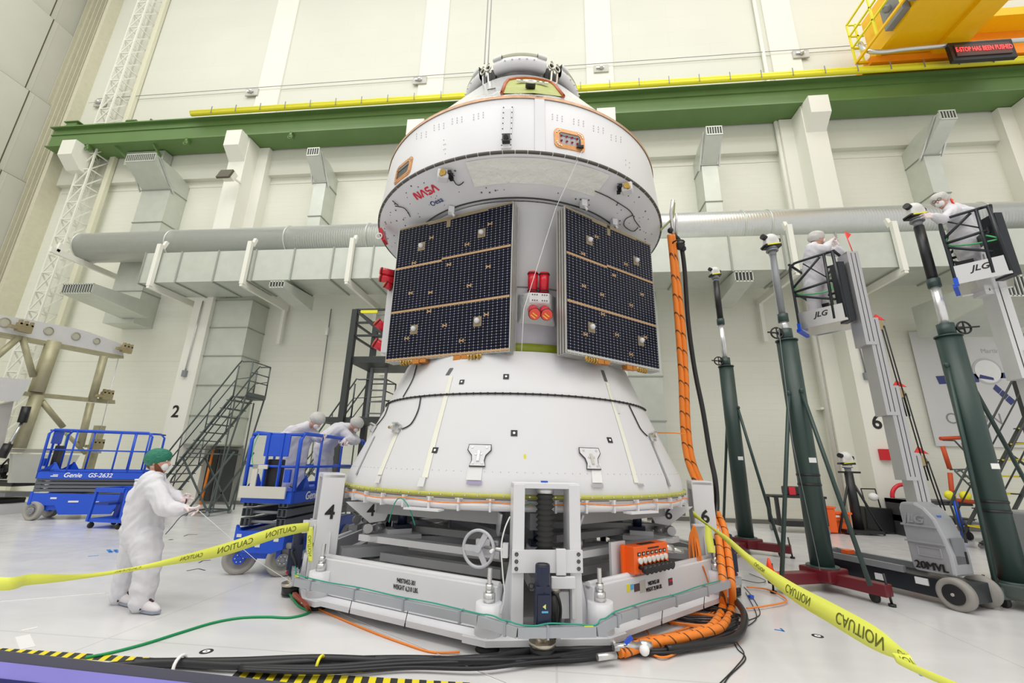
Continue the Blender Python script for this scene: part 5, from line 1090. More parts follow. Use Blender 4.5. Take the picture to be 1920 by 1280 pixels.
    for S_ in 'LR':
        mb=MB(); d,n,g_=HI.get(S_,(J['w'+S_]-J['e'+S_],V((0,0,-1)),.5)); hand(mb,J['w'+S_],d,n,1 if S_=='R' else -1,g_,.0025); limb(mb,[J['w'+S_].lerp(J['e'+S_],.12),J['w'+S_]],[.036,.030])
        blob(mb,.0065 if vox<.02 else .009,GLOVE,'glove',P_,sm=1,label='pale latex glove')
        if shoes:
            mb=MB(); t=J['t'+S_]; an=J['a'+S_]; d=(t-an); d.z=0; L=d.length; d.normalize(); sd=V((-d.y,d.x,0)); g0=base.z
            bk=V((an.x,an.y,g0))-d*.07
            mb=MB(); limb(mb,[bk+d*.03+V((0,0,.06)),bk+d*.12+V((0,0,.065)),bk+d*.24+V((0,0,.045)),bk+d*.30+V((0,0,.035))],[.048,.055,.046,.032]); limb(mb,[bk+d*.05+V((0,0,.06)),bk+d*.05+V((0,0,.13))],[.05,.05])
            blob(mb,.010,M('shoe_cover',(.72,.69,.72),.6),'shoe_cover',P_,sm=2,wr=.004); out=[(-.02,.035),(.08,.045),(.20,.055),(.30,.045),(.345,.0),(.30,-.045),(.20,-.045),(.08,-.035),(-.02,-.035),(-.04,0)]
            MB().prism([bk+d*x+sd*y+V((0,0,.001)) for x,y in out],(0,0,.022)).build('shoe_sole',M('sole_grey',(.30,.32,.40),.6),P_)
            mb=MB(); q=bk+d*.07+V((0,0,.085)); mb.tube([q+sd*.056*math.cos(x)+d*.075*math.sin(x)+V((0,0,.012*math.cos(2*x))) for x in [2*PI*i/16 for i in range(16)]],.006,5,closed=True); mb.bar(bk+d*.13+sd*-.055+V((0,0,.08)),bk+d*.15-sd*.06+V((0,0,.03)),.012).bar(bk+d*.17+V((0,0,.115)),bk+d*.22+V((0,0,.095)),.02)
            mb.build('shoe_strap',M('strap_maroon',(.07,.02,.03),.6),P_)
    return root
# man in front with the green cap
y0=4.72
Yp=lambda a,b,dy=0:Y(a,b,y0+dy)
J=dict(hd=Yp(299,866),nk=Yp(292,893),ch=Yp(277,925),wa=Yp(270,965),pe=Yp(266,1000),sR=Yp(282,904,-.17),sL=Yp(288,904,.17),eR=Yp(312,952,-.22),wR=Yp(347,955,-.16),eL=Yp(318,930,.16),wL=Yp(340,936,.10),
 hR=Yp(272,1010,-.09),hL=Yp(262,1008,.10),kR=Yp(277,1062,-.10),kL=Yp(243,1058,.13),aR=Yp(267,1122,-.08),aL=Yp(226,1119,.12),tR=Yp(305,1132,-.12),tL=Yp(250,1130,.05))
J['aR'].z=.09; J['aL'].z=.09; J['tR'].z=.04; J['tL'].z=.04
GC=M('green_cap',(.02,.19,.12),.6,nz=.35,sc=40,bump=.8,bsc=50)
man=person('person','person in white coverall and green bouffant cap standing at left holding a thin wire',J,(.93,.32,-.05),(-.1,0,1),GC,beard=M('red_beard',(.16,.05,.02),.8,nz=.3,sc=80),vox=.014,wr=.02,seed=1,fat=1.13,handinfo={'R':(V((1,.1,-.1)),V((-.1,.5,.4)),.55),'L':(V((1,-.05,.1)),V((0,-.7,.4)),.7)})
mb=MB().tube(smooth_path([J['wL']+V((.09,-.03,.01)),J['wL']+V((.10,-.04,-.03)),J['wL']+V((.09,-.06,-.08))],4),.008,6); tag(mb.build('marker_pen',M('dark_red',(.10,.01,.02),.4),loc=J['wL']),'short dark tool held in the far hand of the man with the green cap','tool')
tag(MB().tube(smooth_path([J['wR']+V((.12,-.0,0)),J['wR']+V((.02,-.05,-.06)),J['wR']+V((-.04,-.07,-.16)),J['wR']+V((-.10,-.07,-.24))],6),.005,5).build('loose_wire',M('wire_dark',(.08,.09,.13),.5),loc=J['wR']),'short dark wire dangling from the near hand of the man with the green cap','wire')
# two workers on the middle platform
DZ=1.02
def JP(d,ys,zfloor):
    out={}
    for k,(a,b,dy) in d.items(): out[k]=Y(a,b,ys+dy)
    return out
J=JP(dict(hd=(594,790,0),nk=(575,797,0),ch=(560,815,0),wa=(550,845,.0),pe=(548,868,.0),sR=(548,808,-.2),sL=(580,808,.15),eR=(524,828,-.25),wR=(522,812,-.45),eL=(598,822,.05),wL=(606,815,-.15),hR=(541,872,-.08),hL=(556,872,.08),kR=(538,900,-.06),kL=(556,905,.1),aR=(533,930,-.05),aL=(551,935,.1),tR=(545,935,-.1),tL=(565,938,.05)),6.95,DZ)
J['eR']=Y(527,822,6.75); J['wR']=Y(535,818,6.45)
for k in ('aR','aL'): J[k].z=1.10
for k in ('tR','tL'): J[k].z=1.06
person('person','person in white coverall leaning over on the middle blue lift, nearer the camera',J,(.75,-.3,-.62),(.55,-.1,.8),HATW,vox=.018,wr=.014,seed=3,handinfo={'L':(V((.5,-.6,-.3)),V((0,0,-1)),.6),'R':(V((.3,-.9,-.1)),V((0,0,-1)),.7)},glasses=False)
J=JP(dict(hd=(668,797,0),nk=(652,799,0),ch=(636,806,0),wa=(618,820,.0),pe=(607,838,.0),sR=(640,806,-.18),sL=(648,806,.16),eR=(655,818,-.25),wR=(640,817,-.35),eL=(660,822,.1),wL=(650,822,-.2),hR=(602,843,-.09),hL=(612,843,.09),kR=(602,880,-.08),kL=(612,880,.09),aR=(601,912,-.08),aL=(614,912,.09),tR=(610,915,-.1),tL=(625,915,.08)),7.75,DZ)
J['wR']=Y(646,824,7.35); J['eR']=Y(661,826,7.55); J['eL']=Y(668,826,7.8); J['wL']=Y(655,828,7.45)
for k in ('aR','aL'): J[k].z=1.10
for k in ('tR','tL'): J[k].z=1.06
person('person','person in white coverall bending over the blue lift rail right beside the cone',J,(.72,-.15,-.68),(.65,-.1,.72),HATW,vox=.018,wr=.014,seed=5,handinfo={'R':(V((-.3,-.5,-.6)),V((0,0,-1)),.8)})
# worker in the lower basket
y1=7.3; fl=3.82
J=JP(dict(hd=(1534,448,0),nk=(1526,461,0),ch=(1524,482,0),wa=(1526,510,0),pe=(1527,530,0),sR=(1522,466,-.18),sL=(1530,466,.18),eR=(1546,468,-.22),wR=(1556,454,-.12),eL=(1572,474,.1),wL=(1571,461,.05),hR=(1524,534,-.09),hL=(1532,534,.09),kR=(1527,566,-.08),kL=(1540,566,.1),aR=(1531,592,-.08),aL=(1544,595,.1),tR=(1545,595,-.1),tL=(1558,598,.05)),y1,fl)
person('person','person in white coverall standing in the lower black basket with raised hands',J,(.95,-.1,.02),(-.1,0,1),HATW,vox=.018,wr=.014,seed=7,handinfo={'R':(V((.6,0,.7)),V((.6,.2,-.4)),.5),'L':(V((-.3,0,1)),V((-1,0,-.1)),.5)},hair=M('red_beard'))
# worker in the upper basket
y2=6.6
J=JP(dict(hd=(1763,378,0),nk=(1778,389,0),ch=(1792,402,0),wa=(1804,430,0),pe=(1812,452,0),sR=(1790,392,.2),sL=(1788,398,-.2),eR=(1820,390,.25),wR=(1800,398,-.05),eL=(1768,412,-.3),wL=(1748,404,-.35),hR=(1806,456,.09),hL=(1812,458,-.09),kR=(1814,486,.1),kL=(1822,490,-.05),aR=(1820,512,.15),aL=(1830,510,-.05),tR=(1808,514,.12),tL=(1816,516,-.1)),y2,0)
J['eR']=Y(1818,398,6.55); J['wR']=Y(1794,396,6.4)
person('person','person in white coverall and dark glasses leaning out of the upper basket',J,(-.85,-.45,-.25),(-.3,0,1),HATW,vox=.018,wr=.014,seed=9,glasses=True,handinfo={'R':(V((-.9,-.2,-.1)),V((0,0,-1)),.7),'L':(V((-.9,.2,.1)),V((.2,.9,0)),.6)})
# person in a white coat far right, behind the tall mast
gf=G(1866,1004); yy=gf.y
J=JP(dict(hd=(1844,866,0),nk=(1847,880,0),ch=(1850,896,0),wa=(1855,918,0),pe=(1860,938,0),sR=(1841,888,0),sL=(1857,888,.15),eR=(1828,893,-.1),wR=(1835,877,-.2),eL=(1870,902,.1),wL=(1866,888,.0),hR=(1856,942,-.08),hL=(1866,942,.1),kR=(1862,968,-.08),kL=(1872,968,.08),aR=(1864,998,-.06),aL=(1876,998,.1),tR=(1853,1000,-.1),tL=(1866,1000,0)),yy,0)
for k in ('aR','aL'): J[k].z=.09
for k in ('tR','tL'): J[k].z=.05
person('person','person in a long white coat working behind the tall right-hand mast',J,(-.3,.9,0),(0,0,1),HATW,vox=.022,wr=.012,seed=11,coat=True)
# ---------------- machines ----------------
def XF(org,xd,yd):   # local frame on the floor
    org=V(org); xd=V(xd).normalized(); yd=V(yd).normalized()
    return lambda x,y,z: org+xd*x+yd*y+V((0,0,z))
def fbox(mb,f,a,b,rz):
    c=f((a[0]+b[0])/2,(a[1]+b[1])/2,(a[2]+b[2])/2); return mb.box(c,[abs(b[i]-a[i]) for i in range(3)],rz=rz)
def scissor(name,lab,org,yd,L=2.35,model=None,sv=(.45,-.9)):
    yd=V(yd).normalized(); xd=V((yd.y,-yd.x,0)); f=XF(org,xd,yd); rz=math.atan2(xd.y,xd.x); t=thing(name,lab,'lift',f(0,1.15,0)); BX=lambda mb,a,b:fbox(mb,f,a,b,rz)
    W=.39; BR=lambda mb,p,q,w,h=None: mb.bar(f(*p),f(*q),w,h)
    mb=MB(); BX(mb,(-W+.08,.05,.22),(W-.08,L-.1,.58)); 
    for s in (-1,1):
        mb.prism([f(s*(W-.03),y,z) for y,z in ((.0,.62),(.0,.40),(.12,.33),(.5,.33),(.62,.12),(1.65,.12),(1.75,.33),(2.2,.33),(2.3,.45),(2.3,.56))],xd*(-s)*.05)
    mb.prism([f(x,-.02,z) for x,z in ((-W+.02,.66),(-W+.02,.36),(-.2,.30),(.2,.30),(W-.02,.36),(W-.02,.66),(.3,.58),(-.3,.58))],yd*.06)
    mb.build('chassis',BLUE,t,bev=.01)
    for (x,y,st) in ((-W+.02,.22,1),(W-.02,.22,1),(-W+.02,1.98,0),(W-.02,1.98,0)):
        ax=(xd*sv[0]+yd*sv[1]).normalized() if st else xd; c=f(x*(1.0 if not st else .86),y-(.10 if st else 0),.215)
        if x<0 and not st: ax=-ax
        o=MB().lathe([(.10,-.06),(.20,-.065),(.215,-.05),(.215,.05),(.20,.065),(.15,.06),(.14,.03),(.0,.03)],c,n=32,axis=ax).lathe([(.0,-.05),(.10,-.06)],c,n=32,axis=ax).build('wheel',WHEELG,t)
        MB().cyl(c+ax*.03,c+ax*.075,.085 if not st else .08,n=16).cyl(c+ax*.07,c+ax*.09,.03,n=10).build('wheel_hub',BLUE if (st and x<0) else GREYP,o)
        mb=MB()
        for k in range(6): a_=PI*k/3; q=c+ax*.078+V((0,0,1))*.05*math.sin(a_)+ax.cross(V((0,0,1)))*.05*math.cos(a_); mb.cyl(q,q+ax*.01,.009,n=6)
        mb.build('lug_nut',STEEL,o)
    z=.64
    for k in range(3 if not model else 4):
        zz=z+k*.085 if model else z+k*.13; h=.08 if model else .11
        for s in (-1,1):
            for j,(dx) in enumerate((.30,.23)):
                mb=MB(); x=s*dx; BX(mb,(x-.028,.05,zz),(x+.028,.07,zz+h)); BX(mb,(x-.03,.12,zz+.005),(x+.03,L-.15,zz+h-.01)); 
                # open box-section end
                for (a0,b0,a1,b1) in ((-.032,0,-.024,h),(.024,0,.032,h),(-.032,0,.032,.008),(-.032,h-.008,.032,h)): BX(mb,(x+a0,-.0,zz+b0),(x+a1,.12,zz+b1))
                mb.build('scissor_arm',M('scissor_grey',(.13,.14,.16),.4,.2),t,bev=.003)
        MB().cyl(f(-.2,.06,zz+h/2),f(.2,.06,zz+h/2),.022,n=12).build('cross_pin',GREYP,t)
    # platform
    dz=1.12; mb=MB(); BX(mb,(-W,0,dz-.02),(W,L,dz)); BX(mb,(-W,0,dz-.17),(-W+.03,L,dz+.0)); BX(mb,(W-.03,0,dz-.17),(W,L,dz+.0)); BX(mb,(-W,0,dz-.17),(W,.03,dz)); BX(mb,(-W,L-.03,dz-.17),(W,L,dz))
    for s in (-1,1): mb.prism([f(s*W,y,z) for y,z in ((.02,dz),(.45,dz+.0),(.30,dz+.22),(.26,dz+.22),(.22,dz))],-xd*s*.015); 
    BX(mb,(-W,0,dz),(-W+.015,L,dz+.05)); BX(mb,(W-.015,0,dz),(W,L,dz+.05)); mb.build('platform',BLUE,t,bev=.006)
    mb=MB(); BX(mb,(-W-.01,-.05,dz-.10),(W-.10,-.02,dz+.06)); BX(mb,(-W+.12,-.03,dz+.06),(-W+.20,-.01,dz+.36)); BX(mb,(-W+.12,-.03,dz+.30),(-W+.34,-.01,dz+.36)); mb.build('end_panel',M('off_white_panel',(.66,.64,.58),.5),t)
    zt=dz+.82 if not model else dz+1.0; zm=dz+.34 if not model else dz+.52
    mb=MB()
    def rail(x,r=.028):
        p=[f(x,.02,dz),f(x,.0,zt-.1),f(x,.08,zt),f(x,L-.12,zt),f(x,L-.02,zt-.1),f(x,L-.02,dz)]; mb.tube(p,r,8)
        mb.tube([f(x,.02,zm),f(x,L-.02,zm)],.018,8)
        for y in ((.55,1.45,1.78) if model else (.62,1.35)): mb.tube([f(x,y,dz),f(x,y,zt)],.02,8)
    rail(-W+.01); rail(W-.01)
    for y in (.02,L-.02): mb.tube([f(-W,y,zt-.02),f(W,y,zt-.02)],.022,8).tube([f(-W,y,zm),f(W,y,zm)],.018,8)
    for x in (-.1,.12): mb.bar(f(x,.0,dz),f(x,.0,zt),.045,.02)
    mb.build('guard_rail',BLUE,t)
    mb=MB(); BX(mb,(-.16,-.01,zt-.34),(.22,.02,zt-.03)); mb.build('rail_panel',BLUE,t,bev=.01)
    mb=MB(); BX(mb,(-.12,.05,dz+.02),(.12,.14,zm+.10)); mb.build('manual_box',BLACK,t,bev=.02)
    mb=MB(); BX(mb,(.22,-.02,dz+.12),(.30,.03,dz+.3)); mb.build('control_box',BLUE,t)
    MB().tube(smooth_path([f(-W+.1,.0,zt-.02),f(-W+.06,-.01,zt-.25),f(-W+.10,-.01,zm+.02),f(-W+.2,-.01,zm)],6),.006,5).build('green_hose',M('green_strap',(.1,.55,.2),.5),t)
    mb=MB()
    for (x,z_) in ((-W+.1,.52),(0,.40),(.26,.48)): BX(mb,(x-.035,-.03,z_-.02),(x+.035,-.021,z_+.02))
    for (y,z_,w_) in ((.45,.50,.12),(.85,.42,.2),(1.3,.40,.12)): BX(mb,(W-.03,y-w_/2,z_-.02),(W-.022,y+w_/2,z_+.02))
    mb.build('decal',M('decal_white',(.75,.76,.78),.5),t)
    text('Genie','brand_lettering',TEXTW,t,f(W+.002,.70 if model else .52,dz-.085),yd,(0,0,1),.16 if not model else .15,shear=.25,bold=.015,label='white brand lettering')
    if model: text(model,'model_lettering',TEXTW,t,f(W+.002,1.25,dz-.085),yd,(0,0,1),.14,shear=.2,bold=.015,label='white model lettering'); 
    if model: mb=MB(); BX(mb,(W+.0,.28,dz-.12),(W+.004,.42,dz-.10)); BX(mb,(W+.0,.32,dz-.085),(W+.004,.42,dz-.07)); mb.build('white_stripe',TEXTW,t)
    return t,f
scissor('scissor_lift','blue scissor lift carrying two leaning workers between the stairs and the spacecraft',(-4.14,6.1,0),(-.03,1,0))
scissor('scissor_lift','empty blue scissor lift with low guard rails parked behind the man with the green cap',(-12.72,9.95,0),(.91,.42,0),L=2.15,sv=(.9,-.42),model='GS-2632')
# blue cart
g1=G(160,990); g2=G(237,990); f=XF(g1,(1,.0,0),(0,1,0)); W_=(g2-g1).length; t=thing('utility_cart','low blue steel cart on casters in front of the empty scissor lift','cart',g1+V((.5,.3,0)))
mb=MB(); L_=W_
for x in (0,L_):
    for y in (0,.6): mb.bar(f(x,y,.14),f(x*.92+.04,y,.82),.05)
for z in (.80,):
    for y in (0,.6): mb.bar(f(.04,y,z),f(L_*.93,y,z),.09,.09)
    for x in (.04,L_*.93): mb.bar(f(x,0,z),f(x,.6,z),.05,.09)
mb.build('frame',BLUE,t); MB().bbox(f(0,0,.13),f(L_,.6,.20)).build('lower_shelf',BLUE,t); MB().bbox(f(.04,0,.48),f(L_*.5,.6,.53)).bar(f(L_*.45,.3,.2),f(L_*.55,.3,.8),.12,.1).build('middle_shelf',M('blue_dark',(.01,.04,.3),.4),t)
for x in (.06,L_-.06):
    for y in (.04,.56): MB().cyl(f(x-.02,y,.06),f(x+.02,y,.06),.06,n=14).box(f(x,y,.11),(.04,.04,.06)).build('caster',RUB,t)
tag(MB().cyl(f(L_-.05,.3,.85),f(L_-.05,.3,1.0),.12,.11,20).cyl(f(L_-.05,.3,1.0),f(L_-.05,.3,1.03),.125,.12,20).build('plastic_tub',TEXTW,loc=f(L_-.05,.3,.85)),'small white round tub on the blue cart','tub')
mb=MB(); mb.bbox(f(.3,.62,.35),f(.55,.63,.62)); tag(mb.build('paper_sheet',TEXTW,loc=f(.4,.62,.35)),'white paper sheet taped behind the blue cart','paper') if 0 else None
# ---------------- camera masts ----------------
def ZV(xy,b):   # height where the vertical line over xy meets image row b
    lo,hi=0,14
    for _ in range(40):
        m_=(lo+hi)/2; p=V((xy[0],xy[1],m_-H)); row=640-FPX*p.dot(CU)/p.dot(fw)
        if row>b: lo=m_
        else: hi=m_
    return lo
def mast(px,py,zb,rows,legs,colr,braces,lab,dark_upper,labz,wheel=True,head=True):
    b=G(px,py,zb); t=thing('camera_mast',lab,'mast',(b.x,b.y,0)); xy=(b.x,b.y); zt,z2,z3=[ZV(xy,r) for r in rows]  # top of body, end of second stage, top of third
    Z=lambda z:V((b.x,b.y,z))
    MB().cyl(Z(zb),Z(zt),.145,n=28).build('lower_tube',MGRN,t); MB().cyl(Z(zt),Z(zt+.02),.16,n=28).cyl(Z(zt),Z(zt+.20),.10,n=20).cyl(Z(zb),Z(zb+.04),.20,n=24).build('collar',MGRN,t)
    MB().cyl(Z(zt+.15),Z(z2),.058,n=20).build('silver_tube',M('bright_tube',(.78,.79,.80),.25,.6),t); MB().cyl(Z(z2-.03),Z(z2+.10),.08,n=20).build('clamp_collar',MGRN,t)
    if z3>z2+.15: MB().cyl(Z(z2+.1),Z(z3),.065 if dark_upper else .05,n=18).build('upper_tube',BLACK if dark_upper else GREYP,t)
    if wheel: s_=-1 if px<1600 else 1; c=Z(zt+.12)+V((s_*.17,-.08,0)); MB().torus(c,.09,.013,(0,-1,.0),20,6).bar(c-V((.09,0,0)),c+V((.09,0,0)),.015).bar(c-V((0,0,.09)),c+V((0,0,.09)),.015).cyl(Z(zt+.12),c,.025,n=8).bar(c,c+V((.16*s_,-.05,.0)),.02).build('crank_wheel',BLACK,t)
    for k,(a,c_,nm) in enumerate(legs):
        p=Z(zb-.10); q=G(a,c_,zb-.10); d=(q-p).normalized(); o=MB().bar(p,q,.16,.14).build('base_leg',colr,t,bev=.008); cp=q-d*.18; MB().cyl(V((cp.x-.02,cp.y,.07)),V((cp.x+.03,cp.y,.07)),.07,n=16).cyl(V((cp.x,cp.y,.07)),V((cp.x,cp.y,.16)),.03).build('caster',RUB,o)
        MB().cyl(V((q.x,q.y,.0)),V((q.x,q.y,.36))-d*.03,.014,n=8).cyl(V((q.x,q.y,0)),V((q.x,q.y,.03)),.04,n=12).build('levelling_screw',BLACK,o)
    MB().box(Z(zb-.06),(.42,.42,.16),rz=.5).build('base_block',colr,t,bev=.02)
    for (ra,(a,c_)) in braces: top=Z(ZV(xy,ra)); q=G(a,c_,zb-.03); e=(q-top); e.z=0; e.normalize(); MB().cyl(top+e*.14,q,.028,n=10).sph(top+e*.15,.04,5).build('brace',MGRN,t)
    for z in labz: MB().cyl(Z(ZV(xy,z)-.015),Z(ZV(xy,z)+.015),.152,n=28).build('strap',BLACK,t)
    zz_=ZV(xy,(rows[0]+py)/2+10); MB().box(Z(zz_)+V((.02,-.143,0)),(.10,.008,.07)).build('white_tag',TEXTW,t)
    return t,xy,z3
def instrument(xy,z,lab,s=1.0,dirx=-1):
    t=thing('laser_tracker',lab,'instrument',(xy[0],xy[1],z)); Z=lambda x,y,q:V((xy[0]+x*s,xy[1]+y*s,z+q*s))
    MB().cyl(Z(0,0,0),Z(0,0,.10),.06*s,.075*s,18).cyl(Z(0,0,.10),Z(0,0,.13),.11*s,n=18).cyl(Z(0,0,.15),Z(0,0,.18),.10*s,n=18).build('mount_plate',GREYP,t)
    MB().prism([Z(-.15,-.10,.18),Z(.15,-.10,.18),Z(.15,.10,.18),Z(-.15,.10,.18)],(0,0,.05*s)).prism([Z(-.15,-.10,.2),Z(-.19,-.06,.18),Z(-.19,.06,.18),Z(-.15,.10,.2)],(0,0,.03*s)).build('black_base',BLACK,t)
    mb=MB(); k0=len(mb.v); mb.sph(Z(0,0,.36),.15*s,10,(.95,.8,.9)); mb.box(Z(0,0,.27),(.26*s,.18*s,.12*s)); blob(mb,.02*s,M('instrument_white',(.74,.74,.72),.4),'housing',t,sm=3); 
    MB().cyl(Z(dirx*.08,-.02,.38),Z(dirx*.19,-.08,.40),.055*s,n=18).cyl(Z(.12,.0,.34),Z(.17,.0,.34),.05*s,n=14).build('lens_barrel',BLACK,t); MB().bar(Z(-.12,-.105,.21),Z(.12,-.105,.24),.008,.02).build('yellow_stripe',YPIPE,t)
m1,xy1,zt1=mast(1399,1010,.25,(688,606,528),[(1484,1030,0),(1340,1040,0),(1385,985,0)],MAR,[(770,(1356,1000)),(765,(1386,1005)),(765,(1462,1022))],'slim dark green telescoping mast on a maroon base nearest the spacecraft',True,[948+60])
instrument(xy1,zt1,'small white survey instrument on top of the mast nearest the spacecraft',.75)
m2,xy2,zt2=mast(1543,1065,.27,(640,600,480),[(1447,1085,0),(1668,1108,0),(1560,1040,0)],MAR,[(738,(1466,1078)),(735,(1632,1098))],'dark green telescoping mast on a maroon base in front of the lower basket',False,[890,908])
z_=ZV(xy2,500)
instrument(xy2,zt2,'white survey instrument on top of the middle green mast',.85)
m3,xy3,zt3=mast(1903,1095,.27,(632,535,425),[(1846,1108,0),(1990,1120,0),(1900,1060,0)],M('grey_green_base',(.08,.10,.09),.4),[(685,(1868,1100)),(668,(2010,1060))],'thick dark green mast on a grey base at the right edge beside the upper basket',True,[940,958])
instrument(xy3,zt3,'white and black survey instrument on the tall mast beside the worker with glasses',.85)
for k,((a,b,z),l) in enumerate((((1444,1072,.27),'small orange cone standing on the maroon mast base'),((1869,1100,.22),'small orange cone standing on the grey mast base'))):
    p=G(a,b,z); t=thing('safety_cone',l,'cone',p); MB().cyl(p,p+V((0,0,.17)),.055,.012,20).build('cone_body',M('cone_red',(.95,.08,.02),.45),t); MB().box(p+V((0,0,.004)),(.16,.16,.012)).build('cone_base',M('cone_red'),t)
tag(MB().tube([V((xy2[0]-.1,xy2[1]-.1,zt2)),V((xy2[0]-.3,xy2[1]-.3,2)),V((xy2[0]-.2,xy2[1]-.3,.3))],.005,4).build('thin_wire',GREYP,loc=(xy2[0],xy2[1],2)),'thin cable hanging down along the middle green mast','wire')
# ---------------- vertical mast lifts ----------------
JG=M('lift_grey',(.40,.41,.44),.28,.3,nz=.04); DFR=M('basket_black',(.012,.016,.022),.35)
def basket(t,A,B,z0,z1,wd=.62):
    global TRF
    e=V((B.x-A.x,B.y-A.y,0)); L_=e.length; e.normalize(); n_=V((-e.y,e.x,0)); TRF=lambda v:V((A.x,A.y,0))+e*v.x+n_*v.y+V((0,0,v.z)); xl,xr,yf,yb=0,L_,0,wd
    # floor pan, kick plates and tubular guard frame; near side faces the camera (-y)
    MB().bbox((xl,yf,z0-.03),(xr,yb,z0)).build('basket_floor',ALU,t)
    o=MB().bbox((xl,yf-.012,z0-.04),(xr,yf+.004,z0+.24)).build('toe_board',ALU,t); MB().bbox((xl-.01,yf,z0-.04),(xl+.004,yb,z0+.24)).bbox((xr-.004,yf,z0-.04),(xr+.01,yb,z0+.24)).bbox((xl,yb-.004,z0-.04),(xr,yb+.012,z0+.24)).build('toe_board',ALU,t)
    text('JLG','brand_lettering',TEXTB,o,((xl+xr)/2,yf-.014,z0+.14),(1,0,0),(0,0,1),.12,shear=.3,bold=.02,label='black brand lettering')
    rr=.022; zt=z1
    for y in (yf,yb):
        MB().tube(smooth_path([(xl,y,z0+.02),(xl,y,z0+.5),(xl,y,zt-.10),(xl+.06,y,zt-.02),(xl+.14,y,zt),(xr-.1,y,zt)],3),rr,8).tube([(xr,y,z0),(xr-.02,y,zt+.0)],rr*1.1,8).tube([(xr-.16,y,z0+.02),(xr-.14,y,zt)],rr,8).tube([(xr-.1,y,zt),(xr,y,zt)],rr,8).build('guard_frame',DFR,t)
        MB().tube([(xl,y,z0+.62),(xr-.1,y,z0+.66)],rr,8).tube([(xl,y,z0+.56),(xr-.1,y,z0+.33)],rr*.9,8).tube([(xl,y,z0+.70),(xr-.2,y,zt-.03)],rr*.9,8).tube([(xr-.45,y,zt-.06),(xr-.15,y,z0+.72)],rr*.5,6).build('cross_rail',DFR,t)
    mb=MB()
    for z in (zt,z0+.62): mb.tube([(xl,yf,z),(xl,yb,z)],rr,8)
    mb.tube([(xr,yf,zt),(xr,yb,zt)],rr,8); mb.build('end_rail',DFR,t)
    MB().tube(smooth_path([(xl+.03,yf+.05,z0+.75),(xl+.06,yf+.05,z0+.58),(xl+.5,yf+.03,z0+.50),(xr-.15,yf+.03,z0+.62)],5),.012,5).build('green_strap',M('green_strap'),t)
    MB().bbox((xr-.02,yf+.2,z0+.05),(xr+.06,yb-.2,z0+.6)).bbox((xr-.5,yf+.35,z0+.35),(xr-.3,yf+.5,z0+.42)).build('control_box',BLACK,t)
    MB().bar((xl-.02,yf-.02,z0-.06),(xl-.02,yf+.35,z0-.09),.05).bar((xl,yf,z0-.06),(xl,yf,z0+.06),.05).build('blue_bumper',BLUE,t); TRF=None
lx=V((.9,.436,0)); ly=V((-.436,.9,0)); w0=G(1795,1148)-ly*.2+lx*.13; f=XF(w0,lx,ly); rz=math.atan2(lx.y,lx.x)
t=thing('mast_lift','grey and black vertical mast lift with a raised basket right of the middle mast','lift',w0+lx*.3+ly*.8); BX=lambda mb,a,b:fbox(mb,f,a,b,rz)
mb=MB(); BX(mb,(.02,.12,.08),(.5,1.95,.30)); mb.build('chassis',DFR,t,bev=.01); mb=MB(); BX(mb,(.0,.75,.30),(.06,1.95,.38)); BX(mb,(.46,.75,.30),(.52,1.95,.38)); BX(mb,(.0,1.9,.22),(.52,2.0,.38)); mb.build('chassis_rail',GREYP,t)
mb=MB(); BX(mb,(.1,1.5,.38),(.25,1.6,.43)); mb.build('amber_light',ORGP,t); mb=MB(); BX(mb,(-.0,.5,.2),(.004+.014,.64,.28)); BX(mb,(0,1.0,.14),(.018,1.12,.22)); BX(mb,(0,1.9,.2),(.018,2.0,.28)); mb.build('decal',M('decal_white'),t)
# wheels at the near end
for x in (-.03,.52):
    c=f(x,.22,.18); ax=lx if x>0 else -lx
    o=MB().lathe([(.0,.035),(.09,.035),(.10,.05),(.13,.05),(.145,.06),(.175,.05),(.182,.03),(.182,-.05),(.10,-.06),(0,-.06)],c,n=36,axis=ax).build('wheel',M('tyre_pale',(.30,.285,.265),.55),t); MB().cyl(c+ax*.03,c+ax*.058,.112,n=24).build('wheel_hub',BLACK,o); MB().cyl(c+ax*.058,c+ax*.08,.018,n=10).build('hub_cap',STEEL,o)
for x in (.05,.45): MB().cyl(f(x-.02,1.85,.07),f(x+.03,2.0,.07),.07,n=16).build('front_caster',RUB,t)
# body shell
P_=[(.02,.20,.36),(.02,.63,.36),(.02,.65,.46),(.02,.67,1.12),(.02,.64,1.20),(.02,.48,1.21),(.02,.38,1.15),(.02,.29,1.02),(.02,.23,.8),(.02,.20,.6)]
mb=MB(); mb.prism([f(*q) for q in P_],lx*.40); shell=mb.build('body_shell',JG,t,bev=.03); mb=MB(); 
for (y0_,z0_,y1_,z1_) in ((.24,.72,.66,.72),(.29,.92,.67,.92)): mb.bar(f(.012,y0_,z0_),f(.012,y1_,z1_),.03,.022)
for a_,b_ in (((.30,.56),(.54,.56)),((.54,.56),(.54,.67)),((.54,.67),(.30,.67)),((.30,.67),(.30,.56))): mb.bar(f(.014,a_[0],a_[1]),f(.014,b_[0],b_[1]),.012,.012)
mb.build('body_rib',JG,shell); mb=MB(); BX(mb,(.10,.20,.50),(.34,.215,.8)); mb.build('rear_panel',M('panel_mid',(.2,.21,.23),.4),shell); mb=MB(); BX(mb,(.3,.19,.5),(.33,.21,.64)); BX(mb,(.2,.30,.95),(.26,.33,1.0)); mb.build('rear_latch',BLACK,shell)
mb=MB(); BX(mb,(.12,.30,1.0),(.2,.36,1.06)); mb.build('blue_decal',M('label_blue',(.05,.15,.5),.4),shell)
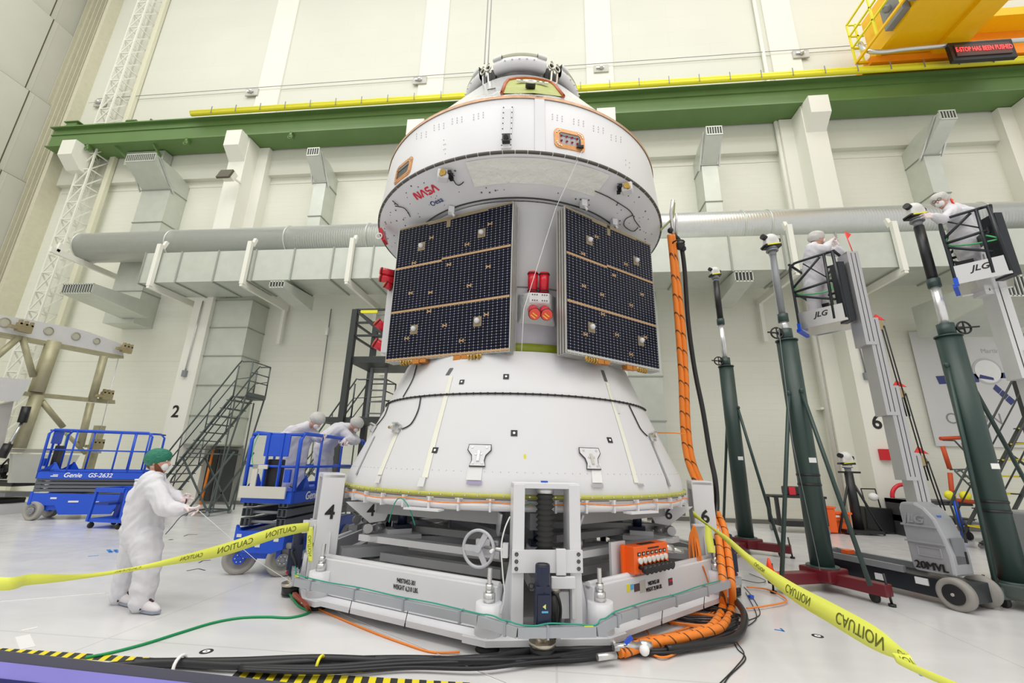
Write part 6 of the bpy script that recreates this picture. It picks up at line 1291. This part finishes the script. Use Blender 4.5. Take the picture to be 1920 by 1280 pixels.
[text('20MVL','model_lettering',TEXTB,shell,f(.004-.001*j,.43,.44)-ly*.006*j+V((0,0,.003*j)),-ly,(0,0,1),.125,wscale=.95,label='black model lettering') for j in (-1,0,1)]; text('JLG','embossed_lettering',JG,shell,f(.012,.52,1.0),-ly,(0,0,1),.15,ext=.008,bold=.02,shear=.2,label='embossed brand lettering')
# mast sections, offset columns rising from the body
mc=f(.30,.62,0); secs=[(.0,.0,.30,2.45,1.15),(-.10,-.02,.28,3.6,1.3),(-.20,-.03,.26,4.3,2.3),(-.31,-.04,.24,5.15,3.3)]
mxy=(mc.x,mc.y)
tops=[ZV(mxy,r) for r in (850,725,600,478)]; bots=[1.1,ZV(mxy,900),ZV(mxy,780),ZV(mxy,650)]
for k in range(4):
    x=mc.x-k*.085+.06; o=MB().bbox((x-.085,mc.y-.10-k*.014,bots[k]),(x+.085,mc.y+.10,tops[k])).build('mast_section',M('mast_grey',(.52,.52,.54),.3,.6,nz=.03),t)
    MB().bbox((x-.03,mc.y-.104-k*.014,bots[k]+.05),(x-.024,mc.y-.099-k*.014,tops[k]-.03)).bbox((x+.03,mc.y-.104-k*.014,bots[k]+.05),(x+.036,mc.y-.099-k*.014,tops[k]-.03)).build('section_groove',BLACK,o)
    if k<3: MB().torus((x+.16,mc.y,tops[k]-.1),.06,.02,(0,1,0),14,6).bbox((x+.08,mc.y-.03,tops[k]-.16),(x+.2,mc.y+.03,tops[k]-.02)).build('chain_sheave',M('brass'),o); MB().tube([(x+.20,mc.y,tops[k]-.1),(x+.27,mc.y,bots[max(0,k)]-.0)],.009,5).tube([(x+.22,mc.y-.03,tops[k]-.1),(x+.29,mc.y-.03,bots[k])],.009,5).build('lift_chain',BLACK,o); MB().prism([(x+.1,mc.y,tops[k]+.02),(x+.28,mc.y,tops[k]-.0),(x+.16,mc.y,tops[k]+.10)],(0,.02,0)).build('red_flag',M('flag_red',(.9,.06,.05),.5),o)
xt=mc.x-.2
pr_=Y(1584,574,6.72); pl=G(1496,594,pr_.z); zb1=pr_.z-.18
basket(t,pl,pr_,zb1,ZV((pr_.x,pr_.y),470))
MB().bar((pr_.x+.15,pr_.y+.1,zb1+.1),(xt+.1,mc.y,zb1+.1),.1).bar((pr_.x+.15,pr_.y+.1,zb1+.75),(xt+.1,mc.y,zb1+.75),.1).bbox((pr_.x+.02,pr_.y,zb1-.05),(pr_.x+.12,pr_.y+.2,zb1+.95)).build('basket_mount',DFR,t)
q=V((xt+.12,mc.y,tops[3])); MB().tube([q,q+V((-.06,0,.42))],.008,5).prism([q+V((-.06,0,.44)),q+V((.03,0,.38)),q+V((-.04,0,.30))],(0,.01,0)).build('flag_wand',M('flag_red'),t)
# second lift, its base outside the frame
b=Y(1888,482,5.95); a=G(1786,505,b.z); zb2=b.z-.2; t=thing('mast_lift','second vertical mast lift with its raised basket holding the worker with glasses','lift',(b.x+.5,7.0,0))
basket(t,a,b,zb2,ZV((b.x,b.y),385),.7)
x=b.x+.28
for k in range(4):
    xx=x+k*.12; zt_=(zb2+1.25,zb2+.55,3.3,2.2)[k]; zb_=(zb2-.1,2.9,1.8,.9)[k]
    o=MB().bbox((xx-.09,6.55-k*.015,zb_),(xx+.09,6.75,zt_)).build('mast_section',M('mast_white',(.72,.72,.73),.3,.3),t); MB().bbox((xx-.03,6.545-k*.015,zb_+.05),(xx-.022,6.55-k*.015,zt_-.03)).build('section_groove',BLACK,o)
MB().bar((b.x+.05,b.y+.1,zb2+.1),(x,6.62,zb2+.1),.1).bar((b.x+.05,b.y+.1,zb2+.7),(x,6.62,zb2+.7),.1).bbox((b.x+.02,b.y,zb2-.05),(b.x+.12,b.y+.25,zb2+.9)).build('basket_mount',DFR,t); MB().bbox((x-.1,6.4,.2),(x+.6,7.4,1.1)).build('body_shell',JG,t,bev=.03)
for xx in (x-.02,x+.5):
    for y in (6.5,7.4): MB().cyl((xx-.03,y,.17),(xx+.05,y,.17),.17,n=24).build('wheel',RUB,t)
q=V((x-.05,6.6,zb2+1.25)); MB().tube([q,q+V((-.08,0,.30))],.01,5).prism([q+V((-.1,0,.34)),q+V((-.05,0,.30)),q+V((-.08,0,.22))],(0,.01,0)).build('flag_wand',M('flag_red'),t)
# ---------------- stairs, tower, racks and small gear ----------------
DS=M('stair_steel',(.10,.12,.115),.4,.4)
def rstairs(lab,x0,z0,x1,z1,ya,yb,nst,legx,rails,mt=DS,mark=None,plat=.7,hr=.9):
    """stairs climbing along x from (x0,z0) to (x1,z1) between depths ya,yb"""
    t=thing('rolling_stairs',lab,'stairs',((x0+x1)/2,(ya+yb)/2,0)); r=.022; s=1 if x1>x0 else -1
    for y in (ya,yb):
        MB().bar((x0,y,z0),(x1,y,z1),.03,.08,up=(0,1,0)).bar((x0,y,z0+.0),(x0,y,.1),.04).build('stringer',mt,t)
        d=V((x1-x0,0,z1-z0)).normalized(); 
        for (h_,i0) in ((hr,0),(hr*.55,0)):
            if h_==hr: MB().tube(smooth_path([(x0-.05*s,y,z0+.05),(x0-.12*s,y,z0+.5),(x0+.05*s,y,z0+h_),(x0+(x1-x0)*.5,y,z0+(z1-z0)*.5+h_),(x1-.05*s,y,z1+h_),(x1+.1*s,y,z1+h_+.12),(x1+plat*s,y,z1+h_+.12)],2),r,7).build('handrail',mt,t)
            else: MB().tube([(x0,y,z0+h_),(x1,y,z1+h_),(x1+plat*s,y,z1+h_+.05)],r*.7,6).build('handrail',mt,t)
        mb=MB()
        for k in range(4): u=k/3.0; mb.tube([(x0+(x1-x0)*u,y,z0+(z1-z0)*u),(x0+(x1-x0)*u,y,z0+(z1-z0)*u+hr)],r*.7,6)
        mb.tube([(x1+plat*s,y,z1),(x1+plat*s,y,z1+hr+.12)],r,7).tube([(x1+.0,y,z1),(x1,y,z1+hr)],r,7); mb.build('baluster',mt,t)
        MB().bar((legx[0],y,.1),(legx[1],y,.1),.04).bar((x1+plat*s*.95,y,z1),(legx[1],y,.1),.035).bar((x1+plat*s*.2,y,z1-.1),(x1+plat*s*.2,y,.1),.028).bar((x0+(x1-x0)*.42,y,z0+(z1-z0)*.42),(legx[1],y,.1),.04).bar((legx[1],y,z1*.5),(x0+(x1-x0)*.5,y,z1*.5),.035).bar((legx[0],y,.1),(x1+plat*s*.9,y,z1*.52),.04).build('support_leg',mt,t)
        for x in legx: MB().cyl((x,y-.03,.05),(x,y+.03,.05),.05,n=12).box((x,y,.10),(.05,.05,.06)).build('caster',GREYP,t)
    for k in range(nst):
        u=(k+.5)/nst; x=x0+(x1-x0)*u; z=z0+(z1-z0)*u; o=MB().bbox((x-.11,ya,z-.012),(x+.11,yb,z+.012)).build('tread',mt,t)
        if mark and k%1==0: MB().bbox((x-.06,ya+.15,z+.012),(x+.06,yb-.15,z+.016)).bbox((x-.115,ya+.12,z-.02),(x-.11,yb-.12,z+.012)).build('tread_marking',M(mark),o)
    MB().bbox((min(x1,x1+plat*s),ya,z1-.03),(max(x1,x1+plat*s),yb,z1)).bbox((x1+plat*s-.02,ya,z1),(x1+plat*s+.02,yb,z1+.12)).build('top_platform',mt,t)
    mb=MB()
    for z in (.45,.7,hr+.12): mb.tube([(x1+plat*s,ya,z1+z),(x1+plat*s,yb,z1+z)],r*.8,6)
    mb.bar((legx[0],ya,.1),(legx[0],yb,.1),.05).bar((legx[1],ya,.1),(legx[1],yb,.1),.05); mb.build('cross_brace',mt,t)
    return t
M('hazard_yellow',(.82,.68,.02),.5)
a=Y(350,848,11.4); b=Y(437,742,11.4); d=b-a; x0=a.x-(a.z-.25)/d.z*d.x
rstairs('tall grey rolling stairs in front of numbered pillar 2 and the dark doors',x0,.25,b.x,b.z,11.4,12.2,13,(Y(345,960,11.4).x if 0 else x0+1.3,-9.35),None,plat=.42)
a=Y(600,790,10.6); b=Y(655,700,10.6)
rstairs('dark rolling stairs between the middle blue lift and the dark tower',a.x-1.1,.2,b.x-.1,2.7,11.2,11.9,9,(a.x-.3,b.x+.5),None,plat=.9)
# dark tower left of the spacecraft
DT=M('tower_dark',(.045,.05,.05),.45,.2); t=thing('work_tower','dark steel access tower with a railed platform left of the solar panels','tower',(-4.6,10.4,0))
p=Y(656,668,10.0); q=Y(728,668,10.0); zt=Y(662,581,10.0).z; zp=p.z
for (x,y) in ((p.x,10.0),(p.x,11.3),(q.x+.6,10.0),(q.x+.6,11.3)): MB().bar((x,y,0),(x,y,zt if x==p.x else zp+.9),.14,.14).build('tower_post',DT,t)
MB().bbox((p.x,10.0,zp-.16),(q.x+.6,11.3,zp)).build('platform_deck',DT,t)
mb=MB()
for z in (zp+.55,zp+.9,zt): mb.bar((p.x,10,z),(q.x+.6,10,z),.05).bar((p.x,11.3,z),(q.x+.6,11.3,z),.05).bar((p.x,10,z),(p.x,11.3,z),.05)
mb.build('platform_rail',DT,t); MB().bar((p.x,10,zt),(q.x+.5,10,zp),.07).build('tower_brace',DT,t)
z2=Y(660,785,10.0).z; MB().bbox((p.x-.7,10.0,z2-.08),(q.x,11.3,z2+.04)).build('lower_deck',DT,t); mb=MB()
for x in (p.x+.35,p.x+.75): mb.bar((x,10.6,z2),(x,10.6,zp),.06)
for k in range(10): mb.bar((p.x+.35,10.6,z2+.2+k*.3),(p.x+.75,10.6,z2+.2+k*.3),.035)
mb.build('ladder',GREYP,t); MB().bbox((p.x+.15,9.97,zt-.1),(p.x+.6,10.0,zt-.02)).build('yellow_tag',YPIPE,t)
# tan truss fixture at far left
t=thing('truss_fixture','large tan tube truss fixture with a perforated white beam at the left edge','fixture',(-13.9,11,0)); TX=-13.9
X=lambda a,b,dx=0:HP(a,b,(TX+dx,0,0),(1,0,0))
def beamquad(tl,tr,br_,bl,th): return MB().prism([X(*tl),X(*tr),X(*br_),X(*bl)],(th,0,0))
ob=MB().prism([X(*q) for q in ((-30,585),(60,600),(140,615),(166,622),(230,645),(232,667),(-30,616))],(-.3,0,0)).build('perforated_beam',M('fixture_white',(.66,.66,.66),.4,nz=.05),t)
for (a,b,r) in ((8,604,.13),(91,620,.12),(142,630,.12),(181,639,.10)): p=X(a,b,.004); MB().lathe([(r*.86,0),(r,0),(r,.02),(r*.86,.02)],p,n=24,axis=V((1,0,0))).build('hole_rim',M('rim_tan',(.45,.43,.35),.5),ob); MB().cyl(p,p+V((.006,0,0)),r*.86,n=24).build('hole_face',M('hole_tan',(.50,.49,.40),.6),ob)
beamquad((-30,616),(232,667),(232,672),(-30,622),-.4).build('lower_flange',TAN,t); 
for (a,b) in ((45,615),(237,655),(200,742),(182,835)): p=X(a,b,.15); mb=MB(); mb.box(p,(.12,.3,.22)); [mb.box(p+V((.02,dy,.13)),(.08,.05,.12)) for dy in (-.12,0,.12)]; mb.box(p+V((0,-.2,-.03)),(.1,.2,.08)); mb.build('gold_clamp',M('clamp_tan',(.40,.34,.20),.4,.5,nz=.2),t)
def tb(a,b,r,nm='tube'): MB().cyl(X(*a),X(*b),r,n=16).build(nm,TAN,t)
tb((101,640),(68,735),.16); tb((70,740),(35,840),.14); tb((195,668),(172,752),.10); tb((170,755),(150,838),.09); tb((36,632),(-20,680),.07,'brace'); tb((42,632),(62,706),.07,'brace'); tb((78,752),(118,800),.07,'brace'); tb((120,808),(160,850),.05,'brace')
beamquad((40,733),(216,750),(216,757),(40,740),-.3).build('horizontal_beam',TAN,t); beamquad((15,841),(190,843),(190,850),(15,848),-.3).build('horizontal_beam',M('beam_pale',(.52,.50,.44),.4,.2),t)
MB().bbox((TX-.5,X(190,845).y-3.2,0),(TX-.2,X(190,845).y,.25)).build('base_rail',M('fixture_white'),t)
for yy in (9.6,12.2): MB().bar((TX-.35,yy,.1),(TX-.35,yy,2.4),.2,.2).build('upright',TAN,t)
MB().tube([X(222,672),X(178,850)],.01,5).build('plumb_line',STEEL,t)
beamquad((-30,705),(50,712),(26,752),(-30,750),.15) .build('white_plate',M('fixture_white'),t); beamquad((-30,765),(26,752),(8,830),(-30,900),-.15).build('side_web',M('web_grey',(.50,.49,.46),.5),t)
MB().cyl(X(50,762,.2),X(41,792,.2),.09,n=12).build('actuator',BLACK,t); MB().cyl(X(41,792,.2),X(14,838,.2),.03,n=8).build('actuator_rod',STEEL,t); MB().cyl(X(16,832,.2),X(2,858,.2),.09,n=12).build('actuator',BLACK,t)
beamquad((25,850),(150,853),(120,905),(20,905),-.1).build('lower_panel',M('panel_pale',(.62,.62,.56),.5),t)
# dark equipment at the very left edge
p=G(10,962); t=thing('equipment_dolly','dark wheeled equipment with cables at the far left edge of the floor','equipment',p)
zz_=lambda a,b:D(a,b,11.3)
MB().box(zz_(22,905),(.9,.6,.14)).build('black_tray',BLACK,t,bev=.04); MB().box(zz_(0,945),(.7,.6,.35)).build('wheel_housing',BLACK,t,bev=.03); MB().cyl(zz_(5,945)+V((0,-.35,-.12)),zz_(5,945)+V((0,-.2,-.12)),.22,n=20).build('wheel',RUB,t)
MB().box(zz_(5,925),(1.0,.6,.1)).build('grey_deck',GREYP,t); mb=MB(); random.seed(8)
for k in range(9): c=zz_(random.uniform(0,18),random.uniform(868,895)); mb.box(c,(.18,.1,.1),rz=k); mb.tube([c,c+V((.15,0,.2)),c+V((.3,0,0))],.02,5)
mb.build('cable_cluster',BLACK,t); MB().box(zz_(3,915),(.3,.3,.25)).build('red_box',M('dark_red'),t) if 0 else None
# tool cart, bucket, cooler, tripod, case on the right
g0=G(1500,1000); t=thing('tool_cart','black two-shelf plastic cart against the wall behind the middle mast','cart',g0); W_=1.15; f=XF(g0-V((.45,-.0,0)),(1,0,0),(0,1,0))
MB().bbox(f(-.1,0,.86),f(W_+.1,.55,.92)).build('top_shelf',BLACK,t,bev=.01); MB().bbox(f(0,0,.16),f(W_,.55,.30)).build('lower_shelf',BLACK,t,bev=.01)
for x in (0,W_):
    for y in (.03,.52): MB().bar(f(x,y,.2),f(x,y,.88),.08).build('cart_leg',BLACK,t); MB().cyl(f(x-.02,y,.07),f(x+.03,y,.07),.07,n=14).build('caster',GREYP,t)
p=f(.5,.2,.92); t=thing('tool_bag','small black and red tool bag on top of the black cart','bag',p); MB().box(p+V((0,0,.12)),(.42,.25,.22)).build('bag_body',BLACK,t,bev=.03); MB().box(p+V((-.06,-.14,.12)),(.16,.03,.2)).build('red_panel',RED,t)
p=f(1.0,.1,.0); p=G(1544,1000); t=thing('orange_cooler','orange lidded bin beside the black cart behind the middle mast','bin',p)
p=Y(1550,975,12.9); MB().box((p.x,p.y,.32),(.34,.3,.6)).build('bin_body',ORGP,t,bev=.03); MB().box((p.x,p.y,.64),(.37,.33,.05)).build('bin_lid',ORGP,t); t.location=(p.x,p.y,0)
for ch in t.children:
    for v in ch.data.vertices: v.co+=V(ORIG[t.name])-V((p.x,p.y,0))
p=G(1581,1000); t=thing('orange_bucket','square orange crate on the floor right of the black cart','crate',p); MB().prism([p+V((-.26,0,0)),p+V((.26,0,0)),p+V((.26,.4,0)),p+V((-.26,.4,0))],(0,0,.48)).build('crate_body',ORGP,t,bev=.03); MB().box(p+V((0,.2,.5)),(.58,.46,.05)).build('crate_lid',ORGP,t); MB().box(p+V((.0,-.01,.3)),(.36,.03,.03)).build('crate_handle',M('orange_dark',(.5,.1,.01),.5),t); MB().box(p+V((-.1,-.01,.42)),(.16,.01,.05)).build('white_label',TEXTW,t)
p=G(1612,1001); xy=(p.x,p.y); t=thing('survey_tripod','black camera tripod with a white scanner against the wall left of pillar 6','tripod',(xy[0],xy[1],0))
zt=ZV(xy,885); MB().cyl((xy[0],xy[1],.12),(xy[0],xy[1],zt),.12,.10,16).build('centre_column',BLACK,t)
for k in range(3): a_=R(200+120*k); MB().cyl((xy[0],xy[1],zt-.1),(xy[0]+.6*math.cos(a_),xy[1]+.35*math.sin(a_),.02),.03,n=8).build('tripod_leg',BLACK,t)
MB().box((xy[0],xy[1],.08),(.9,.5,.08)).build('dolly_base',BLACK,t); MB().bar((xy[0]-.25,xy[1],zt),(xy[0]+.3,xy[1],zt),.05).build('cross_bar',BLACK,t)
instrument(xy,zt,'white scanner head on the black tripod by pillar 6',1.1)
p=G(1650,1001); t=thing('wheeled_case','black wheeled case with raised handle in front of numbered pillar 6','case',p); MB().box(p+V((.1,.2,.34)),(.68,.32,.62),MX.Rotation(.06,3,'Y')).build('case_body',BLACK,t,bev=.03)
mb=MB(); [mb.cyl(p+V((x,.2,.6)),p+V((x-.05,.2,1.12)),.016,n=8) for x in (-.08,.28)]; mb.bar(p+V((-.13,.2,1.12)),p+V((.23,.2,1.12)),.03); mb.build('case_handle',BLACK,t); MB().sph(p+V((.08,.1,.92)),.13,6,(1,.7,.8)).build('plastic_bag',TEXTW,t)
for x in (-.15,.35): MB().cyl(p+V((x-.03,.1,.05)),p+V((x+.03,.1,.05)),.05,n=12).build('case_wheel',GREYP,t)
# banner
YB=14.34; a=Y(1703,622,YB); bl=Y(1757,836,YB); xr=a.x+6.2
t=thing('wall_banner','large pale wall banner with a spacecraft picture and grey capital letters','banner',((a.x+xr)/2,YB,bl.z))
MB().bbox((a.x,YB-.01,bl.z),(xr,YB,a.z)).build('banner_sheet',M('banner_white',(.70,.70,.70),.6,nz=.01),t)
PB=M('array_blue',(.03,.045,.20),.4); f_=lambda px,py:Y(px,py,YB-.02)
def arr(quad,n=2):
    mb=MB(); q=[f_(*p) for p in quad]
    for k in range(n):
        u0,u1=k/n+.01,(k+1)/n-.02; A_=q[0].lerp(q[1],u0); B_=q[0].lerp(q[1],u1); C_=q[3].lerp(q[2],u1); D_=q[3].lerp(q[2],u0); mb.prism([A_,B_,C_,D_],(0,.006,0))
    mb.build('printed_array',PB,t)
arr([(1754,705),(1835,700),(1838,716),(1761,720)],3); arr([(1769,660),(1778,654),(1815,688),(1805,696)],2); arr([(1872,699),(1960,694),(1960,706),(1872,709)],3); arr([(1867,720),(1905,752),(1897,760),(1862,728)],3)
c=f_(1852,696); MB().cyl(c,c+V((0,.008,0)),.42,n=32).build('printed_capsule',M('print_grey',(.55,.56,.60),.5),t); MB().cyl(c+V((0,-.006,0)),c,.36,n=32).build('printed_face',TEXTW,t); mb=MB(); mb.prism([c+V((-.3,-.01,-.22)),c+V((.1,-.01,-.28)),c+V((.1,-.01,-.2)),c+V((-.25,-.01,-.1))],(0,.003,0)); mb.build('printed_window',PB,t)
p=f_(1773,785); text('ORION','banner_lettering',M('print_text',(.28,.28,.30),.5),t,(p.x,YB-.012,p.z),(1,0,0),(0,0,1),.47,align='LEFT',wscale=1.02,label='thin grey capital lettering')
p=f_(1826,658); text('Lockheed Martin - Your Mission - Our Commitment','banner_lettering',M('print_pale',(.52,.52,.54),.5),t,(p.x,YB-.012,p.z),(1,0,0),(0,0,1),.20,align='LEFT') if 0 else None
q=f_(1878,629); text('LOCKHEED MARTIN','banner_lettering',M('print_text'),t,(q.x,YB-.012,q.z),(1,0,0),(0,0,1),.2,align='LEFT',bold=.02,label='small dark lettering'); text('Martin  Your Mission  Our','banner_lettering',M('print_pale',(.5,.5,.52),.5),t,(p.x+.2,YB-.012,p.z),(1,0,0),(0,0,1),.2,align='LEFT',label='faint grey lettering')
# stairs with orange padded rails and the dark stairs at the right edge
OPM=M('orange_pad',(.55,.07,.015),.6); t=thing('work_stand','low work stand with orange padded rails and blue frame behind the mast lift','stand',(11.5,12.4,0)); K_=lambda a,b,dy=0:Y(a,b,12.4+dy)
MB().tube([K_(1763,822),K_(1805,820)],.05,8).build('padded_rail',OPM,t); MB().tube([K_(1767,836),K_(1781,879)],.05,8).build('padded_rail',OPM,t); MB().tube([K_(1807,830),K_(1821,880)],.05,8).build('padded_rail',OPM,t); MB().tube([K_(1781,886),K_(1785,925),K_(1790,937),K_(1838,942)],.05,8).build('padded_rail',OPM,t)
mb=MB(); mb.tube([K_(1768,825),K_(1790,826),K_(1830,868)],.02,6).tube([K_(1781,880),K_(1840,879)],.02,6).tube([K_(1790,882),K_(1838,930)],.02,6).tube([K_(1800,880),K_(1838,917)],.02,6); mb.build('steel_rail',DS,t)
mb=MB()
for k in range(4): mb.tube([K_(1792+k*11,884+k*11),K_(1804+k*11,881+k*11)],.02,6)
mb.build('tread',DS,t); MB().tube([K_(1790,937),(K_(1790,937).x,12.4,.05)],.05,8).tube([K_(1838,942),(K_(1838,942).x,12.4,.05)],.05,8).build('blue_leg',BLUE,t)
MB().bbox((K_(1712,960).x,12.5,.35),(K_(1835,960).x,13.3,.5)).bbox((K_(1712,960).x,12.5,.8),(K_(1835,960).x,13.3,.9)).bbox((K_(1712,960).x,12.5,.0),(K_(1717,960).x,13.3,.9)).build('rack_shelf',M('rack_dark',(.05,.05,.055),.5),t)
p=K_(1790,958); 
for k,dx in enumerate((0,.35)): tag(MB().sph((p.x+dx,12.42,1.05),.13,6,(1,.7,.9)).build('yellow_reel',YPIPE,loc=(p.x+dx,12.42,.95)),('left' if k==0 else 'right')+' yellow reel on the rack behind the mast lift','reel')
c=Y(1738,948,12.2); tag(MB().torus((c.x,12.8,.93),.34,.05,(0,1,0),28,8,0,PI).build('red_hose_reel',RED,loc=(c.x,12.2,.5)),'red curved hose reel behind the grey lift body','reel')
a=Y(1880,960,10.5)
t=rstairs('dark rolling stairs with yellow tread markings behind the thick right mast',a.x-.2,.3,a.x+3.0,4.6,10.5,11.3,12,(a.x+.1,a.x+3.2),None,mt=DT,mark='hazard_yellow')
t2=thing('ladder_frame','tall dark ladder frame with yellow-marked rungs at the right edge','ladder',(Y(1900,800,11.8).x,11.8,0)); mb=MB(); xl=Y(1880,630,11.8).x
MB().bar((xl+.0,11.8,0),(xl,11.8,Y(1880,632,11.8).z),.12).build('ladder_rail',DT,t2); MB().bar((xl+1.0,11.8,0),(xl+1.0,11.8,Y(1880,632,11.8).z),.12).build('ladder_rail',DT,t2)
for k in range(9): z=.6+k*.42; MB().bar((xl,11.8,z),(xl+1.0,11.8,z),.06).build('rung',DT,t2); MB().bbox((xl+.15,11.765,z-.02),(xl+.85,11.77,z+.02)).build('rung_marking',M('hazard_yellow'),t2) if k<6 else None
p=G(1858,1035); t=thing('wheeled_table','dark wheeled table end with papers near the person in the white coat','table',p); q=G(1850,1020); MB().bbox((q.x-.0,q.y,.40),(q.x+1.4,q.y+.7,.46)).build('table_top',GREYP,t)
for x in (.15,1.2):
    for y in (.08,.6): MB().cyl((q.x+x-.03,q.y+y,.1),(q.x+x+.03,q.y+y,.1),.1,n=16).bar((q.x+x,q.y+y,.1),(q.x+x,q.y+y,.4),.05).build('caster',RUB,t)
tag(MB().box((q.x+.35,q.y+.2,.48),(.4,.25,.04)).build('paper_stack',TEXTW,loc=(q.x+.3,q.y+.2,.46)),'white papers lying on the dark wheeled table','papers')

# every repeated piece is a part of its own
def split_loose(o,limit=100):
    me=o.data; n=len(me.vertices); par=list(range(n))
    def find(a):
        while par[a]!=a: par[a]=par[par[a]]; a=par[a]
        return a
    for e in me.edges: a,b=find(e.vertices[0]),find(e.vertices[1]); par[a]=b
    grp={}
    for p in me.polygons: grp.setdefault(find(p.vertices[0]),[]).append(p)
    if len(grp)<2 or len(grp)>limit: return
    for k,ps in enumerate(grp.values()):
        idx={}; fs=[]
        for p in ps: fs.append([idx.setdefault(v,len(idx)) for v in p.vertices])
        m2=bpy.data.meshes.new(o.name); m2.from_pydata([me.vertices[v].co for v in idx],[],fs)
        for m_ in me.materials: m2.materials.append(m_)
        m2.polygons.foreach_set('use_smooth',[p.use_smooth for p in ps]); m2.update()
        c=o.copy(); c.data=m2; COL.objects.link(c)
    bpy.data.objects.remove(o)
SPL=('duct_flange','riser_flange','copper_tab','ring_rib','seam_ring','tray_clamp','conduit_clip','beam_clamp','cross_rail','baluster','stringer','lift_chain','tripod_leg','clamp_segment','arm','orange_barrier_post','barrier_post','ring_slot','decal','duct_fin','chassis_rail','drive_rail','plate_bolt','brace','walkway_railing_x','red_plug','pod_hole','number_bracket','clamp','mount_panel','collar','rivet_cluster','gear_housing','connector','clamp_x','brace','red_plug','plug_stem','beam_hole','harness_clip','foil_button','latch_bolt','window_screw','ring_bolt','strip_bolt','padded_rail','blue_leg','control_box','lens_barrel','rear_latch')
bpy.context.view_layer.update()
for o in [o for o in COL.objects if o.type=='MESH' and o.parent and o.name.split('.')[0] in SPL and not o.children]: split_loose(o)
# keep the hierarchy at three levels
bpy.context.view_layer.update()
for o in [o for o in COL.objects if o.parent and o.parent.parent and o.parent.parent.parent]:
    w_=o.matrix_world.copy(); par=o.parent
    while par.parent.parent: par=par.parent
    o.parent=par; o.matrix_parent_inverse=MX.Identity(4); o.matrix_basis=par.matrix_world.inverted()@w_
